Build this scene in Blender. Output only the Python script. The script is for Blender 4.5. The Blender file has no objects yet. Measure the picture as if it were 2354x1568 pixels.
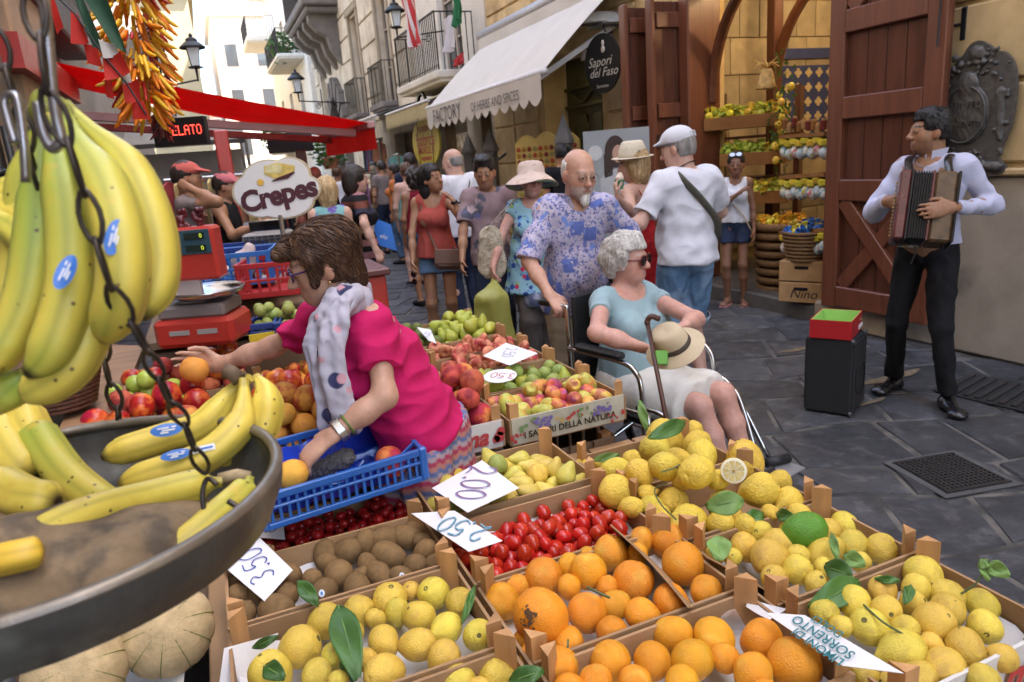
import bpy,bmesh,math,random
import numpy as np
from mathutils import Vector,Matrix,noise
S=bpy.context.scene
random.seed(7);np.random.seed(7)
rad=math.radians
#camera
CW,CH,CF=2354.0,1568.0,1635.0
CH_M=1.65
def _cam():
 y,p,r=rad(22),rad(14.5),rad(-4.5)
 fw=np.array([math.sin(y)*math.cos(p),math.cos(y)*math.cos(p),-math.sin(p)])
 rt=np.array([math.cos(y),-math.sin(y),0.0]);up=np.cross(rt,fw)
 return fw,rt*math.cos(r)+up*math.sin(r),-rt*math.sin(r)+up*math.cos(r)
FW,RT,UP=_cam();CP=np.array([0,0,CH_M])
cd=bpy.data.cameras.new('camera');co=bpy.data.objects.new('camera',cd);S.collection.objects.link(co)
co.matrix_world=Matrix(((RT[0],UP[0],-FW[0],0),(RT[1],UP[1],-FW[1],0),(RT[2],UP[2],-FW[2],CH_M),(0,0,0,1)))
cd.sensor_width=36;cd.lens=36*CF/CW;cd.clip_start=.05;cd.clip_end=2000
cd.dof.use_dof=True;cd.dof.focus_distance=1.75;cd.dof.aperture_fstop=7.5
S.camera=co
#sky, sun, exposure
SUN_AZ,SUN_EL=118,60
wd=bpy.data.worlds.new('World');S.world=wd;wd.use_nodes=True
nt=wd.node_tree;bg=nt.nodes['Background'];sk=nt.nodes.new('ShaderNodeTexSky');sk.sky_type='NISHITA'
sk.sun_disc=False;sk.sun_elevation=rad(SUN_EL);sk.sun_rotation=rad(SUN_AZ);sk.air_density=1.0;sk.dust_density=2.6;sk.ozone_density=.6
nt.links.new(sk.outputs[0],bg.inputs[0]);bg.inputs[1].default_value=.15
sl=bpy.data.lights.new('sun','SUN');sl.energy=4.0;sl.angle=rad(.53);sl.color=(1,.96,.90)
so=bpy.data.objects.new('sun',sl);S.collection.objects.link(so)
sd=Vector((math.sin(rad(SUN_AZ))*math.cos(rad(SUN_EL)),math.cos(rad(SUN_AZ))*math.cos(rad(SUN_EL)),math.sin(rad(SUN_EL))))
so.rotation_euler=sd.to_track_quat('Z','Y').to_euler();so.location=(0,0,60)
S.view_settings.view_transform='Standard';S.view_settings.look='None';S.view_settings.exposure=2.9;S.view_settings.gamma=1
S.render.engine='CYCLES'
S.cycles.max_bounces=8;S.cycles.diffuse_bounces=3;S.cycles.glossy_bounces=4;S.cycles.transparent_max_bounces=12
S.cycles.use_denoising=True
#aiming helpers
def ray(u,v):return FW+RT*((u-CW/2)/CF)-UP*((v-CH/2)/CF)
def at(u,v,d):return CP+ray(u,v)*d
def onz(u,v,z):r=ray(u,v);return CP+r*((z-CH_M)/r[2])
def onx(u,v,x):r=ray(u,v);return CP+r*(x/r[0])
def ony(u,v,y):r=ray(u,v);return CP+r*(y/r[1])
def dep(p):return float((np.asarray(p,float)-CP)@FW)
V=lambda*a:np.array(a,float)
def nrm(v):v=np.asarray(v,float);return v/(np.linalg.norm(v)+1e-12)
#materials
MATS={}
def M(name,col=(.5,.5,.5),rough=.6,met=0.,var=.12,scale=9.,bump=0.,bscale=70.,spec=.4,rnd=0.,hue=0.,col2=None,c2=(.45,.62),c2s=6.,attr=None,sss=0.,sssc=(1,.4,.25),coat=0.,stretch=None,emit=0.,trans=0.,spots=None,world=False):
 if name in MATS:return MATS[name]
 m=bpy.data.materials.new(name);m.use_nodes=True;MATS[name]=m
 t=m.node_tree;N=t.nodes;L=t.links;b=N['Principled BSDF']
 def nd(ty,**k):
  n=N.new(ty)
  for a,v in k.items():
   if a.startswith('i_'):n.inputs[int(a[2:])if a[2:].isdigit()else a[2:]].default_value=v
   else:setattr(n,a,v)
  return n
 tc=nd('ShaderNodeTexCoord');oi=nd('ShaderNodeObjectInfo')
 vec=nd('ShaderNodeVectorMath',operation='MULTIPLY_ADD')
 if world:
  g=nd('ShaderNodeNewGeometry');L.new(g.outputs['Position'],vec.inputs[0]);vec.inputs[2].default_value=(0,0,0)
 else:
  L.new(tc.outputs['Object'],vec.inputs[0])
  rv=nd('ShaderNodeMath',operation='MULTIPLY',i_1=37.);L.new(oi.outputs['Random'],rv.inputs[0]);L.new(rv.outputs[0],vec.inputs[2])
 vec.inputs[1].default_value=stretch or(1,1,1)
 def noise_(s,d=4.,r=.55):
  n=nd('ShaderNodeTexNoise');n.inputs['Scale'].default_value=s;n.inputs['Detail'].default_value=d;n.inputs['Roughness'].default_value=r
  L.new(vec.outputs[0],n.inputs['Vector']);return n
 if attr:
  a=nd('ShaderNodeAttribute');a.attribute_name=attr;cur=a.outputs['Color']
 else:
  a=nd('ShaderNodeRGB');a.outputs[0].default_value=(*col,1);cur=a.outputs[0]
 if col2 is not None:
  n=noise_(c2s,3.);mp=nd('ShaderNodeMapRange',interpolation_type='SMOOTHSTEP');mp.inputs[1].default_value=c2[0];mp.inputs[2].default_value=c2[1]
  L.new(n.outputs[0],mp.inputs[0]);mx=nd('ShaderNodeMix',data_type='RGBA');L.new(mp.outputs[0],mx.inputs[0]);L.new(cur,mx.inputs[6]);mx.inputs[7].default_value=(*col2,1);cur=mx.outputs[2]
 if spots is not None:
  vo=nd('ShaderNodeTexVoronoi');vo.inputs['Scale'].default_value=spots[1];L.new(vec.outputs[0],vo.inputs['Vector'])
  mp=nd('ShaderNodeMapRange',interpolation_type='SMOOTHSTEP');mp.inputs[1].default_value=spots[2];mp.inputs[2].default_value=spots[2]*.5;L.new(vo.outputs['Distance'],mp.inputs[0])
  n=noise_(spots[1]*.3,2.);m2=nd('ShaderNodeMath',operation='GREATER_THAN',i_1=.52);L.new(n.outputs[0],m2.inputs[0])
  m3=nd('ShaderNodeMath',operation='MULTIPLY');L.new(mp.outputs[0],m3.inputs[0]);L.new(m2.outputs[0],m3.inputs[1])
  mx=nd('ShaderNodeMix',data_type='RGBA');L.new(m3.outputs[0],mx.inputs[0]);L.new(cur,mx.inputs[6]);mx.inputs[7].default_value=(*spots[0],1);cur=mx.outputs[2]
 if var>0 or rnd>0 or hue>0:
  hs=nd('ShaderNodeHueSaturation');L.new(cur,hs.inputs['Color'])
  n=noise_(scale);mr=nd('ShaderNodeMapRange');mr.inputs[1].default_value=.25;mr.inputs[2].default_value=.75;mr.inputs[3].default_value=1-var;mr.inputs[4].default_value=1+var
  L.new(n.outputs[0],mr.inputs[0]);val=mr.outputs[0]
  if rnd>0:
   r2=nd('ShaderNodeMapRange');r2.inputs[3].default_value=1-rnd;r2.inputs[4].default_value=1+rnd;L.new(oi.outputs['Random'],r2.inputs[0])
   mm=nd('ShaderNodeMath',operation='MULTIPLY');L.new(val,mm.inputs[0]);L.new(r2.outputs[0],mm.inputs[1]);val=mm.outputs[0]
  L.new(val,hs.inputs['Value'])
  if hue>0:
   fr=nd('ShaderNodeMath',operation='MULTIPLY',i_1=17.31);L.new(oi.outputs['Random'],fr.inputs[0]);f2=nd('ShaderNodeMath',operation='FRACT');L.new(fr.outputs[0],f2.inputs[0])
   r3=nd('ShaderNodeMapRange');r3.inputs[3].default_value=.5-hue;r3.inputs[4].default_value=.5+hue;L.new(f2.outputs[0],r3.inputs[0]);L.new(r3.outputs[0],hs.inputs['Hue'])
  cur=hs.outputs[0]
 L.new(cur,b.inputs['Base Color'])
 b.inputs['Roughness'].default_value=rough;b.inputs['Metallic'].default_value=met;b.inputs['Specular IOR Level'].default_value=spec
 if rough>.1 and var>0:
  n=noise_(scale*2.3);mr=nd('ShaderNodeMapRange');mr.inputs[3].default_value=max(.02,rough-.12);mr.inputs[4].default_value=min(1,rough+.12);L.new(n.outputs[0],mr.inputs[0]);L.new(mr.outputs[0],b.inputs['Roughness'])
 if bump>0:
  n=noise_(bscale,5.,.6);bp=nd('ShaderNodeBump');bp.inputs['Strength'].default_value=min(1,bump);bp.inputs['Distance'].default_value=.25/bscale*max(1,bump);L.new(n.outputs[0],bp.inputs['Height']);L.new(bp.outputs[0],b.inputs['Normal'])
 if sss>0:
  b.inputs['Subsurface Weight'].default_value=sss;b.inputs['Subsurface Radius'].default_value=sssc;b.inputs['Subsurface Scale'].default_value=.006
 if coat:b.inputs['Coat Weight'].default_value=coat;b.inputs['Coat Roughness'].default_value=.15
 if emit:L.new(cur,b.inputs['Emission Color']);b.inputs['Emission Strength'].default_value=emit
 if trans:
  b.inputs['Transmission Weight'].default_value=trans
 return m
def thin(name,col,tr=.5,**k):
 if name in MATS:return MATS[name]
 m=M(name,col,**k);t=m.node_tree;b=t.nodes['Principled BSDF'];o=t.nodes['Material Output']
 tl=t.nodes.new('ShaderNodeBsdfTranslucent');mx=t.nodes.new('ShaderNodeMixShader');mx.inputs[0].default_value=tr
 src=b.inputs['Base Color'].links[0].from_socket;t.links.new(src,tl.inputs[0])
 t.links.new(b.outputs[0],mx.inputs[1]);t.links.new(tl.outputs[0],mx.inputs[2]);t.links.new(mx.outputs[0],o.inputs[0]);return m
#objects
COL=S.collection
def tag(o,label=None,cat=None,group=None,kind=None):
 if label:o['label']=label
 if cat:o['category']=cat
 if group:o['group']=group
 if kind:o['kind']=kind
 return o
def thing(name,label,cat,loc=(0,0,0),rz=0.,group=None,kind=None):
 o=bpy.data.objects.new(name,None);COL.objects.link(o);o.empty_display_size=.05
 o.location=Vector(loc);o.rotation_euler=(0,0,rz);return tag(o,label,cat,group,kind)
def link(name,me,mat=None,parent=None,loc=None,rot=None,scale=None):
 o=bpy.data.objects.new(name,me);COL.objects.link(o)
 if mat is not None and len(me.materials)==0:me.materials.append(mat)
 if parent is not None:o.parent=parent
 if loc is not None:o.location=Vector(loc)
 if rot is not None:o.rotation_euler=rot
 if scale is not None:o.scale=(scale,)*3 if np.isscalar(scale)else scale
 return o
def frame(d,up=(0,0,1)):
 d=nrm(d);up=np.asarray(up,float)
 if abs(d@nrm(up))>.97:up=V(1,0,0)if abs(d[0])<.9 else V(0,1,0)
 x=nrm(np.cross(up,d));return x,np.cross(d,x),d
class MB:
 """collects shapes and links them as one mesh object"""
 def __init__(s,off=(0,0,0)):s.v=[];s.f=[];s.m=[];s.n=0;s.off=np.asarray(off,float);s.mi=0
 def add(s,v,f):
  v=np.asarray(v,float).reshape(-1,3);s.v.append(v);s.f+=[tuple(i+s.n for i in q)for q in f];s.m+=[s.mi]*len(f);s.n+=len(v);return s
 def box(s,c,size,R=None,bev=0.):
  hx,hy,hz=np.asarray(size,float)/2;b=min(bev,hx*.9,hy*.9,hz*.9)
  if b<=0:
   v=V([(x,y,z)for z in(-hz,hz)for y in(-hy,hy)for x in(-hx,hx)][0:])if 0 else np.array([(x,y,z)for z in(-hz,hz)for y in(-hy,hy)for x in(-hx,hx)])
   f=[(0,2,3,1),(4,5,7,6),(0,1,5,4),(2,6,7,3),(0,4,6,2),(1,3,7,5)]
  else:
   v=[];f=[]
   for sx in(-1,1):
    for sy in(-1,1):
     for sz in(-1,1):
      v+=[(sx*hx,sy*(hy-b),sz*(hz-b)),(sx*(hx-b),sy*hy,sz*(hz-b)),(sx*(hx-b),sy*(hy-b),sz*hz)]
   I=lambda sx,sy,sz,k:((sx>0)*4+(sy>0)*2+(sz>0))*3+k
   for g in(-1,1):
    q=[(-1,-1),(1,-1),(1,1),(-1,1)]
    f.append([I(g,a,b_,0)for a,b_ in(q if g>0 else q[::-1])])
    f.append([I(a,g,b_,1)for a,b_ in(q[::-1]if g>0 else q)])
    f.append([I(a,b_,g,2)for a,b_ in(q if g>0 else q[::-1])])
   for a in(-1,1):
    for b_ in(-1,1):
     q=[I(a,b_,-1,0),I(a,b_,-1,1),I(a,b_,1,1),I(a,b_,1,0)];f.append(q if a*b_>0 else q[::-1])
     q=[I(a,-1,b_,0),I(a,-1,b_,2),I(a,1,b_,2),I(a,1,b_,0)];f.append(q[::-1]if a*b_>0 else q)
     q=[I(-1,a,b_,1),I(-1,a,b_,2),I(1,a,b_,2),I(1,a,b_,1)];f.append(q if a*b_>0 else q[::-1])
     for c_ in(-1,1):
      q=[I(a,b_,c_,0),I(a,b_,c_,1),I(a,b_,c_,2)];f.append(q if a*b_*c_>0 else q[::-1])
   v=np.array(v)
  if R is not None:v=v@np.asarray(R,float).T
  return s.add(v+np.asarray(c,float),f)
 def bar(s,a,b,w,h,up=(0,0,1),bev=0.):
  a=np.asarray(a,float);b=np.asarray(b,float);x,y,z=frame(b-a,up)
  return s.box((a+b)/2,(w,h,np.linalg.norm(b-a)),np.stack([x,y,z],1),bev)
 def tube(s,pts,r,n=8,cap=True,up=(0,0,1),flat=1.):
  pts=[np.asarray(p,float)for p in pts];rs=r if hasattr(r,'__len__')else[r]*len(pts);v=[];k=len(pts)
  x0=None
  for i,p in enumerate(pts):
   d=pts[min(i+1,k-1)]-pts[max(i-1,0)]
   if x0 is None:x,y,_=frame(d,up)
   else:
    dn=nrm(d);x=nrm(x0-dn*(x0@dn));y=np.cross(dn,x)
   x0=x
   for j in range(n):
    t=2*math.pi*j/n;v.append(p+(x*math.cos(t)+y*math.sin(t)*flat)*rs[i])
  f=[(i*n+j,i*n+(j+1)%n,(i+1)*n+(j+1)%n,(i+1)*n+j)for i in range(k-1)for j in range(n)]
  if cap:f+=[tuple(range(n))[::-1],tuple(range((k-1)*n,k*n))]
  return s.add(v,f)
 def lathe(s,prof,n=24,c=(0,0,0),axis=(0,0,1),sx=1.,sy=1.):
  x,y,z=frame(axis);c=np.asarray(c,float);v=[]
  for r,h in prof:
   for j in range(n):
    t=2*math.pi*j/n;v.append(c+x*(r*math.cos(t)*sx)+y*(r*math.sin(t)*sy)+z*h)
  k=len(prof);f=[(i*n+j,i*n+(j+1)%n,(i+1)*n+(j+1)%n,(i+1)*n+j)for i in range(k-1)for j in range(n)]
  return s.add(v,f)
 def prism(s,poly,o,ex,ey,en,t):
  o,ex,ey,en=(np.asarray(q,float)for q in(o,ex,ey,en));a=[o+ex*p[0]+ey*p[1]for p in poly];n=len(a)
  v=a+[p+en*t for p in a]
  f=[tuple(range(n))[::-1],tuple(range(n,2*n))]+[(i,(i+1)%n,n+(i+1)%n,n+i)for i in range(n)]
  return s.add(v,f)
 def sph(s,c,r,n=12,m=8,R=None):
  r=np.ones(3)*r;v=[]
  for i in range(m+1):
   a=math.pi*i/m
   for j in range(n):
    t=2*math.pi*j/n;v.append((math.sin(a)*math.cos(t)*r[0],math.sin(a)*math.sin(t)*r[1],math.cos(a)*r[2]))
  v=np.array(v)
  if R is not None:v=v@np.asarray(R,float).T
  f=[(i*n+j,(i+1)*n+j,(i+1)*n+(j+1)%n,i*n+(j+1)%n)for i in range(m)for j in range(n)]
  return s.add(v+np.asarray(c,float),f)
 def grid(s,P):
  a,b,_=P.shape;f=[(i*b+j,i*b+j+1,(i+1)*b+j+1,(i+1)*b+j)for i in range(a-1)for j in range(b-1)]
  return s.add(P.reshape(-1,3),f)
 def ribbon(s,pts,w,nrmv):
  pts=[np.asarray(p,float)for p in pts];v=[];k=len(pts);ws=w if hasattr(w,'__len__')else[w]*k
  for i,p in enumerate(pts):
   d=nrm(pts[min(i+1,k-1)]-pts[max(i-1,0)]);q=np.cross(nrmv,d);v+=[p-q*ws[i]/2,p+q*ws[i]/2]
  return s.add(v,[(2*i,2*i+2,2*i+3,2*i+1)for i in range(k-1)])
 def mesh(s,name,mats=None,smooth=False,autos=None):
  me=bpy.data.meshes.new(name);v=(np.concatenate(s.v)if s.v else np.zeros((0,3)))-s.off
  me.from_pydata(v.tolist(),[],s.f)
  if mats is not None:
   for m in(mats if isinstance(mats,(list,tuple))else[mats]):me.materials.append(m)
  if any(s.m):me.polygons.foreach_set('material_index',s.m)
  if smooth or autos:
   me.polygons.foreach_set('use_smooth',[True]*len(me.polygons))
   if autos:me.set_sharp_from_angle(angle=rad(autos))
  me.update();return me
 def build(s,name,mat,parent=None,smooth=False,autos=None,weld=False,**k):
  me=s.mesh(name,mat,smooth,autos)
  if weld:
   bm=bmesh.new();bm.from_mesh(me);bmesh.ops.remove_doubles(bm,verts=bm.verts,dist=1e-5);bm.to_mesh(me);bm.free()
  return link(name,me,None,parent,**k)
def box(name,mat,c,size,parent=None,R=None,bev=0.,off=(0,0,0)):return MB(off).box(c,size,R,bev).build(name,mat,parent)
DG=bpy.context.evaluated_depsgraph_get
def textmesh(txt,size=1.,bold=0.,shear=0.,ext=0.,align='CENTER',space=1.):
 c=bpy.data.curves.new('t','FONT');c.body=txt;c.size=size;c.offset=bold;c.shear=shear;c.extrude=ext;c.align_x=align;c.align_y='CENTER';c.space_character=space;c.resolution_u=3
 o=bpy.data.objects.new('t',c);COL.objects.link(o);bpy.context.view_layer.update()
 me=bpy.data.meshes.new_from_object(o.evaluated_get(DG()));bpy.data.objects.remove(o);bpy.data.curves.remove(c);return me
def text(name,txt,mat,o,ex,ey,parent,size,warp=None,**k):
 me=textmesh(txt,size,**k);ex=np.asarray(ex,float);ey=np.asarray(ey,float);en=np.cross(ex,ey);n=len(me.vertices)
 c=np.zeros(n*3);me.vertices.foreach_get('co',c);c=c.reshape(-1,3)
 if warp:c=warp(c)
 me.vertices.foreach_set('co',(np.asarray(o,float)+c[:,:1]*ex+c[:,1:2]*ey+c[:,2:]*en).ravel());me.update()
 me.materials.clear();me.materials.append(mat);return link(name,me,None,parent)
def copytree(o,loc,rz=None,label=None,group=None):
 def cp(o,par):
  c=o.copy();COL.objects.link(c)
  if par:c.parent=par
  for k in o.children:cp(k,c)
  return c
 r=cp(o,None);r.location=Vector(loc)
 if rz is not None:r.rotation_euler=(0,0,rz)
 if label:r['label']=label
 if group:r['group']=group
 return r
#implicit surfaces: bodies, clothes, hair, hats
class Field:
 def __init__(s,prims,h,pad=.06):
  lo=np.min([p['lo']for p in prims],0)-pad;hi=np.max([p['hi']for p in prims],0)+pad
  s.h=h;s.lo=lo;s.n=np.ceil((hi-lo)/h).astype(int)+1
  s.ax=[(lo[i]+h*np.arange(s.n[i])).astype(np.float32)for i in range(3)]
  s.f=np.full(s.n,9.,np.float32)
  for p in prims:s.put(p)
 def sub(s,lo,hi):
  a=np.clip(np.floor((lo-s.lo)/s.h).astype(int),0,s.n-1);b=np.clip(np.ceil((hi-s.lo)/s.h).astype(int)+1,1,s.n)
  sl=tuple(slice(a[i],b[i])for i in range(3));X=s.ax[0][sl[0]][:,None,None];Y=s.ax[1][sl[1]][None,:,None];Z=s.ax[2][sl[2]][None,None,:]
  return sl,X,Y,Z
 def put(s,p):
  k=p['k'];m=max(k,0)+3*s.h;sl,X,Y,Z=s.sub(p['lo']-m,p['hi']+m)
  if 0 in s.f[sl].shape:return
  d=p['fn'](X,Y,Z).astype(np.float32);F=s.f[sl]
  if p.get('op')=='sub':
   d=-d
   if k>0:hh=np.maximum(k-np.abs(F-d),0)/k;s.f[sl]=np.maximum(F,d)+hh*hh*k*.25
   else:s.f[sl]=np.maximum(F,d)
  else:
   if k>0:hh=np.maximum(k-np.abs(F-d),0)/k;s.f[sl]=np.minimum(F,d)-hh*hh*k*.25
   else:s.f[sl]=np.minimum(F,d)
 def cut(s,pt,n,k=0.):
  n=nrm(n);d=((s.ax[0]-pt[0])*n[0])[:,None,None]+((s.ax[1]-pt[1])*n[1])[None,:,None]+((s.ax[2]-pt[2])*n[2])[None,None,:]
  s.f=np.maximum(s.f,d.astype(np.float32));return s
 def cutf(s,fn):
  s.f=np.maximum(s.f,fn(s.ax[0][:,None,None],s.ax[1][None,:,None],s.ax[2][None,None,:]).astype(np.float32));return s
 def shell(s,t):
  s.f=np.maximum(s.f,-(s.f+t));return s
 def mesh(s):
  f=s.f;I=f<0;nx,ny,nz=f.shape
  c=np.zeros((nx-1,ny-1,nz-1),np.uint8)
  for a in(0,1):
   for b in(0,1):
    for e in(0,1):c+=I[a:nx-1+a,b:ny-1+b,e:nz-1+e]
  ix=np.argwhere((c>0)&(c<8));idm=np.full(c.shape,-1,np.int32);idm[tuple(ix.T)]=np.arange(len(ix))
  cor=np.array([(a,b,e)for a in(0,1)for b in(0,1)for e in(0,1)]);cv=np.stack([f[tuple((ix+q).T)]for q in cor],1)
  ac=np.zeros((len(ix),3));cn=np.zeros(len(ix))
  for i in range(8):
   for j in range(i+1,8):
    if np.abs(cor[i]-cor[j]).sum()==1:
     m=(cv[:,i]<0)!=(cv[:,j]<0);t=np.where(m,cv[:,i]/np.where(m,cv[:,i]-cv[:,j],1),0)
     ac+=m[:,None]*(cor[i]+t[:,None]*(cor[j]-cor[i]));cn+=m
  v=s.lo+s.h*(ix+ac/np.maximum(cn,1)[:,None]);Q=[]
  for a in range(3):
   b,e=(a+1)%3,(a+2)%3;sl0=[slice(None)]*3;sl1=[slice(None)]*3;sl0[a]=slice(0,-1);sl1[a]=slice(1,None)
   A=I[tuple(sl0)];B=I[tuple(sl1)];g=np.argwhere(A!=B);g=g[(g[:,b]>0)&(g[:,e]>0)&(g[:,b]<f.shape[b]-1)&(g[:,e]<f.shape[e]-1)]
   q=[]
   for ob,oe in((1,1),(0,1),(0,0),(1,0)):
    k=g.copy();k[:,b]-=ob;k[:,e]-=oe;q.append(idm[tuple(k.T)])
   q=np.stack(q,1);fl=~A[tuple(g.T)];q[fl]=q[fl][:,::-1];Q.append(q)
  return v,np.concatenate(Q)
def cap(a,b,ra,rb=None,k=.02,n=None,s=1.,op=None):
 a=np.asarray(a,float);b=np.asarray(b,float);rb=ra if rb is None else rb;w=max(ra,rb)*max(1,s)
 ba=b-a;bb=max(ba@ba,1e-9);nn=None if n is None else nrm(n)
 def fn(X,Y,Z):
  x,y,z=X-a[0],Y-a[1],Z-a[2];t=np.clip((x*ba[0]+y*ba[1]+z*ba[2])/bb,0,1)
  x=x-t*ba[0];y=y-t*ba[1];z=z-t*ba[2]
  if nn is not None:
   c=(x*nn[0]+y*nn[1]+z*nn[2])*(1/s-1);x=x+c*nn[0];y=y+c*nn[1];z=z+c*nn[2]
  return(np.sqrt(x*x+y*y+z*z)-(ra+(rb-ra)*t))*min(1,s)
 return dict(lo=np.minimum(a,b)-w,hi=np.maximum(a,b)+w,fn=fn,k=k,op=op,kind='cap',a=a,b=b,ra=ra,rb=rb,n=n,s=s)
def ell(c,r,R=None,k=.02,op=None):
 c=np.asarray(c,float);r=np.ones(3)*r;R=np.eye(3)if R is None else np.asarray(R,float);w=np.abs(R)@r
 def fn(X,Y,Z):
  x,y,z=X-c[0],Y-c[1],Z-c[2];k0=0;k1=0
  for i in range(3):
   q=x*R[0,i]+y*R[1,i]+z*R[2,i];k0=k0+(q/r[i])**2;k1=k1+(q/r[i]**2)**2
  k0=np.sqrt(k0);return k0*(k0-1)/np.sqrt(k1+1e-9)
 return dict(lo=c-w,hi=c+w,fn=fn,k=k,op=op,kind='ell',c=c,r=r,R=R)
def grow(p,t,k=None,s=1.):
 if p['kind']=='cap':return cap(p['a'],p['b'],p['ra']*s+t,p['rb']*s+t,p['k']if k is None else k,p['n'],p['s'])
 return ell(p['c'],p['r']*s+t,p['R'],p['k']if k is None else k)
def fnoise(v,sc,seed=0):
 o=np.zeros(len(v));rs=np.random.RandomState(seed)
 for i in range(6):
  d=rs.normal(size=3);d=d/np.linalg.norm(d)*sc*(1+.35*i);o+=np.sin(v@d+rs.uniform(0,7)+1.3*np.sin(v@(rs.normal(size=3)*sc*.5)))/(1+.3*i)
 return o/2.6
def vnorm(v,q):
 n=np.zeros_like(v);fn=np.cross(v[q[:,2]]-v[q[:,0]],v[q[:,3]]-v[q[:,1]])
 for i in range(4):np.add.at(n,q[:,i],fn)
 return n/(np.linalg.norm(n,axis=1)[:,None]+1e-9)
def relax(v,q,it=1,w=.5):
 for _ in range(it):
  s=np.zeros_like(v);c=np.zeros(len(v))
  for i in range(4):
   for j in((i+1)%4,(i+3)%4):np.add.at(s,q[:,i],v[q[:,j]]);np.add.at(c,q[:,i],1)
  v=v*(1-w)+w*s/np.maximum(c,1)[:,None]
 return v
def sdf_obj(name,F,mat,parent=None,off=(0,0,0),disp=None,color=None,smooth=1,mats=None,matfn=None):
 v,q=F.mesh();v=relax(v,q,smooth,.5)
 if disp is not None:v=v+vnorm(v,q)*disp(v)[:,None]
 me=bpy.data.meshes.new(name);me.vertices.add(len(v));me.vertices.foreach_set('co',(v-np.asarray(off,float)).ravel())
 me.loops.add(len(q)*4);me.loops.foreach_set('vertex_index',q.ravel());me.polygons.add(len(q));me.polygons.foreach_set('loop_start',np.arange(len(q))*4)
 me.polygons.foreach_set('use_smooth',np.ones(len(q),bool));me.update(calc_edges=True)
 for m in(mats or[mat]):me.materials.append(m)
 if matfn is not None:me.polygons.foreach_set('material_index',matfn(v[q].mean(1)).astype(np.int32))
 if color is not None:
  c=np.ones((len(v),4));c[:,:3]=color(v);a=me.color_attributes.new('Col','FLOAT_COLOR','POINT');a.data.foreach_set('color',c.ravel())
 return link(name,me,None,parent)
#SETTING
m_mortar=M('mortar',(.135,.123,.108),.9,col2=(.05,.047,.043),c2=(.42,.62),c2s=3.5,var=.35,scale=5,bump=.5,bscale=60,world=True)
m_stone=M('basalt',(.050,.050,.054),.58,var=.5,scale=4.5,bump=.9,bscale=34,rnd=.28,spec=.35,col2=(.085,.083,.086),c2=(.5,.7),c2s=11,spots=((.03,.03,.034),30,.22))
m_stone2=M('basalt_far',(.058,.060,.068),.6,var=.3,scale=2.,bump=.5,bscale=30,world=True)
MB().grid(np.array([[(-300,-200,-.0085),(300,-200,-.0085)],[(-300,400,-.0085),(300,400,-.0085)]],float)).build('ground',m_mortar)
tag(bpy.data.objects['ground'],kind='structure')
pav=thing('pavement',None,None,kind='structure')
def slabs():
 out=[];rs=random.Random(3);ang=rad(-24);ca,sa=math.cos(ang),math.sin(ang);y=-6.;ri=0
 wob=lambda r,x:.05*math.sin(x*2.3+r*2.3)+.03*math.sin(x*5.7+r*5.1)
 while y<46:
  hgt=rs.uniform(.34,.52);x=-24+rs.uniform(0,.6);s0,s1=0,0
  while x<26:
   w=rs.choice((rs.uniform(.34,.55),rs.uniform(.5,.78)));g=rs.uniform(.008,.016);t0,t1=rs.uniform(-.07,.07),rs.uniform(-.07,.07)
   n=3;B=[(x+s0+g+(w+t0-s0-2*g)*i/n,y+g+wob(ri,x+s0+(w+t0-s0)*i/n)+rs.uniform(0,.008))for i in range(n+1)];T=[(x+s1+g+(w+t1-s1-2*g)*i/n,y+hgt-g+wob(ri+1,x+s1+(w+t1-s1)*i/n)-rs.uniform(0,.008))for i in range(n+1)]
   P=B+[(B[-1][0]*.5+T[-1][0]*.5+rs.uniform(-.008,.004),B[-1][1]*.5+T[-1][1]*.5)]+T[::-1]+[(B[0][0]*.5+T[0][0]*.5+rs.uniform(-.004,.008),B[0][1]*.5+T[0][1]*.5)];Pw=[(px*ca-py*sa,px*sa+py*ca)for px,py in P];cx=sum(p[0]for p in Pw)/10;cy=sum(p[1]for p in Pw)/10
   if-1.3<cx<5.0 and.6<cy<42:out.append((cx,cy,Pw))
   x+=w;s0,s1=t0,t1
  y+=hgt;ri+=1
 return out
SL=slabs();SL.sort(key=lambda s:math.hypot(s[0]-2.2,s[1]-2.0))
def slab_mesh(mb,cx,cy,P,top,tilt):
 n=len(P);c=V(cx,cy,0);ring=[]
 for px,py in P:ring.append((px-cx,py-cy))
 v=[(a,b,-.03)for a,b in ring]+[(a,b,top-.008)for a,b in ring]+[(a*.975,b*.975,top+a*tilt[0]+b*tilt[1])for a,b in ring]
 f=[(i,(i+1)%n,n+(i+1)%n,n+i)for i in range(n)]+[(n+i,n+(i+1)%n,2*n+(i+1)%n,2*n+i)for i in range(n)]+[tuple(range(2*n,3*n))]
 mb.add(np.array(v)+mb.off0,f)
rs=random.Random(5)
far=MB();k=0
for cx,cy,P in SL:
 if 0:continue
 tl=(rs.uniform(-.012,.012),rs.uniform(-.012,.012))
 if k<295 and cx>-.4:
  mb=MB();mb.off0=V(0,0,0);slab_mesh(mb,cx,cy,P,rs.uniform(-.004,.003),tl);mb.build('paving_stone',m_stone,pav,loc=(cx,cy,0));k+=1
 else:
  far.off0=V(cx,cy,0);slab_mesh(far,cx,cy,P,rs.uniform(-.003,.002),tl)
tag(far.build('far_paving_stones',m_stone2,pav),kind='stuff')
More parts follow.
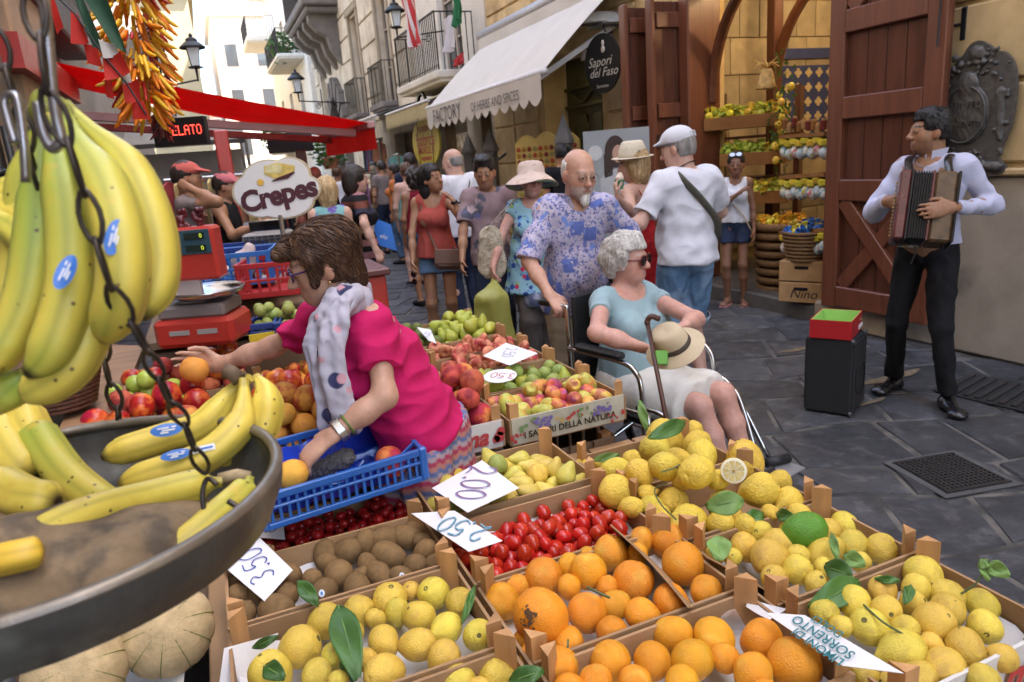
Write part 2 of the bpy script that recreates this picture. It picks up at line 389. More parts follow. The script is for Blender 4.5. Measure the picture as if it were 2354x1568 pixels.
#right-hand buildings
m_och=M('ochre_plaster',(.57,.42,.215),.85,var=.2,scale=5,bump=.4,bscale=30,col2=(.40,.26,.115),c2=(.5,.75),c2s=1.5,world=True)
m_skirt=M('skirting_plaster',(.33,.29,.24),.9,var=.18,scale=4,bump=.35,bscale=40,col2=(.17,.15,.13),c2=(.58,.78),c2s=2.2,world=True)
m_white=M('white_plaster',(.66,.61,.53),.85,var=.12,scale=1.5,bump=.2,bscale=15,col2=(.47,.42,.36),c2=(.5,.8),c2s=.9,world=True)
m_tuff=M('beige_render',(.60,.52,.40),.9,var=.2,scale=2,bump=.3,bscale=14,col2=(.36,.30,.22),c2=(.5,.8),c2s=1.3,world=True)
m_groove=M('joint_shadowless',(.33,.27,.19),.9,var=.15,world=True)
m_dark_st=M('lava_stone_trim',(.16,.14,.125),.85,var=.25,scale=3,bump=.4,bscale=20,world=True)
m_iron=M('wrought_iron',(.03,.03,.032),.5,var=.2,met=.6)
m_glass=M('window_glass',(.05,.055,.06),.06,var=.0,spec=.8)
m_frame=M('window_frame_paint',(.36,.30,.24),.5,var=.1)
m_shut=M('shutter_wood',(.20,.14,.09),.55,var=.15)
m_cream=M('cream_render',(.45,.36,.21),.85,var=.12,scale=.8,world=True)  # plain cream wall colour
m_pink=M('pink_render',(.55,.44,.36),.85,var=.1,scale=.8,world=True)
m_tile=M('roof_tile',(.36,.16,.09),.8,var=.25,scale=6,world=True)
m_wood=M('door_mahogany',(.145,.046,.022),.35,var=.3,scale=3,stretch=(9,9,.5),spec=.5,bump=.3,bscale=40,coat=.12)
m_wood_d=M('door_mahogany_dark',(.095,.032,.017),.38,var=.3,scale=3,stretch=(6,6,.7),coat=.2)
m_steel=M('steel',(.55,.55,.55),.3,met=1.,var=.1)
def panel(mb,x,y0,y1,z0,z1,t=.4):mb.box((x+t/2,(y0+y1)/2,(z0+z1)/2),(t,y1-y0,z1-z0))
def wall_x(name,mat,parent,x,y0,y1,z0,z1,holes,t=.4):
 mb=MB();ys=sorted({y0,y1,*[h[0]for h in holes],*[h[1]for h in holes]})
 for a,b in zip(ys,ys[1:]):
  hs=sorted([(h[2],h[3])for h in holes if h[0]<=a+1e-6 and h[1]>=b-1e-6]);z=z0
  for c,d in hs:
   if c>z:panel(mb,x,a,b,z,c,t)
   z=d
  if z<z1:panel(mb,x,a,b,z,z1,t)
 return mb.build(name,mat,parent,weld=True)
def window(parent,x,y0,y1,z0,z1,dep_=.16,mull=1,shutters=None):
 w=MB();xi=x+dep_;b=.06
 w.box((xi,y0+b/2,(z0+z1)/2),(.06,b,z1-z0));w.box((xi,y1-b/2,(z0+z1)/2),(.06,b,z1-z0))
 w.box((xi,(y0+y1)/2,z0+b/2),(.056,y1-y0-2*b,b));w.box((xi,(y0+y1)/2,z1-b/2),(.056,y1-y0-2*b,b))
 w.box((xi-.004,(y0+y1)/2,(z0+z1)/2),(.06,.07,z1-z0-2*b))
 for i in range(1,mull+1):w.box((xi-.002,(y0+y1)/2,z0+(z1-z0)*i/(mull+1)),(.05,y1-y0-2*b,.04))
 o=w.build('window',m_frame,parent)
 for s in(0,1):
  ya=y0+b+s*(y1-y0)/2;MB().box((xi+.02,ya+(y1-y0)/4-b/2,(z0+z1)/2),(.01,(y1-y0)/2-b,z1-z0-2*b)).build('pane',m_glass,o)
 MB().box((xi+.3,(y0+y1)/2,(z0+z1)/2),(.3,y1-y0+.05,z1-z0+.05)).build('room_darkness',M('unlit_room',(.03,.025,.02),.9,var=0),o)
 return o
def blocks(parent,mat,x,y0,y1,z0,z1,bw,bh,holes,t=.035,g=.03,name='stone_block',jit=.0,seed=0):
 r=random.Random(seed);z=z0;i=0;cache={}
 nr=max(1,round((z1-z0)/bh));hh=(z1-z0)/nr
 for i in range(nr):
  a=z0+i*hh;segs=[(y0,y1)]
  for h in holes:
   if h[2]<a+hh-.02 and h[3]>a+.02:
    ns=[]
    for s in segs:
     if h[1]<=s[0]or h[0]>=s[1]:ns.append(s);continue
     if h[0]>s[0]:ns.append((s[0],h[0]))
     if h[1]<s[1]:ns.append((h[1],s[1]))
    segs=ns
  for s in segs:
   L=s[1]-s[0];n=max(1,round(L/bw));w=L/n
   for k in range(n):
    off=0
    key=(round(w,3),round(hh,3))
    if key not in cache:cache[key]=MB().box((0,0,0),(t*2,w-g,hh-g),bev=.012).mesh(name,mat)
    link(name,cache[key],None,parent,loc=(x,s[0]+w*(k+.5),a+hh/2))
def balcony(parent,x,y0,y1,z,depth,mat_slab,n=None,h=1.0,thick=.14,name='balcony'):
 b=MB();b.box((x-depth/2,(y0+y1)/2,z-thick/2),(depth,y1-y0,thick),bev=.02);b.box((x-depth/2+.03,(y0+y1)/2,z-thick-.03),(depth-.08,y1-y0-.1,.06))
 o=b.build(name,mat_slab,parent);r=MB();n=n or int((y1-y0)/.12)
 xf=x-depth+.06
 for i in range(n+1):
  y=y0+.05+(y1-y0-.1)*i/n;r.box((xf,y,z+h/2),(.016,.016,h))
 for s in(y0+.05,y1-.05):
  for i in range(int(depth/.12)):r.box((x-.06-i*.12,s,z+h/2),(.016,.016,h))
  r.box((x-depth/2,s,z+h),(depth-.1,.035,.02))
 r.box((xf,(y0+y1)/2,z+h+.002),(.04,y1-y0-.06,.022));r.box((xf,(y0+y1)/2,z+.08),(.02,y1-y0-.1,.016))
 r.build('railing',m_iron,o);return o
#ochre building with the lemon shop
XF=5.0
SHOP=(4.6,6.62,.15,3.35);GD=(8.55,10.3,.08,2.98)
b1=thing('ochre_building','ochre rusticated building with open wooden doors and a lemon shop inside','building',(XF,6,0))
def L1(mb):return mb
b1.location=(0,0,0)
wall_x('wall',m_och,b1,XF,-16,12.4,0,16.5,[SHOP,GD])
MB().box((XF-.012,-5.8,.64),(.10,20.3,1.28),bev=.02).build('skirting',m_skirt,b1)
MB().box((XF-.02,-5.8,1.30),(.16,20.3,.05),bev=.012).build('string_course',M('string_course',(.46,.33,.17),.8,var=.1,world=True),b1)
blocks(b1,m_och,XF-.005,2.1,4.72,1.345,3.5,.88,.54,[],t=.03,g=.035,name='rusticated_block')
blocks(b1,m_och,XF-.005,6.98,8.4,.3,3.9,.71,.6,[],t=.025,g=.035,name='rusticated_block')
blocks(b1,m_och,XF-.005,10.5,12.35,.3,4.6,.9,.6,[],t=.025,g=.035,name='rusticated_block')
blocks(b1,m_och,XF-.005,6.6,10.4,3.5,5.3,.95,.6,[],t=.025,g=.035,name='rusticated_block')
MB().box((XF-.03,9.42,3.06),(.12,2.0,.16),bev=.02).build('lintel',m_och,b1)
m_floor=M('shop_floor',(.10,.095,.09),.4,var=.15,world=True)
m_trav=M('travertine',(.34,.275,.185),.7,var=.25,scale=5,bump=.3,bscale=25,rnd=.22)
sr=MB();sr.box((6.6,5.6,.06),(3.3,4.0,.19));sr.build('shop_floor',m_floor,b1)
box('shop_step',m_floor,(5.02,5.5,.065),(.28,2.0,.17),b1,bev=.02)
box('shop_riser',M('riser_stone',(.28,.23,.17),.85,var=.2,world=True),(4.95,4.3,.10),(.22,.86,.205),b1,bev=.02)
box('back_wall',M('shop_back',(.36,.27,.15),.8,var=.1),(8.0,5.6,1.95),(.15,4.2,3.6),b1)
box('side_wall',M('shop_back',(.36,.27,.15)),(6.7,3.55,1.95),(2.5,.1,3.6),b1)
box('side_wall',M('shop_back',(.36,.27,.15)),(6.7,7.35,1.95),(2.5,.1,3.6),b1)
box('ceiling',M('shop_ceiling',(.30,.22,.13),.8,var=.1),(6.7,5.5,3.78),(2.55,3.8,.06),b1)
rs=random.Random(11)
for i in range(8):
 z=.3+i*.42;y=0
 xx=5.42
 while xx<7.9:
  w=rs.choice((.30,.44,.58));w=min(w,7.92-xx)
  MB().box((0,0,0),(w-.012,.03,.408),bev=.004).build('wall_tile',m_trav,b1,loc=(xx+w/2,7.29-rs.uniform(0,.008),z+.2));xx+=w
 if z>2.35:
  yy=3.65
  while yy<7.2:
   w=min(rs.choice((.30,.44,.58)),7.25-yy);MB().box((0,0,0),(.03,w-.012,.408),bev=.004).build('wall_tile',m_trav,b1,loc=(7.91-rs.uniform(0,.008),yy+w/2,z+.2));yy+=w
m_blue=M('majolica_blue',(.045,.062,.19),.35,var=.15);m_cross=M('majolica_cream',(.56,.45,.27),.4,var=.1)
TA,TB=ony(1797,152,7.25),ony(1935,310,7.25);bp=box('tile_panel',m_blue,((TA[0]+TB[0])/2,7.262,(TA[2]+TB[2])/2),(TB[0]-TA[0],.03,TA[2]-TB[2]),b1)
TC,TD=ony(1797,112,7.25),ony(1935,132,7.25);box('tile_band',m_blue,((TC[0]+TD[0])/2,7.262,(TC[2]+TD[2])/2),(TD[0]-TC[0],.03,TC[2]-TD[2]),b1)
cr=MB()
pts=[]
for i in range(32):
 t=2*math.pi*i/32;r=.072*(.55+.45*abs(math.cos(2*t))**.8);pts.append((r*math.cos(t),r*math.sin(t)))
qme=MB().prism([(a*.8,b*.8)for a,b in pts],(0,0,0),(1,0,0),(0,0,1),(0,-1,0),.008).mesh('quatrefoil',m_cross)
for i in range(6):
 for j in range(5):link('quatrefoil',qme,None,bp,loc=(TA[0]+(TB[0]-TA[0])*(i+.5)/6,7.247,TB[2]+(TA[2]-TB[2])*(j+.5)/5))
fr=thing('door_frame','dark mahogany frame with curved brackets around the lemon shop entrance','door frame',(XF,5.6,.15))
o_=(XF,5.6,.15)
mbx=MB(o_);mbx.box((XF+.06,SHOP[1]-.02,1.75),(.42,.17,3.2),bev=.015);mbx.build('jamb',m_wood,fr)
mbx=MB(o_);mbx.box((XF+.08,SHOP[0]+.06,1.75),(.36,.10,3.2),bev=.015);mbx.build('jamb',m_wood_d,fr)
mbx=MB(o_);mbx.box((XF+.07,5.62,3.24),(.40,1.8,.18),bev=.015);mbx.build('head_beam',m_wood,fr)
for yb,s,xo in((6.52,-1,.16),(6.68,-1,1.15)):
 q=[(XF+xo,yb+s*(.9*(1-math.cos(t))),2.05+1.15*math.sin(t))for t in np.linspace(0,math.pi/2*.95,12)]
 MB(o_).tube(q,.045,6,flat=1.4).build('curved_bracket',m_wood_d,fr)
mbx=MB(o_);mbx.box((XF+1.15,6.68,1.75),(.13,.13,3.2),bev=.01);mbx.build('post',m_wood_d,fr)
def door_leaf(name,label,x,y0,y1,z0,z1,flip=1):
 d=thing(name,label,'door',(x,(y0+y1)/2,z0));of=(x,(y0+y1)/2,z0);n=6;w=(y1-y0)/n
 for i in range(n):MB(of).box((x,y0+w*(i+.5),(z0+z1)/2),(.03,w-.006,z1-z0),bev=.004).build('plank',m_wood_d,d)
 st=.15;xs=x-.035*flip
 for y in(y0+st/2,y1-st/2):MB(of).box((xs,y,(z0+z1)/2),(.05,st,z1-z0+.004),bev=.008).build('stile',m_wood,d)
 rails=[z0+.10,z0+.98,z0+1.62,z0+2.26,z1-.1]if z1-z0>2.5 else[z0+.1,(z0+z1)/2,z1-.1]
 for z in rails:MB(of).box((xs-.002,(y0+y1)/2,z),(.05,y1-y0-2*st,.17),bev=.008).build('rail',m_wood,d)
 ya,yb=y0+st,y1-st
 for a,b in((rails[0]+.085,rails[1]-.085),(rails[3]+.085,rails[4]-.085)):
  for s,(p,q)in enumerate((((ya,a),(yb,b)),((ya,b),(yb,a)))):
   MB(of).bar((xs+.004+.006*s,p[0]+.03,p[1]),(xs+.004+.006*s,q[0]-.03,q[1]),.045,.12,up=(0,-(q[1]-p[1]),q[0]-p[0]),bev=.006).build('cross_brace',m_wood,d)
 MB(of).tube([(x-.02,y0+.02,z0+2.28),(x-.05,y0-.1,z0+2.28),(x-.02,y0-.16,z0+2.30)],.009,6).build('bolt',m_iron,d)
 MB(of).tube([(x-.07,y0+.05,z0+2.3),(x-.08,y0+.045,z0+1.95)],.007,6).build('hook',m_iron,d)
 return d
door_leaf('wooden_door','open mahogany door leaf with X shaped bracing behind the accordion player',XF-.18,3.57,4.57,.2,3.3)
pl=thing('door_latch_plate','small black iron latch plate on the ochre wall beside the wooden door','latch',onx(2216,55,XF-.03))
MB().box((0,0,0),(.02,.05,.22),bev=.01).build('plate',m_iron,pl);MB().tube([(-.01,.02,.0),(-.04,.12,.0)],.01,6).build('pin',m_iron,pl)
for i,(ya,xa,lab)in enumerate(((7.02,4.42,'tall dark folded door leaf standing out beside the black oval sign'),(6.72,4.55,'tall dark folded door leaf nearest the lemon shop frame'))):
 d=thing('folded_door',lab,'door',(xa,ya,.16));of=(xa,ya,.16)
 for j in range(4):MB(of).box((xa+.06+.13*j,ya,1.62),(.126,.04,2.92),bev=.004).build('plank',m_wood_d,d)
 MB(of).box((xa-.02,ya,1.62),(.05,.12,2.98),bev=.012).build('stile',m_wood,d)
 for z in(.3,1.2,2.0,2.9):MB(of).box((xa+.28,ya-.035,z),(.5,.04,.15),bev=.006).build('rail',m_wood,d)
 MB(of).tube([(xa+.02,ya-.07,1.75),(xa-.02,ya-.1,1.75),(xa-.02,ya-.1,1.6)],.01,6).build('handle',m_iron,d)
gd=thing('green_door','tall olive green carved wooden door under the white awning','door',(XF+.42,9.4,.08));of=(XF+.42,9.4,.08)
m_gr=M('olive_paint',(.075,.07,.028),.45,var=.2)
MB(of).box((XF+.42,9.425,1.53),(.05,1.74,2.9)).build('panel',m_gr,gd)
for i in range(7):MB(of).box((XF+.385,8.68+i*.24,1.2),(.03,.06,1.7),bev=.01).build('moulding',m_gr,gd)
for i in range(3):
 y=8.8+i*.5;MB(of).box((XF+.37,y,2.0),(.05,.24,.34),bev=.01).build('carved_boss',m_gr,gd)
MB(of).tube([(XF+.37,8.62+1.55*t,2.42+.075*math.cos(t*math.pi*4))for t in np.linspace(0,1,30)],.02,6).build('wave_moulding',m_gr,gd)
for z in(2.3,2.56):MB(of).box((XF+.37,9.425,z),(.06,1.72,.05),bev=.01).build('rail',m_gr,gd)
box('recess_side',m_och,(XF+.6,8.5,1.5),(.5,.08,3.0),b1);
lamp_m=M('lit_lamp',(1,.82,.5),.5,var=0,emit=3.)
rl=thing('recess_lamp','lit yellow strip lamp at the top of the green door recess','lamp',(XF+.2,9.0,2.93));MB().box((0,0,0),(.1,.75,.05),bev=.01).build('housing',m_frame,rl)
MB().box((0,0,-.032),(.07,.7,.012)).build('diffuser',lamp_m,rl)
#white building with balcony
b2=thing('white_building','off-white plastered building with a railed balcony and green flag','building',(0,0,0))
W2=(14.1,15.5,3.35,5.6)
wall_x('wall',m_white,b2,XF+.15,12.4,17.5,0,16.5,[W2,(12.9,14.2,.1,2.5),(15.0,16.6,.1,2.5)])
window(b2,XF+.15,*W2,mull=2)
balcony(b2,XF+.15,13.3,16.3,3.3,.85,m_white)
for y in(12.9,15.0):box('dark_recess_fill',M('shop_dark_fill',(.20,.13,.07),.8,var=.3,scale=4),(XF+1.25,y+.72,1.4),(1.6,1.9,3.0),b2)  # dark blocks added behind the openings to shut out the sun behind
box('cornice',m_white,(XF+.1,14.9,2.98),(.3,5.0,.12),b2,bev=.03)
MB().tube([(XF+.07,12.5,0),(XF+.07,12.5,9)],.05,8).build('drainpipe',M('pipe',(.42,.36,.28),.6),b2)
#beige stone building
b3=thing('beige_stone_building','beige block-faced old building with corbelled balcony and dark arched portal','building',(0,0,0))
WN=[(19.4,20.6,3.3,6.2),(23.0,24.2,3.3,6.2),(19.4,20.6,7.8,10.4),(23.0,24.2,7.8,10.4),(30.2,31.2,3.0,5.6),(27.3,28.7,7.6,10.2)]
PT=(26.6,29.2,0,4.4);SH=[(18.1,20.2,.1,2.5),(21.6,24.6,.1,2.5)]
wall_x('wall',m_tuff,b3,XF+.12,17.5,32.5,0,16,WN+[PT]+SH)
blocks(b3,m_tuff,XF+.11,17.6,32.4,2.95,7.2,1.15,.72,[(a-.25,b+.25,c-.1,d+.25)for a,b,c,d in WN]+[(25.9,29.9,0,7.2)],t=.05,g=.07)
for w in WN:window(b3,XF+.12,*w,mull=2)
for a,b,c,d in WN[:4]:
 box('surround',m_groove,(XF+.09,a-.09,(c+d)/2),(.12,.16,d-c+.3),b3,bev=.02);box('surround',m_groove,(XF+.09,b+.09,(c+d)/2),(.12,.16,d-c+.3),b3,bev=.02);box('lintel',m_groove,(XF+.08,(a+b)/2,d+.16),(.16,b-a+.5,.2),b3,bev=.03)
 balcony(b3,XF+.12,a-.25,b+.25,c,.45,m_dark_st)
for y in SH:box('dark_recess_fill',M('shop_dark_fill'),(XF+1.2,(y[0]+y[1])/2,1.4),(1.6,y[1]-y[0]+.3,3.0),b3)  # added dark blocks again, closing these openings against light from behind
ar=MB();yc=27.9
for i in range(13):
 t0=math.pi*i/13;t1=math.pi*(i+1)/13;P=[]
 for t,r in((t0+.01,1.0),(t0+.01,1.55),(t1-.01,1.55),(t1-.01,1.0)):P.append((yc+r*math.cos(t),3.0+r*1.25*math.sin(t)))
 MB().prism(P,(XF+.2,0,0),(0,1,0),(0,0,1),(-1,0,0),.26 if i%2 else.3).build('voussoir',m_dark_st,b3)
for s in(-1,1):
 for j in range(5):MB().box((XF+.05,yc+s*1.27,.32+j*.6),(.3 if j%2 else.34,.56,.58),bev=.03).build('portal_block',m_dark_st,b3)
box('portal_door',m_wood_d,(XF+.45,yc,2.2),(.1,2.6,4.4),b3)
cb=MB();cb.box((XF-.45,28.0,7.05),(1.3,5.2,.3),bev=.05);cb.box((XF-.42,28.0,6.8),(1.15,4.9,.22),bev=.06);o=cb.build('corbelled_balcony',m_dark_st,b3)
for y in(26.1,27.3,28.7,29.9):
 P=[(0,0),(-1.0,0),(-1.0,-.25),(-.75,-.55),(-.45,-.7),(-.35,-1.1),(-.1,-1.5),(0,-1.6)]
 MB().prism(P,(XF+.12,y-.22,6.72),(1,0,0),(0,0,1),(0,1,0),.44).build('corbel',m_dark_st,o)
r=MB()
for i in range(36):r.box((XF-1.02,25.5+i*.142,7.7),(.022,.022,1.0))
r.box((XF-1.02,28,8.2),(.05,5.1,.03));r.build('railing',m_iron,o)
#far white building, right
b4=thing('far_white_building','bright white far building on the right with overhanging roof terrace','building',(0,0,0))
wn4=[(35,36.2,3.2,5.6),(39,40.2,3.2,5.6),(43,44.2,3.2,5.6),(35,36.2,6.8,9),(39,40.2,6.8,9)]
wall_x('wall',M('far_white',(.70,.66,.58),.85,var=.1,world=True),b4,XF-.1,32.5,47,0,11.5,wn4)
for w in wn4:window(b4,XF-.1,*w,mull=2)
box('side_wall',M('far_white'),(XF+2.2,46.8,5.7),(4.1,.4,11.4),b4)
balcony(b4,XF-.1,33.2,38.6,6.6,1.1,M('far_white'));balcony(b4,XF-.1,42,46,8.8,1.5,M('far_white'),thick=.25);balcony(b4,XF-.1,41.5,45.5,3.0,.9,M('far_white'))
box('eaves',M('far_white'),(XF-.2,39.8,11.6),(1.2,14.6,.25),b4)
#street end
def far_block(name,label,x0,x1,y0,y1,h,mat,rows,cols,roof=None,face='y'):
 o=thing(name,label,'building',((x0+x1)/2,(y0+y1)/2,0));of=((x0+x1)/2,(y0+y1)/2,0)
 MB(of).box(((x0+x1)/2,(y0+y1)/2,h/2),(x1-x0,y1-y0,h)).build('wall',mat,o)
 if roof:MB(of).prism([(0,0),(x1-x0+.8,0),((x1-x0)/2+.4,1.4)],(x0-.4,y0-.3,h),(1,0,0),(0,0,1),(0,1,0),y1-y0+.6).build('roof',roof,o)
 MB(of).box(((x0+x1)/2,(y0+y1)/2,h-.1),(x1-x0+.5,y1-y0+.5,.2)).build('eaves',mat,o)
 for i in range(rows):
  z=3.2+i*3.1
  if z+1.8>h:break
  for j in range(cols):
   x=x0+(x1-x0)*(j+.5)/cols;w=MB(of).box((x,y0-.03,z+.8),(1.0,.06,1.7)).build('window',m_frame,o);MB(of).box((x,y0-.05,z+.8),(.8,.05,1.5)).build('pane',m_glass,w)
  if face=='xy':
   for j in range(4):
    y=y0+(y1-y0)*(j+.5)/4;w=MB(of).box((x1+.03,y,z+.8),(.06,1.0,1.7)).build('window',m_frame,o);MB(of).box((x1+.05,y,z+.8),(.05,.8,1.5)).build('shutter',m_shut,w)
 return o
far_block('far_cream_house','tall pale house closing the far end of the street',2.4,11,58,70,13.0,M('pale_render',(.60,.55,.46),.85,var=.1,world=True),3,4)
far_block('far_yellow_house','sunlit yellow house far left down the street',-9,.7,34,50,9.5,m_cream,2,3,None,'xy')
far_block('far_pink_building','tall pale pink building high behind the yellow house on the left',-12,1.0,50.5,66,17.5,m_pink,4,4)
far_block('distant_hill_house','pale distant house standing between the far buildings',-.2,3.0,84,92,8.0,m_pink,2,2,m_tile)
#left-hand row beside the market
b5=thing('left_shop_building','dark old stone building along the left side above the stalls','building',(0,0,0))
m_lw=M('left_render',(.27,.24,.215),.9,var=.2,scale=2,bump=.3,bscale=18,world=True)
XL=-1.25
MB().box((XL-.3,3.5,7),(.6,47,14)).build('wall',m_lw,b5)
box('pier',M('tan_panel',(.42,.29,.19),.7,var=.1,world=True),(XL+.12,6.6,1.6),(.3,1.3,3.2),b5,bev=.02)
box('pier',M('tan_panel'),(XL+.1,4.1,1.6),(.26,.7,3.2),b5,bev=.02)
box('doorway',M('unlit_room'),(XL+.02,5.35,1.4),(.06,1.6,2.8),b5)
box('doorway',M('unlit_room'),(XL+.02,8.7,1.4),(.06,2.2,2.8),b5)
box('fascia',M('fascia_brown',(.045,.028,.022),.5,var=.2),(XL+.16,6.0,3.35),(.3,8.0,.5),b5,bev=.02)
balcony(b5,XL,16,19,4.6,.9,m_dark_st);balcony(b5,XL,9.5,12.5,4.7,.95,m_dark_st)
for y in(10.2,11.8,16.6,18.4):MB().prism([(0,0),(.8,0),(.7,-.3),(.3,-.5),(0,-1.1)],(XL,y-.15,4.5),(1,0,0),(0,0,1),(0,1,0),.3).build('corbel',m_dark_st,b5)
#CRATES AND FRUIT
m_board=M('crate_board',(.36,.215,.105),.75,var=.18,scale=4,stretch=(1,1,3),bump=.15,bscale=60,rnd=.12)
m_post=M('crate_post',(.47,.25,.10),.6,var=.25,scale=6,stretch=(4,4,.8),bump=.15,bscale=50,rnd=.18)
m_paper=M('white_paper',(.72,.70,.70),.8,var=.06,scale=8,bump=.25,bscale=25)
m_card=M('price_card',(.76,.75,.76),.7,var=.05,scale=5)
m_printw=M('printed_board',(.62,.60,.57),.5,var=.06)
RIM=.70
def crate(x0,x1,y0,y1,label,z0=.585,rim=RIM,post=.05,paper=False,group='shallow wooden fruit crates',front=None,boards=(.0,1.),name='wooden_crate',rot=0.):
 cx,cy=(x0+x1)/2,(y0+y1)/2;t=thing(name,label,'crate',(cx,cy,z0),rot,group);w,d=(x1-x0)/2-.003,(y1-y0)/2-.003;h=rim-z0
 MB().box((0,0,.006),(2*w-.02,2*d-.02,.008)).build('base',m_board,t)
 for s in(-1,1):
  MB().box((0,s*(d-.004),h*.5+.004),(2*w-.018,.007,h-.012)).build('side_board',(front if(front and s<0)else m_board),t)
  MB().box((s*(w-.004),0,h*.5+.002),(.007,2*d-.002,h-.016)).build('side_board',m_board,t)
 q=.034
 for sx in(-1,1):
  for sy in(-1,1):
   P=[(sx*(w-.0085),sy*(d-.0085)),(sx*(w-.0085-q),sy*(d-.0085)),(sx*(w-.0085),sy*(d-.0085-q))]
   if sx*sy<0:P=P[::-1]
   MB().prism(P,(0,0,0),(1,0,0),(0,1,0),(0,0,1),h+post).build('corner_post',m_post,t)
 if paper:
  n=9;g=np.zeros((n,n,3));r=random.Random(int(cx*1000))
  for i in range(n):
   for j in range(n):
    a,b=i/(n-1)*2-1,j/(n-1)*2-1;e=max(abs(a),abs(b));g[i,j]=(a*(w-.012),b*(d-.012),.018+.003*r.random()+(.02*r.random()+.028 if e>.99 else 0))
  p=MB();p.grid(g);o=p.build('paper_liner',m_paper,None,smooth=True,loc=(cx,cy,z0))
  tag(o,'white paper liner in the '+label.split(' holding ')[-1].replace('the ','')+' crate','paper','paper liners')
 return t
#fruit meshes
def fruit_mesh(name,prof,mat,n=22,wob=.03,seed=0,lob=0,lump=0.,lsc=2.2,scar=None):
 """profile of (radius, height) pairs, unit size, turned and made uneven"""
 mb=MB();P=[];rs=np.random.RandomState(seed);ph=rs.uniform(0,6,4);prof=np.array(prof)
 t=np.linspace(0,1,len(prof));tt=np.linspace(0,1,17);pr=np.stack([np.interp(tt,t,prof[:,0]),np.interp(tt,t,prof[:,1])],1)
 pr[1:-1]=pr[1:-1]*.5+.25*(pr[:-2]+pr[2:])
 mb.lathe([(max(r,.0),h)for r,h in pr],n);v=np.concatenate(mb.v)
 f=1+wob*fnoise(v,lsc,seed)+lump*fnoise(v,7.,seed+5)
 if lob:a=np.arctan2(v[:,1],v[:,0]);f=f*(1+lob*np.cos(5*a))
 v=v*f[:,None];mb.v=[v];zt=prof[:,1].max()*.955;mb.m=[1 if scar and np.mean(v[list(q),2])>zt and np.hypot(v[list(q),0],v[list(q),1]).max()<.17 else 0 for q in mb.f];me=mb.mesh(name,[mat,scar]if scar else mat,smooth=True)
 bm=bmesh.new();bm.from_mesh(me);bmesh.ops.remove_doubles(bm,verts=bm.verts,dist=1e-4);bm.to_mesh(me);bm.free()
 me.polygons.foreach_set('use_smooth',[True]*len(me.polygons));return me
def ball(n=13,zs=1.,dim=0.):
 a=np.linspace(0,math.pi,n);return[(math.sin(t),-math.cos(t)*zs+(dim*math.exp(-(t/.35)**2)if t<1.5 else-dim*math.exp(-((math.pi-t)/.35)**2)))for t in a]
LEM=[(0,-1.32),(.10,-1.31),(.17,-1.22),(.30,-1.08),(.62,-.86),(.86,-.52),(.98,-.1),(.98,.28),(.86,.64),(.60,.93),(.30,1.10),(.12,1.14),(.04,1.10),(0,1.08)]
LEM2=[(0,-1.12),(.12,-1.10),(.28,-1.03),(.60,-.86),(.86,-.5),(1.0,-.05),(.99,.3),(.86,.62),(.58,.9),(.25,1.02),(.08,1.02),(0,.98)]
CED=[(0,-1.5),(.14,-1.47),(.22,-1.33),(.28,-1.2),(.52,-1.0),(.82,-.66),(.97,-.2),(1,.3),(.88,.72),(.6,1.02),(.3,1.14),(.1,1.1),(0,1.06)]
PEAR=[(0,-.92),(.2,-.95),(.6,-.86),(.92,-.5),(1.0,-.08),(.86,.4),(.6,.85),(.42,1.2),(.3,1.48),(.12,1.6),(0,1.58)]
KIW=[(a,b*1.16)for a,b in[(0,-1.16),(.1,-1.15),(.3,-1.13),(.66,-.95),(.9,-.58),(1,-.05),(.97,.35),(.82,.76),(.5,1.05),(.2,1.14),(0,1.13)]]
PRK=[(a,b*1.2)for a,b in[(0,-1.25),(.3,-1.25),(.58,-1.12),(.85,-.75),(1,-.15),(.98,.4),(.85,.85),(.6,1.2),(.5,1.28),(.3,1.2),(0,1.16)]]
TOM=[(0,-1.25),(.25,-1.2),(.6,-1.02),(.9,-.6),(1,0),(.93,.5),(.7,.95),(.35,1.15),(.1,1.13),(0,1.1)]
def fm(mats,prof,nv,**k):return[fruit_mesh(mats.name,prof,mats,seed=i*7+3,**k)for i in range(nv)]
m_lem=M('lemon_skin',(.72,.52,.075),.38,var=.13,scale=1.6,bump=.35,bscale=9,rnd=.14,hue=.016,col2=(.60,.40,.075),c2=(.52,.74),c2s=1.3,spots=((.34,.20,.05),5.5,.13))
m_ced=M('cedro_skin',(.76,.54,.070),.42,var=.14,scale=1.8,bump=.4,bscale=6,rnd=.09,hue=.012,col2=(.66,.47,.06),c2=(.5,.72),c2s=1.2,spots=((.36,.22,.04),5.5,.13))
m_ora=M('orange_skin',(.80,.325,.018),.36,var=.12,scale=1.4,bump=.4,bscale=14,rnd=.12,hue=.012,col2=(.80,.44,.05),c2=(.52,.75),c2s=.9,spots=((.27,.13,.03),6,.10))
m_kiw=M('kiwi_skin',(.215,.125,.048),.75,var=.22,scale=2.5,bump=.4,bscale=22,rnd=.16)
m_tom=M('tomato_skin',(.47,.022,.010),.16,var=.12,scale=1.5,rnd=.2,hue=.004,spec=.5)
m_chy=M('cherry_tomato_skin',(.36,.012,.012),.18,var=.12,scale=1.5,rnd=.25)
m_pea=M('peach_skin',(.70,.30,.06),.7,var=.12,scale=1.5,rnd=.12,hue=.02,col2=(.42,.035,.025),c2=(.38,.6),c2s=.8,bump=.15,bscale=60)
m_per=M('red_peach_skin',(.52,.10,.05),.7,var=.15,scale=1.5,rnd=.15,hue=.015,col2=(.25,.02,.02),c2=(.42,.64),c2s=.9)
m_nec=M('nectarine_skin',(.66,.19,.03),.3,var=.12,scale=1.5,rnd=.15,hue=.02,col2=(.36,.02,.012),c2=(.38,.58),c2s=.9)
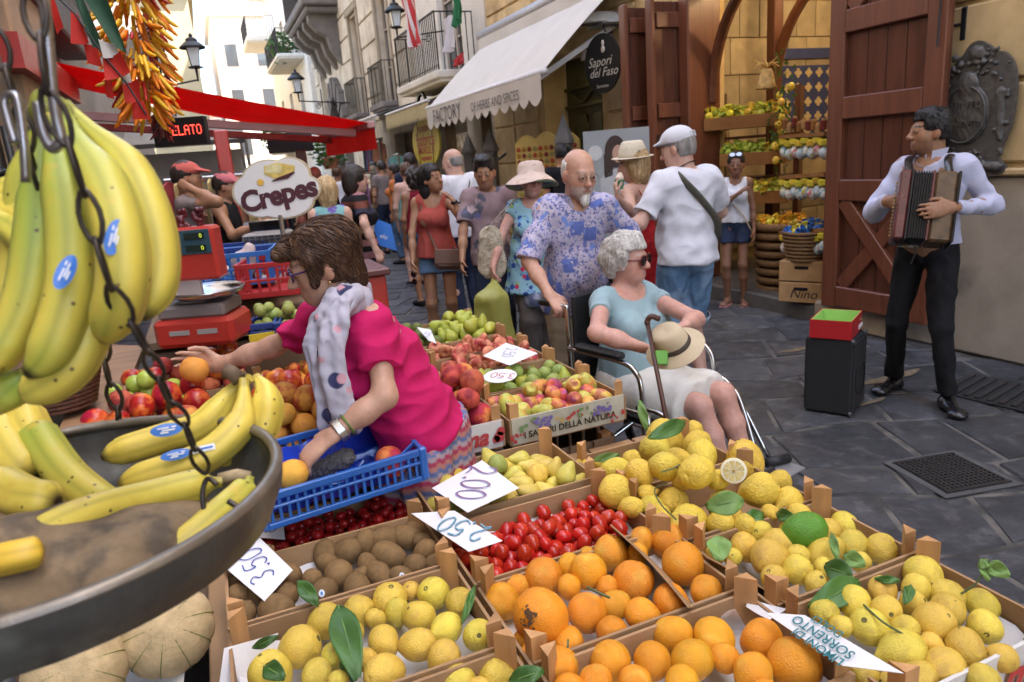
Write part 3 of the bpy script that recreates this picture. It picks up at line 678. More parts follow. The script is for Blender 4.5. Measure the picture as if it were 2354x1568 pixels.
m_ylp=M('yellow_peach_skin',(.72,.34,.05),.7,var=.12,scale=1.5,rnd=.1,hue=.012,col2=(.62,.20,.04),c2=(.55,.75),c2s=.9)
m_fla=M('flat_peach_skin',(.66,.26,.14),.7,var=.15,scale=1.5,rnd=.18,hue=.015,col2=(.42,.07,.05),c2=(.42,.62),c2s=1.)
m_pri=M('prickly_pear_skin',(.55,.52,.10),.5,var=.15,scale=1.3,rnd=.15,hue=.03,spots=((.16,.13,.03),5.5,.30),col2=(.70,.34,.08),c2=(.5,.7),c2s=.8)
m_prr=M('red_prickly_pear_skin',(.42,.07,.09),.5,var=.2,scale=1.3,rnd=.2,hue=.05,spots=((.18,.05,.03),5.5,.30),col2=(.68,.30,.07),c2=(.42,.6),c2s=.7)
m_prg=M('green_pear_skin',(.40,.42,.055),.45,var=.15,scale=2,rnd=.12,hue=.015,spots=((.2,.2,.03),5,.1))
m_pry=M('yellow_pear_skin',(.66,.53,.10),.45,var=.12,scale=2,rnd=.1,hue=.015,spots=((.30,.22,.05),4,.1))
m_gpr=M('green_small_pear_skin',(.30,.36,.085),.5,var=.12,scale=2,rnd=.15,hue=.02)
m_fig=M('dark_green_fig_skin',(.13,.155,.035),.55,var=.2,scale=2,rnd=.2)
m_plu=M('plum_skin',(.035,.02,.045),.35,var=.3,scale=2,rnd=.2)
m_lim=M('green_lemon_skin',(.10,.27,.025),.35,var=.12,scale=1.5,bump=.35,bscale=10)
m_gap=M('green_apple_skin',(.42,.52,.08),.3,var=.12,rnd=.1)
m_scar=M('stem_scar',(.13,.11,.03),.8,var=.3)
FR=dict(lemon=fm(m_lem,LEM2,4,wob=.05,lump=.010,scar=m_scar)+fm(m_lem,LEM,4,wob=.055,lump=.014,scar=m_scar),cedro=fm(m_ced,CED,3,wob=.06,lump=.022,scar=m_scar)+fm(m_ced,LEM,3,wob=.06,lump=.02,scar=m_scar),orange=fm(m_ora,ball(13,.95,.06),6,wob=.045,lump=.009,scar=m_scar),kiwi=fm(m_kiw,KIW,4,wob=.05),tomato=fm(m_tom,TOM,3,wob=.03),cherry=fm(m_chy,ball(9),1,wob=.02,n=14),peach=fm(m_pea,ball(13,.92,.12),2,wob=.03),redpeach=fm(m_per,ball(13,.92,.12),2,wob=.03),nectarine=fm(m_nec,ball(13,.94,.12),2,wob=.03),ypeach=fm(m_ylp,ball(13,.92,.12),2,wob=.03),flat=fm(m_fla,ball(13,.58,.28),2,wob=.04),prickly=fm(m_pri,PRK,2,wob=.03)+fm(m_prr,PRK,2,wob=.03),gpear=fm(m_prg,PEAR,2,wob=.03),ypear=fm(m_pry,PEAR,2,wob=.035),gspear=fm(m_gpr,LEM2,2,wob=.03),fig=fm(m_fig,KIW,1,wob=.04),plum=fm(m_plu,ball(9),1,wob=.02,n=14),lime=fm(m_lim,LEM,1,wob=.03),apple=fm(m_gap,ball(11,.92,.1),1,wob=.03))
FRND=random.Random(21)
def fruit(kind,p,R,label,cat,group,rot=None,name=None,var=None):
 me=FR[kind][var if var is not None else FRND.randrange(len(FR[kind]))]
 if rot is None:rot=(FRND.uniform(-1.2,1.9),FRND.uniform(-1.2,1.2),FRND.uniform(0,6.3))
 s=R*FRND.uniform(1.,1.08);o=link(name or me.name.replace('_skin','').split('.')[0],me,None,None,p,rot,(s*FRND.uniform(.92,1.06),s*FRND.uniform(.94,1.06),s*FRND.uniform(.95,1.08)))
 return tag(o,label,cat,group)
def settle(P,R,it=25,tol=.9,zmin=None):
 P=np.array(P,float);R=np.array(R,float)
 for _ in range(it):
  d=P[:,None]-P[None];L=np.linalg.norm(d,axis=2)+np.eye(len(P))*9;o=np.maximum((R[:,None]+R[None])*tol-L,0)
  P+=(d/L[...,None]*(o*.35)[...,None]).sum(1)
  if zmin is not None:P[:,2]=np.maximum(P[:,2],zmin+R*.9)
 return P
def place(kind,lst,cv,z,label,cat,group,zmin,heap=None,clamp=None):
 """fruit seen at (u, v) with apparent radius r, lying at height z"""
 pos=[];rr=[]
 for it in lst:
  u,v,r=cv(*it[:3]);zz=z+(it[3]if len(it)>3 and not isinstance(it[3],str)else 0)
  p=onz(u,v,zz)
  if heap:zz=z+heap(p);p=onz(u,v,zz);zz=z+heap(p);p=onz(u,v,zz)
  pos.append(p);rr.append(r*dep(p)/CF)
 pos=settle(pos,rr,zmin=zmin)
 if clamp is not None:
  for i in range(len(pos)):
   pos[i][0]=min(max(pos[i][0],clamp[0]+rr[i]),clamp[1]-rr[i]);pos[i][1]=min(max(pos[i][1],clamp[2]+rr[i]*.9),clamp[3]-rr[i]*.9)
 out=[]
 for it,p,R in zip(lst,pos,rr):
  k=it[4]if len(it)>4 else kind;asp={'lemon':.95,'cedro':.92,'kiwi':.93}.get(k,1.)
  out.append(fruit(k,p,R*asp,label,cat,group))
 return out
def heapfill(kind,x0,x1,y0,y1,z0,R,n,label,cat,group,kinds=None,tries=26,tilt=0.,seed=1,crown=0.,Rv=.08):
 rs=random.Random(seed);P=[];out=[]
 for i in range(n):
  best=None;r=R*rs.uniform(1-Rv,1+Rv)
  for _ in range(tries):
   x=rs.uniform(x0+r,x1-r);y=rs.uniform(y0+r,y1-r);z=z0+r+tilt*(y-y0)
   for q in P:
    dd=(q[0]-x)**2+(q[1]-y)**2;s=(q[3]+r)*.93
    if dd<s*s:z=max(z,q[2]+math.sqrt(s*s-dd))
   cost=z+crown*math.hypot((x-(x0+x1)/2)/(x1-x0),(y-(y0+y1)/2)/(y1-y0))
   if best is None or cost<best[0]:best=(cost,x,y,z)
  P.append((best[1],best[2],best[3],r));k=kinds[rs.randrange(len(kinds))]if kinds else kind
  out.append(fruit(k,best[1:4],r,label,cat,group))
 return out
ORD='first second third fourth fifth sixth seventh eighth ninth tenth eleventh twelfth thirteenth fourteenth fifteenth sixteenth'.split()
def ordinal(objs,what):
 L=sorted(objs,key=lambda o:float((np.array(o.location)-CP)@RT)/dep(o.location));n=len(L)
 for i,o in enumerate(L):
  k,sd=(i,'left')if i<n/2 else(n-1-i,'right');o['label']=(sd+'most ' if k==0 else ORD[k]+' from the '+sd+', ')+what
cA=lambda x,y,r:(457.7+x*.3056,1111.6+y*.3056,r*.3056)
cB=lambda x,y,r:(980.8+x*.33286,1046.2+y*.33286,r*.33286)
cC=lambda x,y,r:(1569.3+x*.33335,1046.2+y*.33335,r*.33335)
cD=lambda x,y,r:(1242.4+x*.27777,915.5+y*.27777,r*.27777)
tr=thing('display_table','low wooden trestle carrying the front fruit crates','table',(.6,1.25,0))
for i in range(9):MB().box((-.68+i*.19,.1,.555),(.18,1.7,.03),bev=.004).build('plank',m_board,tr)
for x in(-.65,.78):
 for y in(-.6,.85):MB().box((x,y,.27),(.07,.07,.54),bev=.005).build('leg',m_post,tr)
X0,X1,X2,X3=-.115,.418,.945,1.385
crate(X0,X1,1.515,1.81,'wooden crate holding brown kiwis behind the front lemons',paper=True)
crate(X0,X1,1.17,1.51,'wooden crate holding lemons with one big dark leaf',paper=True)
crate(X0+.03,X1+.004,.85,1.165,'wooden crate holding a few lemons at the bottom edge')
crate(X1+.004,X2,1.40,1.71,'wooden crate holding heaped red plum tomatoes',paper=True)
crate(X1+.006,X2,1.09,1.395,'wooden crate holding oranges split by a cardboard divider',paper=True)
crate(X1+.012,X2,.79,1.085,'wooden crate holding the oranges nearest the camera',paper=True)
crate(X2+.005,X3,1.615,1.91,'wooden crate holding knobbly lemons below the seated woman')
crate(X2+.005,X3,1.31,1.60,'wooden crate holding knobbly lemons and the cut half lemon')
crate(X2+.005,X3,1.005,1.305,'wooden crate holding lemons with the green one',paper=True)
crate(X2+.005,X3,.70,1.0,'wooden crate holding lemons nearest the street',paper=True,front=m_printw)
crate(X1+.02,X2+.01,1.74,2.09,'wooden crate holding yellow and green pears behind the tomatoes')
ZF=.60
L1l=[(1410,830,128),(1770,830,128),(1960,895,105),(1640,1000,122),(1490,975,105),(950,1040,125),(1200,965,118),(1860,1090,120),(1640,1215,128),(2095,1140,115),(1390,1190,122),(760,1235,155),(1850,1310,132),(1400,1430,165),(1020,1300,108),(890,1430,118),(540,1440,158),(1590,800,72),(1350,1010,80),(1050,1480,80),(1150,1130,90),(1260,1330,90)]
ordinal(place('lemon',L1l,cA,.672,'yellow lemon in the front crate with the big dark leaf','lemon','lemons in the front left crate',ZF,clamp=(X0+.005,X1-.005,1.155,1.51)),'lemon in the front crate with the big dark leaf')
place('lemon',[(1940,1490,125),(2240,1430,125),(1700,1560,110),(2100,1590,120)],cA,.66,'lemon in the crate cut off by the bottom edge','lemon','lemons at the bottom edge',ZF)
kl=[(1220,360,100),(1390,390,112),(1570,300,80),(1570,405,88),(940,500,100),(1130,510,105),(1430,545,108),(1700,520,95),(970,600,75),(1270,610,78),(1060,690,118),(1610,630,95),(1800,610,82),(680,710,102),(860,730,82),(1200,690,66),(1360,690,92),(1540,690,80),(650,840,102),(930,830,100),(1190,790,108),(290,840,98),(340,990,92),(580,960,125),(1250,480,66),(1720,430,70),(480,830,95),(420,720,90),(200,760,90)]
KW=place('kiwi',kl,cA,.665,'fuzzy brown kiwi in the crate behind the front lemons','kiwi','kiwis in the wooden crate',ZF,clamp=(X0+.005,X1-.005,1.515,1.805))
ordinal(KW,'brown kiwi in the kiwi crate')
m_stk=M('fruit_sticker',(.72,.76,.82),.4,var=0);m_stb=M('fruit_sticker_blue',(.07,.22,.55),.4,var=0)
def sticker(o,w=.007,h=.009,mat2=m_stb,side=None,kind='sticker'):
 me=o.data;n=len(me.vertices);c=np.zeros(n*3);me.vertices.foreach_get('co',c);c=c.reshape(-1,3)
 return c
def stick_on(o,u,v,w,h,ma,mb_):
 p=np.array(o.location);R=o.scale[0];d=nrm(CP-p);d=nrm(d+V(u,v,.12)*.5);x,y,z=frame(d);c=p+d*R*1.03
 l=MB();N=18
 for r0,dz in((1,.0),):
  v_=[c+(x*w*math.cos(t)+y*h*math.sin(t))*r0-d*(.35*w*w/R)for t in np.linspace(0,2*math.pi,N,False)]+[c+d*.0008]
  l.add(v_,[(i,(i+1)%N,N)for i in range(N)])
 l.mi=1;v_=[c+(x*w*.45*math.cos(t)+y*h*.5*math.sin(t))+d*.0006 for t in np.linspace(0,2*math.pi,N,False)]+[c+d*.0012];l.add(v_,[(i,(i+1)%N,N)for i in range(N)])
 me=l.mesh('sticker',[ma,mb_],True);s=link('sticker',me);bpy.context.view_layer.update();s.parent=o;s.matrix_parent_inverse=o.matrix_world.inverted()
for i in(1,13,19,22,17):stick_on(KW[i],FRND.uniform(-.5,.3),0,.007,.009,m_stk,m_stb)
KW[1]['label']='kiwi with a white sticker at the back of the kiwi crate';KW[22]['label']='kiwi with a round sticker in the front left corner of its crate';KW[13]['label']='kiwi with a white sticker beside the 3.50 price card';KW[19]['label']='kiwi with a white sticker just behind the lemons';KW[17]['label']='kiwi with a white sticker at the right front of the crate'
o1=[(1280,680,130),(820,840,135),(970,780,92),(1120,830,125),(1420,870,138),(640,900,82),(520,1010,120),(1110,1090,135),(1300,1030,102),(1280,1220,115),(1490,1110,125),(1690,1020,128),(980,1310,118),(740,1400,100),(670,1270,70),(1480,590,95),(1670,590,115),(1770,750,150),(1930,940,118),(1130,690,60),(1000,900,85),(1430,680,70),(1230,900,80)]
hp1=lambda p:.035*math.exp(-((p[0]-.72)**2/.03+(p[1]-1.3)**2/.01))
ordinal(place('orange',o1,cB,.67,'orange in the crate with the cardboard divider','orange','oranges in the divided crate',ZF,heap=hp1),'orange in the crate with the cardboard divider')
BO=place('orange',[(790,1110,192)],cB,.715,'largest orange, with a dark scarred blemish, front of the divided crate','orange',None,ZF)[0]
bc=np.array(BO.location);bd=nrm(CP-bc-RT*.45-UP*.12);bx_,by_,_=frame(bd);rb_=random.Random(4);sc_m=MB(bc)
for k in range(34):
 a,b=rb_.gauss(-.12,.13),rb_.gauss(-.02,.19);rr=rb_.uniform(.04,.10)*math.exp(-(a+.1)**2*9-b*b*5);q=[nrm(bd+bx_*(a+rr*math.cos(t)*rb_.uniform(.6,1.3))+by_*(b+rr*math.sin(t)*rb_.uniform(.6,1.3)))for t in np.linspace(0,6.283,9,False)];sc_m.add([bc+p*BO.scale[0]*(1.035+.0006*k/34)for p in q],[tuple(range(9))])
so_=sc_m.build('scar',M('orange_scar',(.09,.045,.02),.85,var=.5,scale=200),None,loc=bc);bpy.context.view_layer.update();so_.parent=BO;so_.matrix_parent_inverse=BO.matrix_world.inverted()
o2=[(920,1460,130),(1270,1420,135),(1560,1420,138),(1700,1240,133),(1990,1270,135),(1860,1420,150),(2130,1460,105),(1150,1570,115),(1440,1570,115),(1770,1570,120),(2316,1280,140),(2540,1448,182),(2190,1500,140),(1000,1620,110),(2300,1620,120)]
ordinal(place('orange',o2,cB,.675,'orange in the crate nearest the camera','orange','oranges in the nearest crate',ZF),'orange in the crate nearest the camera')
l3=[(1660,830,122),(1380,940,105),(1610,930,100),(1840,980,115),(2050,1030,112),(1210,1030,112),(1020,1110,112),(1600,1030,92),(1410,1110,105),(1790,1090,128),(1690,1180,138),(1260,1190,128),(2080,1180,120),(1500,1330,148),(1930,1330,138),(1810,1460,138),(1590,1515,122),(1300,1530,105),(1430,1560,92),(1140,1170,75),(1720,1310,80),(1550,1180,90),(2050,1560,120),(2200,1400,100)]
ordinal(place('lemon',l3,cC,.675,'yellow lemon in the right crate nearest the street','lemon','lemons in the right street crate',ZF,heap=lambda p:.03*math.exp(-((p[0]-1.15)**2+(p[1]-.9)**2)/.02)),'lemon in the right crate nearest the street')
l2=[(1120,480,95),(1010,530,92),(1170,620,97),(1370,650,108),(540,540,90),(430,640,100),(650,620,100),(610,700,128),(960,690,105),(790,810,100),(650,850,102),(900,875,97),(970,765,70),(720,520,60),(240,690,70),(330,700,65),(800,690,80),(1050,640,70),(1230,740,70)]
ordinal(place('lemon',l2,cC,.665,'yellow lemon in the crate around the green lemon','lemon','lemons around the green lemon',ZF,heap=lambda p:.02*math.exp(-((p[0]-1.15)**2+(p[1]-1.18)**2)/.02)),'lemon in the crate with the green lemon')
o=place('lime',[(840,525,128)],cC,.715,'single green unripe lemon among the yellow ones','lemon',None,ZF)[0];o.rotation_euler=(1.2,.3,.9)
c_=[(1040,330,150),(1270,270,90),(1290,390,128),(940,430,128),(1130,500,105),(1340,470,138),(985,600,125),(1300,650,148),(1700,520,165),(1120,810,138),(690,740,148),(840,670,122),(620,600,128),(760,520,85),(510,560,70),(1510,850,150),(1830,770,148),(1980,690,105),(2040,850,120),(1260,1020,160),(1460,1030,112),(1620,1050,102),(770,900,95),(900,865,95),(1050,990,105),(2140,960,102),(340,560,60),(1450,720,90),(1180,700,90),(1560,960,80),(1900,950,80),(880,780,80)]
hpC=lambda p:.115*math.exp(-((p[0]-1.15)**2/.045+(p[1]-1.56)**2/.06))
ordinal(place('cedro',c_,cD,.665,'knobbly yellow lemon heaped below the seated woman','lemon','knobbly lemons in the heap',ZF,heap=hpC),'knobbly lemon of the heap below the seated woman')
hl=onz(*cD(1600,600,1)[:2],.80);Rh=108*.27777*dep(hl)/CF;dn=nrm(CP-hl+V(.05,0,-.25))
h=thing('half_lemon','cut half lemon showing its pale flesh on the heap','lemon',hl);xh,yh,zh=frame(dn)
MB().lathe([(0,-Rh*1.15),(Rh*.5,-Rh*.98),(Rh*.85,-Rh*.55),(Rh*.99,-.003),(Rh*.97,0)],28,axis=dn).build('rind',m_ced,h,smooth=True)
MB().lathe([(0,0),(Rh*.97,0),(Rh*.96,.002),(Rh*.80,.003),(0,.003)],32,axis=dn).build('pith',M('pith',(.78,.74,.58),.5,var=.05),h)
for i in range(9):
 a0=2*math.pi*i/9+.06;a1=2*math.pi*(i+1)/9-.06;P=[(Rh*.12*math.cos((a0+a1)/2),Rh*.12*math.sin((a0+a1)/2))]+[(Rh*.78*math.cos(t),Rh*.78*math.sin(t))for t in np.linspace(a0,a1,6)]
 MB().prism(P,zh*.0031,xh,yh,zh,.0015).build('segment',M('lemon_flesh',(.62,.50,.20),.25,var=.25,scale=60,spec=.6),h)
MB().lathe([(0,.004),(Rh*.12,.004),(Rh*.1,.006),(0,.0062)],10,axis=dn).build('core',M('lemon_core',(.45,.26,.06),.5),h)
heapfill('tomato',X1+.02,X2-.02,1.43,1.69,ZF,.0190,160,'red plum tomato in the heaped crate','tomato','plum tomatoes in the heaped crate',seed=4,crown=.05)
crate(-.03,.435,1.815,2.12,'wooden crate holding dark cherry tomatoes below the blue tray',z0=.575,rim=.655)
heapfill('cherry',-.02,.425,1.82,2.08,.592,.0155,170,'dark red cherry tomato under the blue tray','tomato','cherry tomatoes under the blue tray',seed=5,tries=14)
heapfill('ypear',X1+.03,X2,1.75,2.08,ZF+.02,.031,40,'pear in the mixed crate behind the tomatoes','pear','pears behind the tomatoes',kinds=['ypear','ypear','gspear','ypear','lemon'],seed=6)
#the far block of crates along the street
pil=[(.87,1.29,2.2,2.85),(.87,1.29,2.9,3.7)]
m_slat=M('dark_slat',(.16,.105,.065),.8,var=.25,scale=4,rnd=.2)
for i,(a,b,c,d)in enumerate(pil):
 t=thing('slatted_crate',['upright slatted old crate propping up the prickly pear box','slatted old crate propping up the far fruit boxes'][i],'crate',((a+b)/2,(c+d)/2,0),group='slatted crates used as props');of=((a+b)/2,(c+d)/2,0)
 for z in(.04,.30,.56):
  MB(of).box(((a+b)/2,c+.02,z),(b-a-.02,.02,.05)).build('crosspiece',m_slat,t);MB(of).box(((a+b)/2,d-.02,z),(b-a-.02,.02,.05)).build('crosspiece',m_slat,t)
 for j in range(4):MB(of).box((a+.06+j*(b-a-.12)/3,c+.004,.30),(.085,.012,.59),bev=.002).build('slat',m_slat,t)
 for j in range(5):MB(of).box((b-.004,c+.07+j*(d-c-.14)/4,.30),(.012,.10,.59),bev=.002).build('slat',m_slat,t)
 for q in((a+.03,c+.05),(b-.03,c+.05),(a+.03,d-.05),(b-.03,d-.05)):MB(of).box((q[0],q[1],.3),(.04,.04,.6)).build('corner_post',m_post,t)
Zb=.655;Rb=.765
k=dict(z0=Zb,rim=Rb,group='fruit crates along the street')
pp=crate(.84,1.32,2.17,2.475,'wooden crate holding prickly pears with grapes printed on its front',front=M('grape_print',(.46,.44,.34),.5,var=.2,scale=14),**k)
crate(.82,1.32,2.48,2.79,'wooden crate holding small green pears',**k)
crate(.81,1.32,2.795,3.08,'wooden crate holding flat peaches behind the price card',**k)
crate(.81,1.32,3.085,3.36,'wooden crate holding the farther flat peaches',**k)
crate(.81,1.32,3.365,3.87,'wooden crate holding pale pears and dark green figs',**k)
pm=crate(.66,.835,2.19,2.6,'wooden crate holding red peaches with a strawberry printed front',front=m_printw,**k)
crate(.37,.80,2.605,2.97,'wooden crate holding orange peaches behind the pink shirt',**k)
box_l=thing('cardboard_box','pale cardboard box under the strawberry printed crate','box',(.75,2.4,.5));MB().box((0,0,.07),(.17,.4,.14),bev=.004).build('body',M('pale_card',(.50,.45,.36),.7,var=.1),box_l)
MB().lathe([(.05,0),(.053,0),(.053,.001),(.05,.001)],20,c=(.05,-.203,.07),axis=(0,-1,0),sx=1.6).build('printed_ring',M('red_print',(.45,.05,.05),.6,var=0),box_l)
tb=thing('stall_table','dark table under the peach crates by the pink shirt','table',(.1,2.75,0));MB().box((0,0,.46),(1.5,1.6,.04),bev=.005).build('top',m_slat,tb)
for x in(-.6,.6):
 for y in(-.7,.7):MB().box((x,y,.22),(.06,.06,.44)).build('leg',m_slat,tb)
MB().box((.45,-.76,.25),(.5,.03,.34)).build('apron',M('blue_crate_plastic',(.03,.05,.22),.5),tb)
heapfill('prickly',.86,1.30,2.19,2.46,Zb+.01,.030,48,'speckled prickly pear in the grape printed crate','prickly pear','prickly pears',seed=8,crown=.03)
heapfill('gpear',.85,1.31,2.50,2.78,Zb+.01,.028,58,'small green pear behind the prickly pears','pear','green pears',seed=9,kinds=['gpear','gspear'],crown=.03)
heapfill('flat',.83,1.31,2.80,3.35,Zb+.01,.034,80,'flat pink peach heaped behind the green pears','peach','flat peaches',seed=10,crown=.03)
heapfill('gpear',1.0,1.31,3.38,3.86,Zb+.01,.036,44,'pale green pear in the farthest crate','pear','pale pears',seed=11,crown=.03)
heapfill('fig',.82,1.02,3.38,3.86,Zb+.02,.03,36,'dark green fig in the farthest crate','fig','dark green figs',seed=12)
heapfill('redpeach',.67,.825,2.2,2.59,Zb+.01,.043,16,'deep red peach in the strawberry printed crate','peach','red peaches by the pink shirt',seed=13,kinds=['redpeach','redpeach','peach'],crown=.05)
heapfill('peach',.39,.79,2.62,2.96,Zb+.01,.04,26,'orange peach behind the red peaches','peach','orange peaches',seed=14)
m_red=M('red_print',(.45,.03,.03));m_grn=M('green_print',(.16,.26,.10),.6,var=.1);m_pur=M('purple_print',(.17,.13,.34),.6,var=.1);m_blk=M('black_print',(.02,.018,.016),.6,var=0)
ey=V(0,0,1);ex=V(1,0,0)
text('lettering','I SAPORI DELLA NATURA',m_blk,(0,-.157,.042),ex,ey,pp,.033,bold=.0008)
g_=MB();
rsn=random.Random(3)
def disc(mb,x,z,r,y,n=10):mb.add([(x+r*math.cos(t),y,z+r*math.sin(t))for t in np.linspace(0,2*math.pi,n,False)],[tuple(range(n))])
for i,(cx,mt,nm)in enumerate(((-.11,m_pur,'printed_grapes'),(.13,m_pur,'printed_grapes'),(-.02,M('ochre_print',(.5,.36,.12),.6,var=.1),'printed_pears'),(.06,m_grn,'printed_leaves'),(-.17,m_grn,'printed_leaves'),(.19,m_red,'printed_cherries'),(-.21,m_red,'printed_cherries'),(.02,m_red,'printed_cherries'))):
 d=MB();cz={'printed_cherries':.035 if i<7 else.085,'printed_leaves':.08}.get(nm,.075)
 for j in range(22 if nm=='printed_grapes' else 7):disc(d,cx+rsn.uniform(-.035,.035),cz+rsn.uniform(-.018,.018),rsn.uniform(.004,.008),-.1566-.0001*j)
 d.build(nm,mt,pp)
text('lettering','ma',m_red,(-.035,-.209,.058),ex,ey,pm,.085,bold=.003,shear=.35)
d=MB()
for q in((.06,.05,.02),(.068,.07,.016),(.048,.044,.014)):disc(d,q[0],q[1],q[2],-.2086,12)
d.build('printed_strawberry',m_red,pm)
lc=[o for o in bpy.data.objects if o.get('label','')=='wooden crate holding lemons nearest the street'][0]
text('lettering','ma',m_red,(.10,-.1535,.055),ex,ey,lc,.11,bold=.003,shear=.35)
#cardboard dividers, cards
m_cardb=M('cardboard',(.34,.20,.095),.8,var=.12,scale=6,bump=.1,bscale=40)
def sheet(name,pts,t,mat,parent,n=8,bend=0.,off=(0,0,0)):
 a,b,c,d=(np.asarray(p,float)for p in pts);N=nrm(np.cross(b-a,d-a));g=np.zeros((n,n,3));h=np.zeros((n,n,3))
 for i in range(n):
  for j in range(n):
   s,q=i/(n-1),j/(n-1);p=(a*(1-s)+b*s)*(1-q)+(d*(1-s)+c*s)*q;p=p+N*bend*math.sin(math.pi*s)*(.6+.4*math.sin(q*3));g[i,j]=p;h[i,j]=p-N*t
 mb=MB(off);mb.grid(g);mb.grid(h[::-1])
 e=[g[i,0]for i in range(n)]+[g[-1,j]for j in range(1,n)]+[g[i,-1]for i in range(n-2,-1,-1)]+[g[0,j]for j in range(n-2,0,-1)];m=len(e)
 mb.add(e+[p-N*t for p in e],[(i,m+i,m+(i+1)%m,(i+1)%m)for i in range(m)])
 return mb.build(name,mat,parent,autos=40)
o=sheet('cardboard_divider',[onz(1405,1205,.76),onz(1585,1395,.72),onz(1610,1405,.62),onz(1425,1235,.62)],.004,m_cardb,None,bend=.012);tag(o,'bent brown cardboard divider leaning among the oranges','cardboard')
o=sheet('cardboard_divider',[onz(1625,1278,.715),onz(1838,1405,.70),onz(1800,1410,.60),onz(1640,1310,.60)],.004,m_cardb,None,bend=.008);tag(o,'cardboard flap along the left of the green lemon crate','cardboard')
DIG={'0':[[(.5,1),(.15,.8),(.05,.5),(.2,.1),(.5,0),(.85,.2),(.95,.5),(.8,.85),(.5,1)]],'2':[[(.05,.75),(.25,1),(.6,1),(.85,.75),(.7,.5),(.3,.25),(.05,.02),(.4,.12),(.95,0)]],'5':[[(.9,1),(.2,.98),(.12,.55),(.5,.65),(.9,.45),(.8,.1),(.4,-.02),(.05,.15)]],'3':[[(.1,.9),(.5,1),(.85,.8),(.5,.55),(.9,.3),(.6,0),(.1,.08)]],'.':[[(.2,.0),(.35,.05),(.3,-.05)]],'1':[[(.3,.8),(.55,1),(.5,0)]],',':[[(.2,.05),(.1,-.15)]],'~':[[(0,-.3),(.5,-.18),(1,-.32),(1.6,-.2),(2.4,-.34)]]}
def smooth(pts,n=5):
 P=np.array(pts,float);P=np.vstack([2*P[0]-P[1],P,2*P[-1]-P[-2]]);o=[]
 for i in range(1,len(P)-2):
  for t in np.linspace(0,1,n,False):
   a,b,c,d=P[i-1],P[i],P[i+1],P[i+2];o.append(.5*((2*b)+(c-a)*t+(2*a-5*b+4*c-d)*t*t+(3*b-a-3*c+d)*t**3))
 return o+[P[-2]]
def card(label,corners,zs,txt,col,pos=(.5,.5),size=.05,ang=0.,wid=.004,col2=None,parent=None,oval=False,bend=.004,flip=False):
 P=[onz(u,v,z)for(u,v),z in zip(corners,zs)]if np.isscalar(zs[0])else[np.asarray(z,float)for z in zs]
 c=sum(P)/4;t=thing('price_card',label,'price card',c,group='handwritten price cards');ex=nrm(P[1]-P[0]);N=nrm(np.cross(P[1]-P[0],P[3]-P[0]));N=N if N[2]>0 else-N;ey=np.cross(N,ex)
 if oval:
  a=np.linalg.norm(P[1]-P[0])/2;b=np.linalg.norm(P[3]-P[0])/2;MB(c).prism([(a*math.cos(q),b*math.sin(q))for q in np.linspace(0,2*math.pi,26,False)],c,ex,ey,N,.002).build('card',m_card,t)
 else:sheet('card',P if np.cross(P[1]-P[0],P[3]-P[0])@N>0 else P[::-1],.0015,m_card,t,bend=0,off=c)
 ca,sa=math.cos(ang),math.sin(ang);tx=ex*ca+ey*sa;ty=-ex*sa+ey*ca;w=size*.72;x=-w*len(txt)/2;b=MB(c);b2=MB(c)
 o0=c+N*.0032+tx*(pos[0]-.5)+ty*(pos[1]-.5)
 for ch in txt:
  for st in DIG.get(ch,[]):
   q=smooth(st);b.ribbon([o0+tx*(x+p[0]*size*.62)+ty*(p[1]-.5)*size for p in q],wid,N)
   if col2:b2.ribbon([o0+N*.0004+tx*(x+p[0]*size*.62+wid*.9)+ty*((p[1]-.5)*size-wid*.8)for p in q],wid*.5,N)
  x+=size*.3 if ch in '.,' else w
 b.build('handwriting',M('ink_'+str(col),col,.6,var=.1),t)
 if col2:b2.build('handwriting',M('ink_'+str(col2),col2,.6,var=.1),t)
 return t
card('white card with 2.00 in red and blue swirls on the pears',[(993,1122),(1108,1058),(1193,1122),(1075,1178)],(.745,.745,.725,.735),'2.00',(.30,.10,.22),size=.085,ang=rad(-150),wid=.0045,col2=(.12,.22,.48))
card('white card with 2.50 in light blue between kiwis and tomatoes',[(945,1180),(1045,1174),(1155,1243),(1078,1268)],(.735,.745,.745,.735),'2.50',(.05,.22,.33),size=.062,ang=rad(155),wid=.004,col2=(.25,.45,.55))
card('white card with 3.50 in blue ink at the left of the kiwis',[(565,1205),(673,1310),(608,1382),(500,1290)],(.76,.72,.70,.73),'3.50',(.03,.07,.33),size=.055,ang=rad(170),wid=.003)
card('white card with blue curls under the left end of the blue tray',[(590,1195),(650,1190),(655,1240),(590,1235)],(.68,.68,.665,.665),'5.0',(.03,.08,.25),size=.04,wid=.003)
card('white card with 2.50 lying on the flat peaches',[(1110,818),(1163,788),(1236,812),(1172,840)],(.84,.845,.83,.825),'2.50',(.25,.30,.36),size=.05,ang=rad(-160),wid=.0035)
card('oval white card with 3.50 in red on the green pears',[(1113,850),(1187,850),(1187,880),(1113,880)],(.82,.82,.80,.80),'3.50',(.42,.08,.09),size=.042,ang=rad(175),wid=.004,oval=True)
card('small white card behind the pink shirt by the far pears',[(958,752),(990,758),(1003,790),(985,783)],(.83,.83,.80,.80),'1.5',(.2,.25,.35),size=.035,wid=.003)
t=card('long card reading LIMONI DI SORRENTO in teal on the lemon crate',[(1758,1408),(1850,1414),(2078,1548),(1936,1530)],(.745,.765,.765,.745),'',(.02,.25,.27),size=.04)
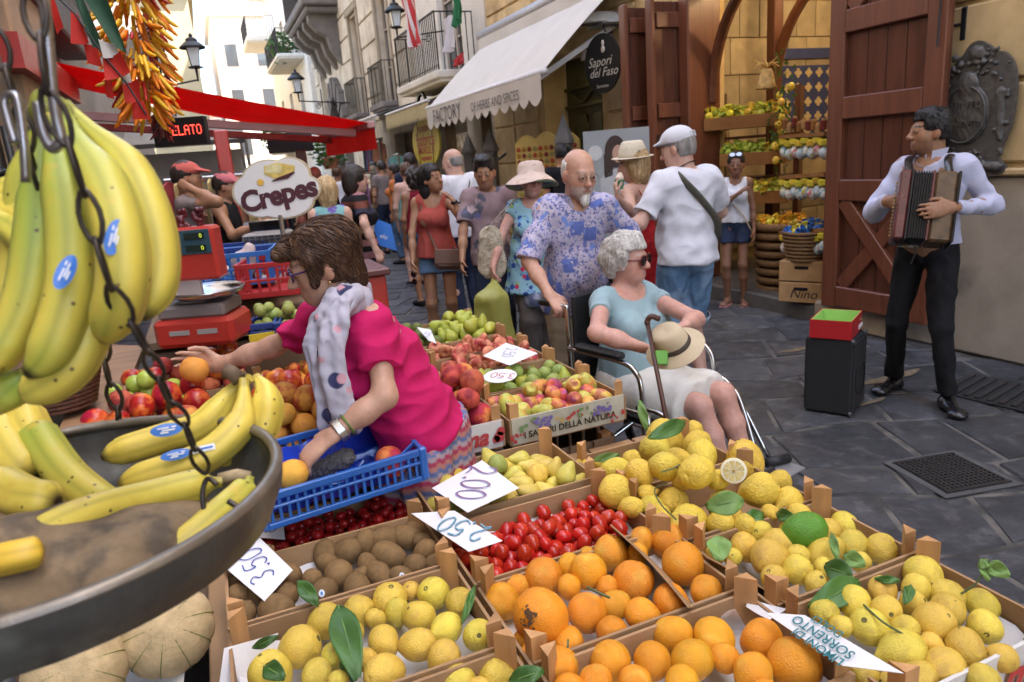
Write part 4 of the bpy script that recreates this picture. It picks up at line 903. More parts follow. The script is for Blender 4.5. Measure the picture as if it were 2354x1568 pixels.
P=[onz(u,v,z)for(u,v),z in zip([(1758,1408),(1850,1414),(2078,1548),(1936,1530)],(.745,.765,.765,.745))];c=sum(P)/4;ax=nrm(P[0]-P[3]);N=nrm(np.cross(P[1]-P[0],P[3]-P[0]));N=N if N[2]>0 else-N;ay=np.cross(N,ax)
mt=M('ink_teal',(.015,.17,.19),.6,var=.1)
for i,(w,sz)in enumerate((('LIMONI DI',.023),('SORRENTO',.025),('DOLCI',.021))):text('lettering',w,mt,N*.005+ay*(.020-.021*i)+ax*(.005*i),ax,ay,t,sz,shear=.2,bold=.0003)
#leaves
m_leaf=M('lemon_leaf',(.05,.13,.022),.5,bump=.4,bscale=60,var=.35,scale=12,spec=.5,rnd=.2);m_leafl=M('lemon_leaf_light',(.15,.26,.065),.52,bump=.4,bscale=60,var=.35,scale=12,rnd=.15)
m_twig=M('twig',(.10,.13,.05),.7,var=.2)
def leaf(label,a,b,w,mat=m_leaf,up=None,curl=.25,parent=None,name='lemon_leaf',group='lemon leaves'):
 a=np.asarray(a,float);b=np.asarray(b,float);L=np.linalg.norm(b-a);d=(b-a)/L;up=nrm(CP-(a+b)/2)if up is None else up;x=nrm(np.cross(d,up));N=np.cross(x,d);n=11;m=5;g=np.zeros((n,2*m+1,3))
 for i in range(n):
  t=i/(n-1);hw=w*.5*(math.sin(math.pi*min(1,t*.92+.02))**.8)*(1.12-.35*t)+1e-4
  for j in range(-m,m+1):
   s=j/m;g[i,j+m]=a+d*L*t+x*hw*s+N*(curl*L*(math.sin(math.pi*t)*.5)+abs(s)*hw*.28+.003*math.sin(9*t+3*s))
 mb=MB(a);mb.grid(g);o=mb.build(name,mat,parent,smooth=True,loc=a if parent is None else None)
 md=o.modifiers.new('thick','SOLIDIFY');md.thickness=.0008
 q=[a+d*L*t+N*(curl*L*math.sin(math.pi*t)*.5+.0008)for t in np.linspace(0,.97,8)];
 rb=MB(a).tube(q,[w*.02*(1-.7*t)+.0004 for t in np.linspace(0,1,8)],5).build('midrib',m_leafl,o)
 if parent is None:tag(o,label,'leaf',group)
 return o
def lf(label,u0,v0,u1,v1,z0,z1,w,mat=m_leaf,**k):return leaf(label,onz(u0,v0,z0),onz(u1,v1,z1),w,mat,**k)
lf('largest dark green leaf hanging over the front left lemons',778,1392,822,1562,.735,.70,.066,curl=.12)
lf('dark leaf under the largest leaf at the bottom edge',800,1500,815,1568,.69,.66,.045)
lf('pointed green leaf on the kiwi crate edge',732,1392,686,1335,.715,.745,.036)
lf('curled leaf scrap above the white paper at left',580,1490,640,1462,.70,.715,.022)
lf('crumpled dark leaf on the lemon at bottom left',608,1530,655,1560,.72,.715,.04)
lf('twisted thin leaf beside the crate post',1062,1435,1092,1345,.69,.72,.018)
lf('broad green leaf lying on top of the knobbly lemon heap',1490,1008,1575,970,.845,.85,.05,m_leaf)
lf('upright yellowish leaf beside the walking stick',1487,990,1470,920,.80,.88,.03,m_leafl)
lf('pale dry leaf on the crate edge beside the pears',1362,1058,1425,1045,.725,.735,.028,m_leafl)
lf('pale green leaf draped over a knobbly lemon',1710,1150,1622,1165,.80,.79,.062,m_leafl,curl=.2)
lf('bright green leaf hanging over the crate corner by the oranges',1652,1232,1655,1290,.735,.71,.06,m_leafl,curl=.1)
lf('green leaves tucked behind the green lemon',1785,1180,1830,1192,.71,.72,.035)
lf('dark leaf under the knobbly lemons',1705,1205,1755,1180,.70,.71,.045)
lf('big dark leaf on the crate divider at right',1960,1325,1895,1300,.715,.72,.055)
lf('large glossy leaf between the two right lemon crates',1975,1335,1860,1400,.72,.70,.06)
lf('grey green leaf standing in the green lemon crate',1925,1290,1912,1225,.71,.74,.02,m_leafl)
lf('curled pale leaf lying in the right lemons',1940,1275,1990,1300,.725,.72,.04,m_leafl)
lf('small leaf on the twig among the right lemons',2080,1390,2095,1345,.73,.74,.022)
lf('leaf at the bottom edge beside the oranges',1170,1568,1250,1540,.70,.72,.04)
lf('thin leaf in the front lemon crate of the street side',2070,1335,2010,1330,.735,.73,.018)
def twig(label,pts,r=.0022,leaves=()):
 P=[onz(u,v,z)for u,v,z in pts];t=thing('twig',label,'twig',P[0],group='lemon twigs');MB(P[0]).tube(smooth(P,4),r,5).build('stem',m_twig,t)
 for(u0,v0,z0,u1,v1,z1,w)in leaves:
  a=onz(u0,v0,z0);o=leaf(None,a,onz(u1,v1,z1),w,m_leafl,parent=t,name='leaf');o.location=a-P[0]
twig('leafy lemon twig sticking out over the street from the right crate',[(2210,1365,.71),(2245,1340,.74),(2265,1300,.77),(2270,1285,.785)],leaves=[(2268,1295,.78,2322,1325,.775,.035),(2262,1300,.77,2272,1335,.76,.022),(2270,1288,.785,2250,1305,.775,.02)])
twig('curved green twig on the knobbly lemons',[(1520,1085,.80),(1545,1078,.805),(1562,1068,.81)])
twig('thin twig winding between knobbly lemons and oranges',[(1535,1110,.79),(1505,1125,.76),(1520,1160,.74),(1555,1195,.72)])
twig('dark forked twig lying on the right lemons',[(1985,1390,.735),(2030,1430,.735),(2080,1460,.725),(2090,1470,.71)])
twig('short green stem on the orange pile',[(1350,1350,.745),(1375,1362,.745),(1402,1374,.74)],.003)
twig('dark stalk on the small front orange',[(1255,1490,.70),(1300,1492,.705),(1306,1470,.71)])
twig('purple twig on the white paper at the right edge',[(2330,1510,.64),(2345,1490,.645),(2356,1468,.65)])
for lab,pts in(('white paper sheet folded over the front left crate',[(515,1490,.70),(640,1455,.68),(600,1568,.62),(500,1600,.64)]),('white paper sticking out beside the orange crate post',[(1660,1415,.70),(1690,1400,.72),(1720,1450,.62),(1620,1470,.61)]),('white paper under the cardboard flap',[(1720,1375,.69),(1810,1400,.70),(1770,1425,.69),(1715,1395,.69)])):
 o=sheet('paper_sheet',[onz(*p)for p in pts],.0006,m_paper,None,bend=.004);tag(o,lab,'paper','loose white papers')
#PEOPLE
m_skin=M('skin',attr='Col',rough=.48,var=.13,scale=45,bump=.35,bscale=110,sss=.08,sssc=(1,.35,.2),spec=.4)
m_eye=M('eye_white',(.36,.32,.29),.2,var=0);m_iris=M('iris',(.03,.02,.015),.15,var=0)
def hairmat(n,c,c2=None):return M('hair_'+n,c,.5,var=.45,scale=40,stretch=(2.6,2.6,.4),bump=1.,bscale=75,spec=.45,col2=c2,c2=(.42,.66),c2s=20)
H_BLACK=hairmat('black',(.012,.010,.010));H_BROWN=hairmat('brown',(.060,.026,.014),(.12,.058,.026));H_DARK=hairmat('dark',(.022,.014,.011));H_WHITE=hairmat('white',(.70,.67,.62),(.78,.76,.72));H_GREY=hairmat('grey',(.30,.28,.26),(.16,.15,.14));H_BLOND=hairmat('blond',(.42,.27,.12),(.58,.43,.24))
def fabric(n,c,c2=None,rough=.85,c2s=6.,c2r=(.45,.6),var=.08,**k):return M('cloth_'+n,c,rough,var=var,scale=14,bump=.3,bscale=30,spec=.2,col2=c2,c2s=c2s,c2=c2r,**k)
def layers(n,base,ls,rough=.8):
 if n in MATS:return MATS[n]
 m=M(n,base,rough,var=.06,scale=12,spec=.2,bump=.3,bscale=30);t=m.node_tree;N=t.nodes;L=t.links;b=N['Principled BSDF'];src=b.inputs['Base Color'].links[0].from_socket
 tc=N.new('ShaderNodeTexCoord');cur=src
 for i,(kind,sc,th,col)in enumerate(ls):
  mp=N.new('ShaderNodeMapping');mp.inputs['Location'].default_value=(i*3.1,i*1.7,i*2.3);L.new(tc.outputs['Object'],mp.inputs['Vector'])
  if kind=='n':x=N.new('ShaderNodeTexNoise');x.inputs['Scale'].default_value=sc;x.inputs['Detail'].default_value=3;o=x.outputs[0]
  else:
   x=N.new('ShaderNodeTexVoronoi');x.inputs['Scale'].default_value=sc;x.feature='F1';o=x.outputs['Distance']
   if kind=='b':x.distance='CHEBYCHEV'
  L.new(mp.outputs[0],x.inputs['Vector']);r=N.new('ShaderNodeMapRange');r.interpolation_type='SMOOTHSTEP';w=.03
  r.inputs[1].default_value=th-w;r.inputs[2].default_value=th+w
  if kind!='n':r.inputs[3].default_value=1;r.inputs[4].default_value=0
  L.new(o,r.inputs[0]);mx=N.new('ShaderNodeMix');mx.data_type='RGBA';L.new(r.outputs[0],mx.inputs[0]);L.new(cur,mx.inputs[6]);mx.inputs[7].default_value=(*col,1);cur=mx.outputs[2]
 L.new(cur,b.inputs['Base Color']);return m
def flat(p,end=True,start=False):
 a,b=p['a'],p['b'];d=nrm(b-a);f0=p['fn']
 def fn(X,Y,Z):
  f=f0(X,Y,Z)
  if end:f=np.maximum(f,(X-b[0])*d[0]+(Y-b[1])*d[1]+(Z-b[2])*d[2])
  if start:f=np.maximum(f,-((X-a[0])*d[0]+(Y-a[1])*d[1]+(Z-a[2])*d[2]))
  return f
 q=dict(p);q['fn']=fn;return q
def rotm(yaw=0.,pitch=0.,roll=0.):
 return np.array(Matrix.Rotation(rad(yaw),3,'Z')@Matrix.Rotation(rad(-pitch),3,'X')@Matrix.Rotation(rad(roll),3,'Y'))
class Person:
 def __init__(s,label,base,yaw,H=1.7,fem=False,g=1.,skin=(.46,.27,.18),h=.009,lean=0.,side=0.,twist=0.,head=(0,0,0),arms=None,feet=None,knees=None,hip=None,belly=0.,bust=None,loc=None,neck=None,shoulders=1.,headscale=1.,hipdrop=0.):
  s.h=h;s.sc=H/1.72;s.fem=fem;s.g=g;c=s.sc;s.skin=np.array(skin);s.yaw=yaw;a=rad(yaw)
  F=V(math.cos(a),math.sin(a),0);Rr=V(math.sin(a),-math.cos(a),0);s.F,s.Rr=F,Rr;B=V(base[0],base[1],base[2]if len(base)>2 else 0);s.base=B
  s.root=thing('person',label,'person',B);W0=np.stack([Rr,F,V(0,0,1)],1);s.W0=W0
  s.hip=B+V(0,0,.93*c-hipdrop)if hip is None else np.asarray(hip,float)
  T=W0@np.array(Matrix.Rotation(rad(-lean),3,'X')@Matrix.Rotation(rad(side),3,'Y')@Matrix.Rotation(rad(twist),3,'Z'));s.T=T
  up=lambda x,y,z:s.hip+T@V(x*c,y*c,(z-.93)*c)
  s.up=up;sw=(.148 if fem else.168)*shoulders;s.neckb=up(0,-.005,1.475)if neck is None else np.asarray(neck,float)
  s.Hd=W0@np.array(Matrix.Rotation(rad(head[0]),3,'Z')@Matrix.Rotation(rad(-head[1]),3,'X')@Matrix.Rotation(rad(head[2]),3,'Y'));hs=c**.5*headscale;s.hs=hs
  s.hc=s.neckb+T[:,2]*.05*c+s.Hd@V(0,.035,.085)*hs
  P={};s.P=P;gb=g
  hw=.168 if fem else.158
  P['torso']=[ell(up(0,-.005,.965),V(hw*gb,.118*gb,.13)*c,T,.05),ell(up(0,.005+belly*.3,1.10),V(.128*gb,.098*gb+belly*.4,.15)*c,T,.06),ell(up(0,0,1.30),V(.150 if fem else.165,.108,.165)*c*V(gb**.7,gb**.7,1),T,.06),cap(up(-sw*.75,-.01,1.415),up(sw*.75,-.01,1.415),.052*c,k=.06)]
  if belly:P['torso'].append(ell(up(0,.06+belly*.6,1.06),V(.12*gb,.08+belly*.5,.13)*c,T,.06))
  if bust is None:bust=.045 if fem else 0
  if bust:
   for q in(-1,1):P['torso'].append(ell(up(q*.072*gb,.085+bust*.35,1.27-bust*.25),V(.068,.05+bust*.4,.068)*c*(1+bust*2),T,.04))
  P['neck']=[cap(s.neckb-T[:,2]*.04*c,s.hc+s.Hd@V(0,-.03,-.05)*hs,(.052 if fem else.06)*c*gb**.4,(.048 if fem else.056)*c,k=.035)]
  def hp(x,y,z):return s.hc+s.Hd@V(x,y,z)*hs
  s.hp=hp;Hd=s.Hd;E=lambda p,r,k=.02,op=None:ell(hp(*p),V(*r)*hs,Hd,k,op)
  P['head']=[E((0,-.018,.04),(.074,.094,.082),.03),E((0,.022,-.03),(.059,.066,.088),.04),E((0,.052,-.088),(.03,.03,.024),.035),E((.04,.04,-.03),(.026,.034,.036),.03),E((-.04,.04,-.03),(.026,.034,.036),.03),E((0,.03,-.075),(.05,.045,.032),.03),cap(hp(-.032,.077,.022),hp(.032,.077,.022),.013*hs,k=.02),cap(hp(0,.09,.008),hp(0,.112,-.030),.0075*hs,.013*hs,k=.012),E((.011,.1,-.033),(.0085,.012,.008),.01),E((-.011,.1,-.033),(.0085,.012,.008),.01),cap(hp(-.018,.083,-.062),hp(.018,.083,-.062),.0068*hs,k=.01),cap(hp(-.014,.081,-.073),hp(.014,.081,-.073),.0075*hs,k=.01),E((.031,.101,.004),(.016,.014,.0125),.012,'sub'),E((-.031,.101,.004),(.016,.014,.0125),.012,'sub'),E((.031,.083,.004),(.015,.012,.0105),.006),E((-.031,.083,.004),(.015,.012,.0105),.006),cap(hp(-.016,.096,-.0675),hp(.016,.096,-.0675),.0018*hs,k=.006,op='sub')]
  for q in(-1,1):P['head'].append(ell(hp(q*.078,-.008,-.012),V(.011,.021,.034)*hs,Hd@rotm(q*20),.012))
  s.sh={};s.el={};s.wr={};s.hdir={};arms=arms or{}
  for sd,q in(('L',-1),('R',1)):
   A=arms.get(sd,{});S0=np.asarray(A['sh'],float)if 'sh' in A else up(q*sw,-.01,1.405)
   tgt=A.get('to');lu,lf=.285*c,.255*c
   if tgt is None:tgt=S0+W0@V(q*.05,.05,-.52)*c
   tgt=np.asarray(tgt,float);pole=W0@np.asarray(A.get('pole',(q*.5,-.8,-.3)),float)
   if 'el' in A:El=np.asarray(A['el'],float)
   else:
    d=tgt-S0;L=min(np.linalg.norm(d),(lu+lf)*.995);dn=nrm(d);tgt=S0+dn*L;x=(lu*lu-lf*lf+L*L)/(2*L);hgt=math.sqrt(max(lu*lu-x*x,0));pe=nrm(pole-dn*(pole@dn));El=S0+dn*x+pe*hgt
   s.sh[sd],s.el[sd],s.wr[sd]=S0,El,tgt;ga=gb**.8*(.88 if fem else 1.)
   P['ua'+sd]=[ell(S0,V(.056,.056,.06)*c*ga,T,.05),cap(S0,El,.050*c*ga,.040*c*ga,.035)]
   P['fa'+sd]=[cap(El,El*.55+tgt*.45,.040*c*ga,.039*c*ga,.03),cap(El*.6+tgt*.4,tgt,.039*c*ga,.026*c*ga,.03)]
   d=nrm(np.asarray(A['dir'],float))if 'dir' in A else nrm(tgt-El);n=np.asarray(A['n'],float)if 'n' in A else-Rr*q;n=nrm(n-d*(n@d));sv=np.cross(d,n)*A.get('thumb',q)
   k_=c**.7*A.get('size',1.);cu=A.get('curl',.35);sp=A.get('spread',1.);hd=[cap(tgt+d*.012*k_,tgt+d*.075*k_,.031*k_,.037*k_,.02,n,.42)]
   for i,(o_,L)in enumerate(((.028,.068),(.0095,.078),(-.0095,.072),(-.027,.058))):
    b0=tgt+d*(.083-.004*abs(i-1))*k_+sv*o_*k_*1.02;an=cu*.7;dd=d*math.cos(an)+n*math.sin(an)+sv*o_*3*sp;dd=nrm(dd);b1=b0+dd*L*.45*k_;an=cu*2.1;dd=nrm(d*math.cos(an)+n*math.sin(an)+sv*o_*2*sp);b2=b1+dd*L*.33*k_
    an=cu*3.2;dd=nrm(d*math.cos(an)+n*math.sin(an)+sv*o_*sp);b3=b2+dd*L*.24*k_;r=(.0088 if not fem else.0078)*k_
    hd+=[cap(b0-d*.02*k_,b1,r*1.05,r,.006),cap(b1,b2,r,r*.92,.004),cap(b2,b3,r*.92,r*.8,.004)]
   tc=A.get('tcurl',.5);t0=tgt+d*.022*k_+sv*.026*k_;t1=t0+nrm(d*.75+sv*.75+n*.25)*.038*k_;t2=t1+nrm(d*.95+sv*.25*(1-tc)+n*(.3+tc*.7))*.03*k_;t3=t2+nrm(d*.95-sv*.2*tc+n*(.3+tc))*.022*k_;r=.0098*k_
   hd+=[cap(t0,t1,r*1.3,r,.012),cap(t1,t2,r,r*.95,.004),cap(t2,t3,r*.95,r*.8,.004)]
   P['hand'+sd]=hd;s.hdir[sd]=(d,n,sv)
  s.kn={};s.an={};s.hj={};s.fd={}
  for sd,q in(('L',-1),('R',1)):
   hj=s.hip+W0@V(q*.088,0,-.02)*c;ft=(feet or{}).get(sd);an=V(*ft[:2],ft[2]if len(ft)>2 else B[2])+V(0,0,.085*c)if ft is not None else B+W0@V(q*.095,-.02,.085)*c
   kn=np.asarray(knees[sd],float)if knees and sd in knees else None
   if kn is None:
    lu,lf=.43*c,.42*c;d=an-hj;L=min(np.linalg.norm(d),(lu+lf)*.998);dn=nrm(d);x=(lu*lu-lf*lf+L*L)/(2*L);hgt=math.sqrt(max(lu*lu-x*x,0));pe=nrm(F-dn*(F@dn));kn=hj+dn*x+pe*hgt
   gl=gb**.85;fd=nrm((np.asarray(ft[3],float)if ft is not None and len(ft)>3 else F+Rr*q*.18));s.kn[sd],s.an[sd],s.hj[sd],s.fd[sd]=kn,an,hj,fd
   P['th'+sd]=[cap(hj,kn,.083*c*gl,.054*c*gl**.6,.05)]
   P['ca'+sd]=[cap(kn,kn*.65+an*.35,.053*c*gl**.6,.054*c*gl**.6,.03),cap(kn*.62+an*.38,an,.053*c*gl**.6,.036*c,.03)]
   P['ft'+sd]=[ell(an-V(0,0,.045*c)-fd*.025*c,V(.036,.04,.045)*c,k=.03),cap(an-V(0,0,.045)*c,an+fd*.13*c-V(0,0,.058)*c,.036*c,.027*c,.03,n=(0,0,1),s=.8),ell(an+fd*.145*c-V(0,0,.062)*c,V(.045,.045,.02)*c,k=.03)]
 def all(s,*ks):return[p for k in ks for p in s.P[k]]
 def body(s,beard=None,lips=(.42,.14,.12),brows=(.05,.03,.02),skip=(),eyes=True,blush=.5,noface=False):
  ks=[k for k in('torso','neck','head','uaL','uaR','faL','faR','handL','handR','thL','thR','caL','caR','ftL','ftR')if k not in skip]
  F=Field(s.all(*ks),s.h);F.cut(s.base-V(0,0,.0),(0,0,-1))
  def col(v):
   c=np.ones((len(v),3))*s.skin;q=((v-s.hc)@s.Hd)/s.hs;hd=np.linalg.norm(q*V(1,1,.8),axis=1)<.16
   def mix(w,cc):nonlocal c;w=np.clip(w,0,1)[:,None];c=c*(1-w)+np.array(cc)*w
   if not noface:
    ch=np.exp(-(((np.abs(q[:,0])-.042)/.02)**2+((q[:,2]+.035)/.022)**2))*(q[:,1]>.03)*hd;mix(ch*blush*.6,s.skin*V(1.12,.72,.66))
    mix(np.exp(-((np.abs(q[:,0])/.014)**2+((q[:,2]+.028)/.016)**2))*(q[:,1]>.08)*blush*.6,s.skin*V(1.1,.75,.7))
    mix(((np.abs(q[:,0])/.026)**2+((q[:,2]+.067)/.011)**2<1)*(q[:,1]>.06)*.8,lips)
    bw=(np.abs(np.abs(q[:,0])-.033)<.021)*(np.abs(q[:,2]-.027-.004*np.cos((np.abs(q[:,0])-.033)*60))<.0058)*(q[:,1]>.055);mix(bw*.85,brows)
    mix(np.exp(-((np.abs(q[:,0])-.031)/.017)**2-((q[:,2]-.003)/.012)**2)*(q[:,1]>.05)*.35,s.skin*.5)
    mix((np.abs(q[:,0])>.072)*hd*.4,s.skin*V(1.05,.75,.7))
    if beard is not None:
     bm=((q[:,2]<-.045)*(q[:,1]>beard[1])*(((np.abs(q[:,0])/.022)**2+((q[:,2]+.066)/.010)**2)>1)*hd)*(q[:,2]>-.14);mix(bm*beard[2],beard[0])
   mix(np.clip(fnoise(v,18,3)*.5,-.3,.3)*.5+.1,s.skin*V(.92,.82,.8));return c
  o=sdf_obj('body',F,m_skin,s.root,s.base,color=col);s.bo=o
  if eyes and not noface:
   for q in(-1,1):
    c=s.hp(q*.031,.0835,.004);e=MB(s.base).sph(c,.0105*s.hs,12,8);e.build('eye',m_eye,s.root,smooth=True);d=s.Hd[:,1];MB(s.base).lathe([(.0058*s.hs,.0),(.005*s.hs,.0015*s.hs),(.0,.002*s.hs)],10,c+d*.0098*s.hs,d).build('iris',m_iris,s.root,smooth=True)
  return o
 def cloth(s,name,prims,mat,cuts=(),fold=.004,fs=22.,color=None,h=None,subs=(),seed=1,sq=(1,1,.35),smooth=2,fn=None,mats=None,matfn=None):
  F=Field(prims,h or s.h)
  for p in subs:F.put(p)
  for c in cuts:F.cut(*c)
  if fn:F.cutf(fn)
  W=s.W0
  return sdf_obj(name,F,mat,s.root,s.base,disp=lambda v:fold*1.8*fnoise(((v-s.base)@W)*np.array(sq),fs,seed)-fold*2.3*np.abs(fnoise(((v-s.base)@W)*np.array(sq)*V(1.1,1.1,1.6),fs*1.25,seed+7))+fold*.6+fold*.5*fnoise(((v-s.base)@W)*V(1,1,.8),fs*2.3,seed+3),color=color,smooth=smooth,mats=mats,matfn=matfn)
 def arm(s,sd,frac,t,t2=None,full=False):
  S0,E0,W=s.sh[sd],s.el[sd],s.wr[sd];r=s.P['ua'+sd][1];t2=t if t2 is None else t2
  if full:
   e=E0+(W-E0)*frac;return[grow(s.P['ua'+sd][0],t),cap(S0,E0,r['ra']+t,r['rb']+t+.004,.03),flat(cap(E0,e,r['rb']+t+.004,.03*s.sc+t2,.03))]
  e=S0+(E0-S0)*frac;return[grow(s.P['ua'+sd][0],t),flat(cap(S0,e,r['ra']+t,r['rb']+t2,.03))]
 def leg(s,sd,frac,t,t2=None,calf=None):
  r=s.P['th'+sd][0];t2=t if t2 is None else t2
  if calf is None:
   e=s.hj[sd]+(s.kn[sd]-s.hj[sd])*frac;return[flat(cap(s.hj[sd],e,r['ra']+t,r['ra']+(r['rb']-r['ra'])*frac+t2,.02))]
  e=s.kn[sd]+(s.an[sd]-s.kn[sd])*calf;return[cap(s.hj[sd],s.kn[sd],r['ra']+t,r['rb']+t,.02),flat(cap(s.kn[sd],e,r['rb']+t,.045*s.sc+t2,.02))]
 def top(s,mat,sleeve=.55,t=.012,st=.02,hem=.93,neck=.075,neckdrop=.0,full=False,hemw=.0,name='shirt',straps=False,**k):
  pr=[grow(p,t)for p in s.P['torso']];c=s.sc;up=s.up
  if hemw is not None:pr.append(flat(cap(up(0,0,1.12),up(0,0,hem),.105*c*s.g+t,.115*c*s.g+t+hemw,.08,s.T[:,0],1.32)))
  if not straps:
   for sd in('L','R'):pr+=s.arm(sd,sleeve,t,st,full)
  subs=[ell(s.neckb+s.T@V(0,.02,.035-neckdrop)*c,V(neck,neck*1.05,.075+neckdrop)*c,s.T,.01,'sub')]
  if straps:
   for q in(-1,1):subs.append(ell(up(q*.205,0,1.36),V(.075,.12,.13)*c,s.T,.02,'sub'))
  return s.cloth(name,pr,mat,[(up(0,0,hem),-s.T[:,2])],subs=subs,**k)
 def trousers(s,mat,frac=1.,calf=None,t=.012,t2=.02,waist=1.04,name='trousers',**k):
  pr=[grow(s.P['torso'][0],t),grow(s.P['torso'][1],t)]
  for sd in('L','R'):pr+=s.leg(sd,frac,t,t2,calf)
  return s.cloth(name,pr,mat,[(s.up(0,0,waist),s.T[:,2])],**k)
 def shoes(s,mat,t=.007,cut=.075,sole=True):
  for sd in('L','R'):
   F=Field([grow(p,t)for p in s.P['ft'+sd]],.007);F.cut(s.an[sd]-V(0,0,.085*s.sc),(0,0,-1));F.cut(s.an[sd]+V(0,0,cut-.085),(0,0,1));sdf_obj('shoe',F,mat,s.root,s.base)
 def hair(s,mat,extra=(),t=.014,cuts=None,amp=.004,fs=70.,h=None,z0=-.03,front=.035,line=.06,seed=2,sq=(1,1,.25),k=.02,name='hair',side=-.0,strands=0,slen=.06,flow=(0,-.35,-1),curl=.25):
  hp=s.hp;pr=[ell(hp(0,-.018,.04),(V(.074,.094,.082)+t)*s.hs,s.Hd,.02),ell(hp(0,-.045,-.01),(V(.066,.062,.075)+t)*s.hs,s.Hd,.03)]+list(extra)
  F=Field(pr,h or min(s.h,.007))
  def cut(X,Y,Z):
   x,y,z=X-s.hc[0],Y-s.hc[1],Z-s.hc[2];H=s.Hd/s.hs;lx=x*H[0,0]+y*H[1,0]+z*H[2,0];ly=x*H[0,1]+y*H[1,1]+z*H[2,1];lz=x*H[0,2]+y*H[1,2]+z*H[2,2]
   g=np.minimum(ly-front,line-lz)
   g=np.maximum(g,np.minimum(ly+.028+side,z0+.045-lz))
   return np.maximum(g,z0-lz-.0*lx)if cuts is None else np.maximum(g,cuts(lx,ly,lz))
  F.cutf(cut);Hd=s.Hd
  return sdf_obj(name,F,mat,s.root,s.base,disp=lambda v:amp*fnoise(((v-s.hc)@Hd)*np.array(sq),fs,seed)+amp*.6*fnoise(((v-s.hc)@Hd)*np.array(sq),fs*2.2,seed+1),smooth=1)if not strands else s.strand(sdf_obj(name,F,mat,s.root,s.base,disp=lambda v:amp*fnoise(((v-s.hc)@Hd)*np.array(sq),fs,seed),smooth=1),mat,strands,slen,flow,curl)
 def strand(s,o,mat,n,L,flow,curl):
  from mathutils.kdtree import KDTree
  me=o.data;v=np.zeros(len(me.vertices)*3);me.vertices.foreach_get('co',v);v=v.reshape(-1,3);nv=np.zeros(len(v)*3);me.vertices.foreach_get('normal',nv);nv=nv.reshape(-1,3);kd=KDTree(len(v));[kd.insert(q,i)for i,q in enumerate(v)];kd.balance();rs=np.random.RandomState(5);fl=s.Hd@nrm(flow);mb=MB()
  for i in rs.randint(0,len(v),n):
   p=v[i];nn=nv[i];d=nrm(fl+rs.normal(size=3)*curl);pts=[];m=6
   for k in range(m):
    d=nrm(d+rs.normal(size=3)*curl*.35);d=nrm(d-nn*(d@nn));pts.append(p+nn*(.0015+.004*rs.rand()*k/m));p=p+d*L/m*rs.uniform(.7,1.2);_,j,dd=kd.find(p);nn=nv[j];p=v[j]*.7+p*.3 if dd<.02 else p
   w=rs.uniform(.0012,.0026);mb.tube(pts,[w,w,w,w*.9,w*.6,w*.2],3,cap=False)
  mb.build('hair_locks',mat,o,smooth=True);return o
 def hat(s,mat,crown=.105,brim=.06,hgt=.11,tilt=0.,droop=0.,band=None,z=.045,name='hat',top=.8,wave=0.,roll=0.):
  c=s.hp(0,-.012,z);ax=s.Hd@rotm(0,tilt,roll)[:,2];R=crown*s.hs;n=36;pr=[(R*.96,-.012),(R*1.02,0),(R+brim*.5,-droop*.4),(R+brim,-droop),(R+brim+.003,-droop+.003),(R+brim*.5,-droop*.4+.005),(R*1.03,.006),(R*.99,hgt*.5),(R*top,hgt*.93),(R*top*.85,hgt),(R*top*.3,hgt*.93),(0,hgt*.9)]
  mb=MB(s.base).lathe(pr,n,c,ax,sx=.92,sy=1.08)if wave==0 else None
  if mb is None:
   mb=MB(s.base).lathe(pr,n,c,ax);v=mb.v[0];q=v-c;x,y,_=frame(ax);a=np.arctan2(q@y,q@x);rr=np.hypot(q@x,q@y);v+=ax*(wave*np.maximum(rr-R,0)/brim*np.sin(3*a+1))[:,None]
  o=mb.build(name,mat,s.root,autos=50)
  if band:x,y,zz=frame(ax);MB(s.base).lathe([(R*1.045,.004),(R*1.06,.006),(R*1.03,.032),(R*1.0,.034)],n,c,ax,sx=.92,sy=1.08).build('hat_band',band,o,smooth=True)
  return o
 def glasses(s,mat,lens=None,r=.021,thick=.0022):
  for q in(-1,1):
   c=s.hp(q*.033,.101,.002);P=[c+(s.Hd@V(math.cos(t)*r*1.15,-.004*abs(math.cos(t)),math.sin(t)*r*.85))*s.hs for t in np.linspace(0,2*math.pi,17)];MB(s.base).tube(P,thick*s.hs,5,cap=False).build('spectacle_rim',mat,s.root)
   MB(s.base).tube([s.hp(q*.056,.097,.008),s.hp(q*.077,.05,.008),s.hp(q*.083,-.02,.002)],thick*s.hs,5).build('spectacle_arm',mat,s.root)
   if lens:MB(s.base).prism([(math.cos(t)*r*1.12,math.sin(t)*r*.85)for t in np.linspace(0,2*math.pi,18,False)],s.hp(q*.033,.101,.002),s.Hd[:,0]*s.hs,s.Hd[:,2]*s.hs,s.Hd[:,1],.003).build('lens',lens,s.root,autos=40)
  MB(s.base).tube([s.hp(-.012,.103,.006),s.hp(0,.108,.009),s.hp(.012,.103,.006)],thick*s.hs,5).build('spectacle_bridge',mat,s.root)
def strap(name,mat,pts,w,parent=None,off=(0,0,0),t=.004,flat_=.3):return MB(off).tube(smooth(pts,4),w/2,6,flat=flat_).build(name,mat,parent,smooth=True)
m_denim=fabric('denim',(.055,.105,.19),(.10,.17,.27),c2s=5);m_denl=fabric('denim_light',(.10,.18,.30),(.19,.28,.40),c2s=4);m_dend=fabric('denim_dark',(.025,.035,.07))
m_wht=fabric('white',(.66,.66,.72));m_blkc=fabric('black',(.012,.012,.014),var=.2);m_kh=fabric('khaki',(.27,.21,.14));m_leather=M('leather_black',(.012,.012,.013),.25,var=.2,spec=.6);m_brl=M('leather_brown',(.115,.055,.035),.5,var=.2,bump=.2,bscale=40)
